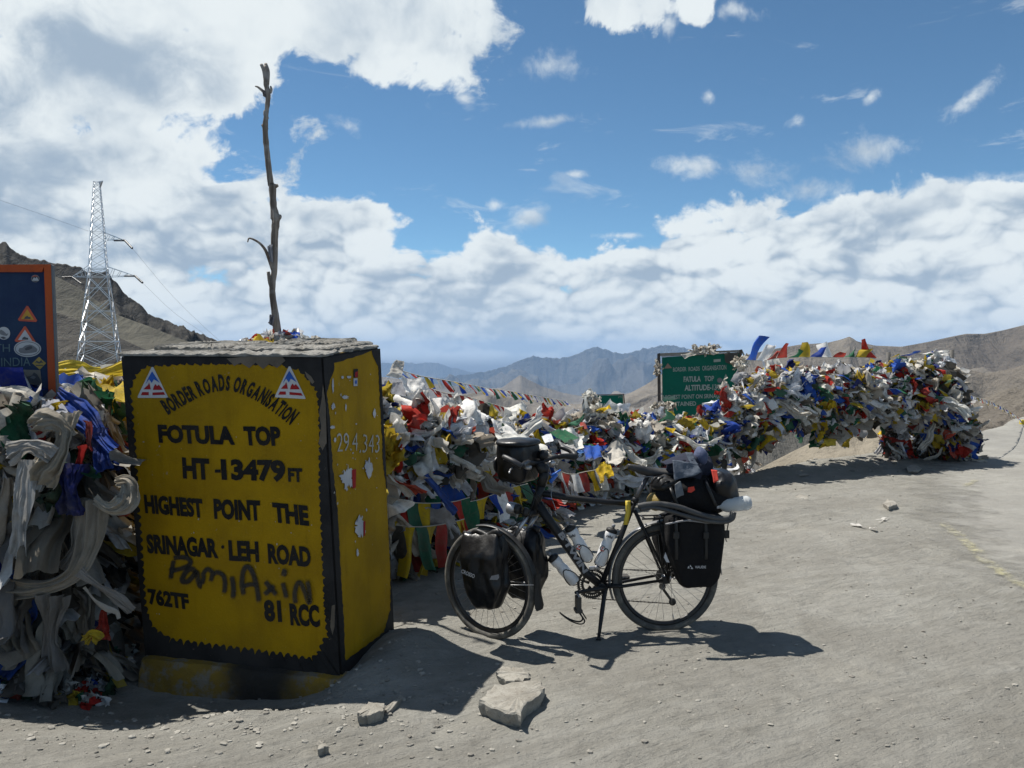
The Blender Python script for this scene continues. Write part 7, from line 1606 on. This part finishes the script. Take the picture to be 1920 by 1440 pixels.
for k in range(260):       # litter of rags on the ground at its foot
    X = r.uniform(-3.6, -2.30); Y = r.uniform(4.55, 5.2); c = r.choice(FAM[pick(r, {'white': 45, 'red': 14, 'yellow': 8, 'blue': 8, 'green': 8, 'dark': 17})]); hp.put(r.choice(CR), rnd_rot(r, .4), r.uniform(0.05, 0.14), (X, Y, gz(X, Y) + r.uniform(0.0, 0.05)), c)
hp.build('prayer_flag_heap', 'near heap of faded scarves and flags filling the left edge, behind and beside the milestone', 'prayer flags')
for k in range(115):
    X = r.uniform(-3.15, -2.42); z_ = r.uniform(0.50, 1.42) if r.random() < .6 else r.uniform(0.25, 0.9); Y = lh_face_y(X) - r.uniform(-0.10, 0.10); fam = pick(r, {'white': 72, 'red': 2, 'yellow': 3, 'blue': 6, 'dark': 15, 'green': 2}); c = tuple(q * 0.6 for q in r.choice(FAM[fam])) if fam != 'white' else r.choice([WHITES[6], (0.20, 0.19, 0.18), (0.24, 0.23, 0.20), (0.30, 0.28, 0.25), (0.15, 0.145, 0.14), (0.17, 0.15, 0.12)])  # dull dyes: grime, plus the shade of the heap face put into the colour
    Lc = r.uniform(0.30, 0.72); Lc = min(Lc, z_ + 0.10)
    R_ = Vector((r.gauss(0.04, 0.14), r.gauss(-0.03, 0.08), -1)).normalized().to_track_quat('-Z', 'Y').to_matrix() @ Matrix.Rotation(r.uniform(-0.9, 0.9), 3, 'Z')
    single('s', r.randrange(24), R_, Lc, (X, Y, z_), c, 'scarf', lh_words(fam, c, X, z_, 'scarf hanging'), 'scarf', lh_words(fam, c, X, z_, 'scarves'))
for k in range(60):
    X = r.uniform(-3.2, -2.50); z_ = r.uniform(1.00, 1.40); Y = 4.74 + r.uniform(-0.02, 0.3); fam = pick(r, {'white': 66, 'red': 4, 'yellow': 4, 'blue': 6, 'dark': 14, 'green': 3}); c = tuple(q * 0.7 for q in r.choice(FAM[fam])) if fam != 'white' else r.choice(WHITES[3:4] + [(0.30, 0.29, 0.28), (0.34, 0.32, 0.28), (0.24, 0.22, 0.19)])  # grimy tones, darkened further as painted shade on these crumpled flags
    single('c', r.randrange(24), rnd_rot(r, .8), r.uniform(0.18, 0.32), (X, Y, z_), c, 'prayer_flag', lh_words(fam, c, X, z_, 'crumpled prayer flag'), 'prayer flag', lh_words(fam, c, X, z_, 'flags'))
for k in range(46):
    X = r.uniform(-3.3, -1.95) ; Y = r.uniform(4.9, 7.0); X = X / 4.8 * Y; X = min(X, -2.70 if Y < 6 else -0.48 * Y); fam = pick(r, {'white': 38, 'red': 16, 'yellow': 18, 'blue': 12, 'green': 10}); c = r.choice(FAM[fam][:3])
    single('c', r.randrange(24), rnd_rot(r, .3), r.uniform(0.24, 0.42), (X, Y, lh_top(X, Y) - (0.12 if Y < 5.7 else 0.04)), c, 'prayer_flag', COLN[fam] + ' prayer flag lying in the sun on top of the heap at the left edge', 'prayer flag', COLN[fam] + ' flags on top of the left heap')
def ribbon(label, pl, w, color, seed, nv=40, nu=30, pleat=2.5, amp=0.22, tw=0.3, cat='scarf', name='scarf', wf=None):
    """long gathered scarf following a path"""
    rr = random.Random(seed); cp = curve_pts(pl, 12); L = [0]
    for i in range(1, len(cp)): L.append(L[-1] + (cp[i] - cp[i - 1]).length)
    vs = []; ph = rr.uniform(0, 6); o_ = Vector((rr.uniform(0, 99), 0, 0)); prev = Vector((1, 0, 0.2))
    for j in range(nv + 1):
        s = L[-1] * j / nv; i = next((k for k in range(1, len(L)) if L[k] >= s), len(L) - 1); p = cp[i - 1].lerp(cp[i], (s - L[i - 1]) / max(1e-6, L[i] - L[i - 1])); tg = (cp[i] - cp[i - 1]).normalized()
        a = Vector((0, -1, 0)); sd_ = tg.cross(a).normalized(); no = sd_.cross(tg).normalized(); t = j / nv; ww = w * (wf(t) if wf else (0.75 + 0.25 * math.sin(t * 7 + ph))); an = tw * math.sin(t * 4 + ph)
        for i2 in range(nu + 1):
            u = i2 / nu - 0.5; x = u * ww; y = (math.sin(u * 6.283 * pleat + ph + t * 2.2) * 0.35 + mn.noise(Vector((u * 9, t * 3, 0)) + o_) * 1.1) * ww * amp + (math.sin(u * 37 + t * 4 + ph + 4 * mn.noise(Vector((t * 4, 0, 2)) + o_)) * 0.35 + (1 - 2 * abs(mn.noise(Vector((u * 13, t * 2.5, 7)) + o_)))) * ww * 0.045 + math.cos(u * math.pi) * ww * 0.20
            q = p + sd_ * (x * math.cos(an)) + no * (y + x * math.sin(an)) + mn.noise_vector(Vector((u * 3, t * 8, 3)) + o_) * ww * 0.07; vs.append(q)
    mb = MB(); mb.add(vs, grid_faces(nv + 1, nu + 1).tolist(), True); o = mb.build(name, m_cl, fix=False); o.color = (*color, 1); return tag(o, label, cat)
F_ = 4.62
ribbon('long grey-beige scarf sagging in a big loop across the left heap', pts([(172, 940, F_), (168, 985, F_ - .02), (158, 1030, F_ - .05), (135, 1075, F_ - .1), (95, 1100, F_ - .12), (50, 1108, F_ - .1), (10, 1106, F_ - .06), (-20, 1090, F_)]), 0.155, (0.259, 0.230, 0.187), 1)
ribbon('thinner grey scarf running inside the big sagging loop', pts([(158, 935, F_ + .02), (150, 985, F_ - .0), (135, 1030, F_ - .02), (110, 1068, F_ - .03)]), 0.10, (0.216, 0.202, 0.180), 2)
ribbon('bright grey-white scarf hanging straight at the far left of the heap', pts([(50, 862, F_ - .08), (45, 900, F_ - .10), (36, 960, F_ - .12), (30, 1010, F_ - .12), (27, 1042, F_ - .1)]), 0.13, (0.396, 0.396, 0.389), 3, wf=lambda t: 0.7 + 0.45 * t - 0.2 * t * t)
ribbon('spread white cloth end above the straight hanging scarf', pts([(15, 852, F_ - .1), (45, 838, F_ - .12), (72, 842, F_ - .12), (95, 856, F_ - .1)]), 0.14, (0.346, 0.331, 0.310), 4)
ribbon('cream scarf hooked round the left edge of the milestone', pts([(176, 940, F_ - .02), (200, 955, F_ - .06), (225, 948, F_ - .06), (238, 930, F_), (236, 905, F_ + .03), (215, 905, F_ + .05)]), 0.13, (0.360, 0.324, 0.266), 5)
ribbon('blue scarf streaming down from the sign over the shoulder of the heap', pts([(112, 738, 4.95), (140, 765, 4.85), (165, 790, 4.75), (190, 825, 4.65), (212, 848, 4.60)]), 0.17, (0.014, 0.050, 0.259), 6, pleat=1.5)
ribbon('second blue fold under the streaming scarf', pts([(178, 808, 4.68), (184, 850, 4.62), (192, 885, 4.60)]), 0.13, (0.011, 0.029, 0.144), 7)
ribbon('dark blue cloth hanging in the middle of the left heap', pts([(130, 870, F_ - .02), (126, 910, F_ - .04), (128, 965, F_ - .04)]), 0.19, (0.009, 0.014, 0.079), 8)
ribbon('grey twisted rope of cloth running down to the foot of the milestone', pts([(140, 1075, F_ - .1), (170, 1098, F_ - .08), (205, 1120, F_), (240, 1150, F_ + .05)]), 0.08, (0.259, 0.245, 0.230), 9)
ribbon('white knotted cord lying below the twisted rope of cloth', pts([(150, 1105, F_ - .05), (170, 1130, F_ - .05), (190, 1145, F_ - .02), (210, 1152, F_), (215, 1165, F_)]), 0.035, (0.396, 0.374, 0.338), 10, nu=6)
ribbon('dull red cloth hanging above the lit rags beside the milestone foot', pts([(186, 1148, F_), (184, 1180, F_ - .02), (178, 1205, F_ - .04)]), 0.10, (0.216, 0.022, 0.014), 11, wf=lambda t: 0.3 + 0.9 * t)
ribbon('yellow knot of cloth lit by the sun near the milestone foot', pts([(150, 1205, F_ - .04), (165, 1196, F_ - .06), (178, 1208, F_ - .06)]), 0.085, (0.396, 0.288, 0.022), 12, nv=14)
ribbon('long grey drape falling to the ground in the left heap', pts([(95, 1115, F_ - .1), (90, 1160, F_ - .08), (85, 1210, F_ - .04), (95, 1262, F_ - .02)]), 0.17, (0.158, 0.155, 0.151), 13)
ribbon('grey drape falling to the ground at the far left edge', pts([(20, 1110, F_), (15, 1160, F_), (20, 1230, F_ - .02)]), 0.2, (0.144, 0.137, 0.130), 14)
ribbon('brown grey sheet bunched in front of the blue signboard', pts([(62, 800, F_ + .0), (90, 790, F_ - .06), (115, 800, F_ - .05), (128, 820, F_ - .04)]), 0.16, (0.288, 0.259, 0.209), 15)
ribbon('beige scarf fanned out below the bunched sheet on the left heap', pts([(122, 780, F_ + .02), (118, 820, F_ - .06), (105, 855, F_ - .08), (85, 880, F_ - .08), (72, 905, F_ - .08)]), 0.19, (0.302, 0.266, 0.209), 16)
def flat_flag(label, c4, Y, fam, seed, color=None, amp=0.018): return sheet(label, c4, [Y] * 4 if not isinstance(Y, (list, tuple)) else Y, fam, seed, 12, 12, amp, 5.0, 'prayer flag', 'prayer_flag', color)
flat_flag('dark blue flag lying over the lower left of the signboard', [(-40, 690), (42, 688), (52, 742), (-40, 742)], 4.95, 'blue', 41, (0.012, 0.022, 0.17), 0.012)
flat_flag('large dark red flag below the signboard at the left edge', [(-40, 738), (30, 727), (68, 790), (-40, 800)], [4.9, 4.88, 4.75, 4.8], 'red', 42, (0.20, 0.016, 0.014), 0.015)
flat_flag('grey printed flag spread at the foot of the orange sign frame', [(78, 746), (110, 752), (130, 778), (74, 786)], [4.9, 4.88, 4.7, 4.72], 'white', 43, (0.36, 0.37, 0.41), 0.02)
flat_flag('dull red flag folded beside the grey printed one', [(60, 795), (78, 798), (90, 838), (70, 832)], 4.6, 'red', 44, (0.26, 0.02, 0.018), 0.03)
flat_flag('dull red flag hanging near the blue streaming scarf', [(150, 790), (168, 795), (172, 842), (160, 835)], 4.58, 'red', 45, (0.24, 0.02, 0.018), 0.03)
flat_flag('narrow red strip hanging in the middle of the left heap', [(140, 840), (158, 838), (148, 872), (130, 880)], 4.6, 'red', 46, (0.28, 0.02, 0.018), 0.03)
ribbon('long yellow streamer stretched across the sunny top of the left heap', pts([(100, 712, 6.6), (140, 706, 6.7), (185, 702, 6.8), (232, 690, 6.9), (260, 688, 7.0)]), 0.16, (0.58, 0.42, 0.03), 21, pleat=1.2, tw=0.2, amp=0.12)
ribbon('upper yellow streamer behind the sign frame', pts([(100, 698, 7.4), (130, 693, 7.5), (170, 698, 7.6), (225, 694, 7.7)]), 0.18, (0.60, 0.45, 0.05), 22, pleat=1.2, amp=0.1)
flat_flag('yellow flag heaped against the left edge of the milestone', [(198, 735), (232, 718), (234, 752), (205, 765)], [5.9, 5.9, 5.5, 5.5], 'yellow', 47, None, 0.04)
flat_flag('red flag spread in the sun left of the milestone top', [(165, 735), (210, 744), (200, 762), (160, 750)], [6.0, 6.0, 5.6, 5.6], 'red', 48, None, 0.03)
flat_flag('translucent blue cloth lifted by the wind at the foot of the wooden pole', [(530, 622), (562, 622), (558, 646), (532, 648)], [6.2, 6.2, 6.1, 6.1], 'blue', 49, (0.03, 0.10, 0.50), 0.03)
flat_flag('small red cloth at the left end of the rags round the pole foot', [(466, 636), (482, 624), (484, 640), (470, 650)], 6.1, 'red', 50, None, 0.02)
flat_flag('small red rag at the right end of the rags round the pole foot', [(602, 638), (622, 643), (620, 648), (604, 648)], 6.1, 'red', 51, None, 0.01)
flat_flag('white streamer pulled right from the wooden pole foot', [(562, 628), (590, 640), (606, 646), (570, 640)], 6.15, 'white', 52, W[1], 0.02)
flat_flag('grey rag wound on the wooden pole above its foot', [(506, 590), (514, 592), (512, 612), (504, 606)], 6.15, 'dark', 53, (0.08, 0.09, 0.12), 0.015)
flat_flag('tattered grey cloth snagged on the wooden pole at its crooked twig', [(502, 462), (512, 458), (514, 492), (508, 488)], 6.17, 'white', 54, (0.20, 0.22, 0.26), 0.02)
flat_flag('small dark rag snagged near the top of the wooden pole', [(496, 172), (504, 176), (506, 190), (499, 186)], 6.15, 'dark', 55, (0.12, 0.11, 0.11), 0.012)
flat_flag('pale shredded rag on the wooden pole halfway up', [(511, 392), (516, 395), (516, 420), (510, 412)], 6.15, 'white', 56, (0.32, 0.28, 0.24), 0.012)
# poles that carry the wall
m_postd = mat_simple('dark_pole_paint', (0.05, 0.048, 0.045), 0.6, dirt=0.3)
for i, (px, y1, lab) in enumerate(((1665, 660, 'dark post holding up the flag wall left of its far end'), (1784, 656, 'dark post at the far right end of the flag wall'), (852, 800, 'thin wooden pole inside the flag heap left of the handlebar bag'), (1140, 790, 'thin post standing in the flag heap behind the bicycle'))):
    Y = float(np.interp(px, LX, LY)) + 0.12; top = P3(px, y1, Y); mb = MB(); mb.tube([Vector((top.x, Y, gz(top.x, Y) - 0.1)), top], 0.035, 8); tag(mb.build('post', m_postd), lab, 'post')

# ------------------------------------------------------------------ loose stones
m_stone, g, b, o = mat_new('grey_stone'); p = g.geo('Position')
c = g.mix(g.noise(p, 7, 7, 0.65).ss(0.35, 0.65), (0.20, 0.185, 0.155), (0.285, 0.27, 0.235)); c = g.mix(g.noise(p, 45, 7, 0.72).ss(0.50, 0.68, 0, 0.75), c, (0.12, 0.10, 0.08)); c = g.mix(g.noise(p, 120, 4, 0.7).ss(0.55, 0.7, 0, 0.6), c, (0.38, 0.36, 0.32))
g.put(c, b.inputs['Base Color']); b.inputs['Roughness'].default_value = 0.93; g.put(g.bump(g.noise(p, 16, 9, 0.75), 0.8, 0.016), b.inputs["Normal"])
def stone_poly(label, top, drop, seed, lift=0.0, name='rock', rough=0.006):
    """flat slab: its upper outline seen at photo pixels, thickness drop"""
    rr = random.Random(seed); h = drop; cx = sum(p_[0] for p_ in top) / len(top); cy = sum(p_[1] for p_ in top) / len(top)
    base = [G3(a, b_, h * 0.9 + lift) for a, b_ in top]; out = []
    m = len(base); up = []
    for i in range(m):
        for k in range(5):
            q = base[i].lerp(base[(i + 1) % m], k / 5); q = q + Vector((rr.uniform(-1, 1), rr.uniform(-1, 1), rr.uniform(-.5, .5))) * rough; up.append(q)
    cen = sum(up, Vector()) / len(up); n = len(up); zg = gz(cen.x, cen.y); vs = []
    lv = [(0.86, 1.0), (0.97, 0.97), (1.0, 0.86), (0.985, 0.5), (0.93, 0.15), (0.86, -0.25)]
    for s, hz_ in lv:
        for i, q in enumerate(up):
            d = Vector((q.x - cen.x, q.y - cen.y, 0)); jit = 1 + rr.uniform(-.02, .02); zt = q.z - zg + 0.0; vs.append(Vector((cen.x + d.x * s * jit, cen.y + d.y * s * jit, zg + zt * hz_ + rr.uniform(-.003, .003))))
    fs = []
    for l in range(len(lv) - 1):
        for i in range(n): fs.append((l * n + i, l * n + (i + 1) % n, (l + 1) * n + (i + 1) % n, (l + 1) * n + i))
    vs.append(Vector((cen.x, cen.y, cen.z + 0.004))); fs += [(i, (i + 1) % n, len(vs) - 1) for i in range(n)]
    mb = MB(); mb.add(vs, fs, False); return tag(mb.build(name, m_stone), label, 'rock')
stone_poly('large flat grey stone slab on the dirt below the bicycle', [(897, 1322), (925, 1292), (1010, 1280), (1022, 1296), (1018, 1308), (985, 1330), (975, 1348), (940, 1340)], 0.085, 1)
stone_poly('small crumbly pale stone touching the top of the large slab', [(931, 1270), (938, 1258), (965, 1256), (990, 1268), (994, 1276), (980, 1284), (950, 1284)], 0.05, 2, rough=0.012)
stone_poly('squarish pale stone in front of the milestone shadow', [(667, 1342), (688, 1325), (716, 1328), (716, 1342), (690, 1350), (668, 1352)], 0.055, 3)
stone_poly('flat stone ridge breaking the surface right behind the squarish stone', [(716, 1338), (745, 1312), (752, 1314), (724, 1344)], 0.02, 4)
stone_poly('dark little stone half buried at the bottom edge of the photo', [(588, 1402), (604, 1399), (608, 1412), (592, 1416)], 0.025, 5)
stone_poly('low flat stone on the dirt below the flag wall', [(1494, 932), (1502, 928), (1516, 931), (1520, 937), (1500, 938)], 0.05, 6)
stone_poly('rounded stone on the dirt right of the low flat one', [(1660, 945), (1668, 937), (1682, 940), (1686, 947), (1670, 952)], 0.09, 7)
stone_poly('dark stone on the berm under the flag wall', [(1498, 890), (1506, 884), (1518, 886), (1518, 892), (1504, 894)], 0.08, 8)
stone_poly('brown stone lying under the right part of the flag wall', [(1702, 876), (1716, 870), (1732, 878), (1724, 884), (1706, 884)], 0.09, 9)
for i, (l4, lab) in enumerate((([(1601, 991), (1612, 988), (1650, 1002), (1645, 1005)], 'white rag lying on the dirt right of the bicycle'), ([(1645, 982), (1672, 977), (1672, 981), (1650, 986)], 'small pale rag on the dirt just beyond the white one'))):
    q = [G3(a, b_, 0.02) for a, b_ in l4]; mb = MB(); vs = []
    for j in range(9):
        for k in range(7):
            u, v = j / 8, k / 6; p_ = (q[0] * (1 - u) + q[2] * u) * (1 - v) + (q[1] * (1 - u) + q[3] * u) * v; n_ = mn.noise_vector(p_ * 9); p_ = p_ + n_ * 0.03; p_.z = gz(p_.x, p_.y) + 0.012 + abs(n_.z) * 0.05; vs.append(p_)
    mb.add(vs, grid_faces(9, 7).tolist(), True); o = mb.build('cloth_scrap', m_cl, fix=False); o.color = (0.58, 0.56, 0.52, 1); tag(o, lab, 'cloth')
# ------------------------------------------------------------------ haze
mz = bpy.data.materials.new('haze_air'); mz.use_nodes = True; t = mz.node_tree; t.nodes.clear(); g = G(t)
vo = g.n('VolumePrincipled'); vo.inputs['Color'].default_value = (0.40, 0.62, 0.95, 1); vo.inputs['Density'].default_value = 3.6e-5; vo.inputs['Anisotropy'].default_value = 0.0
oo = g.n('OutputMaterial'); g.link(vo.outputs[0], oo.inputs['Volume'])
mb = MB(); mb.box((0, 14000, -950), (200000, 42000, 2700))
tag(mb.build('haze', mz), kind='stuff')
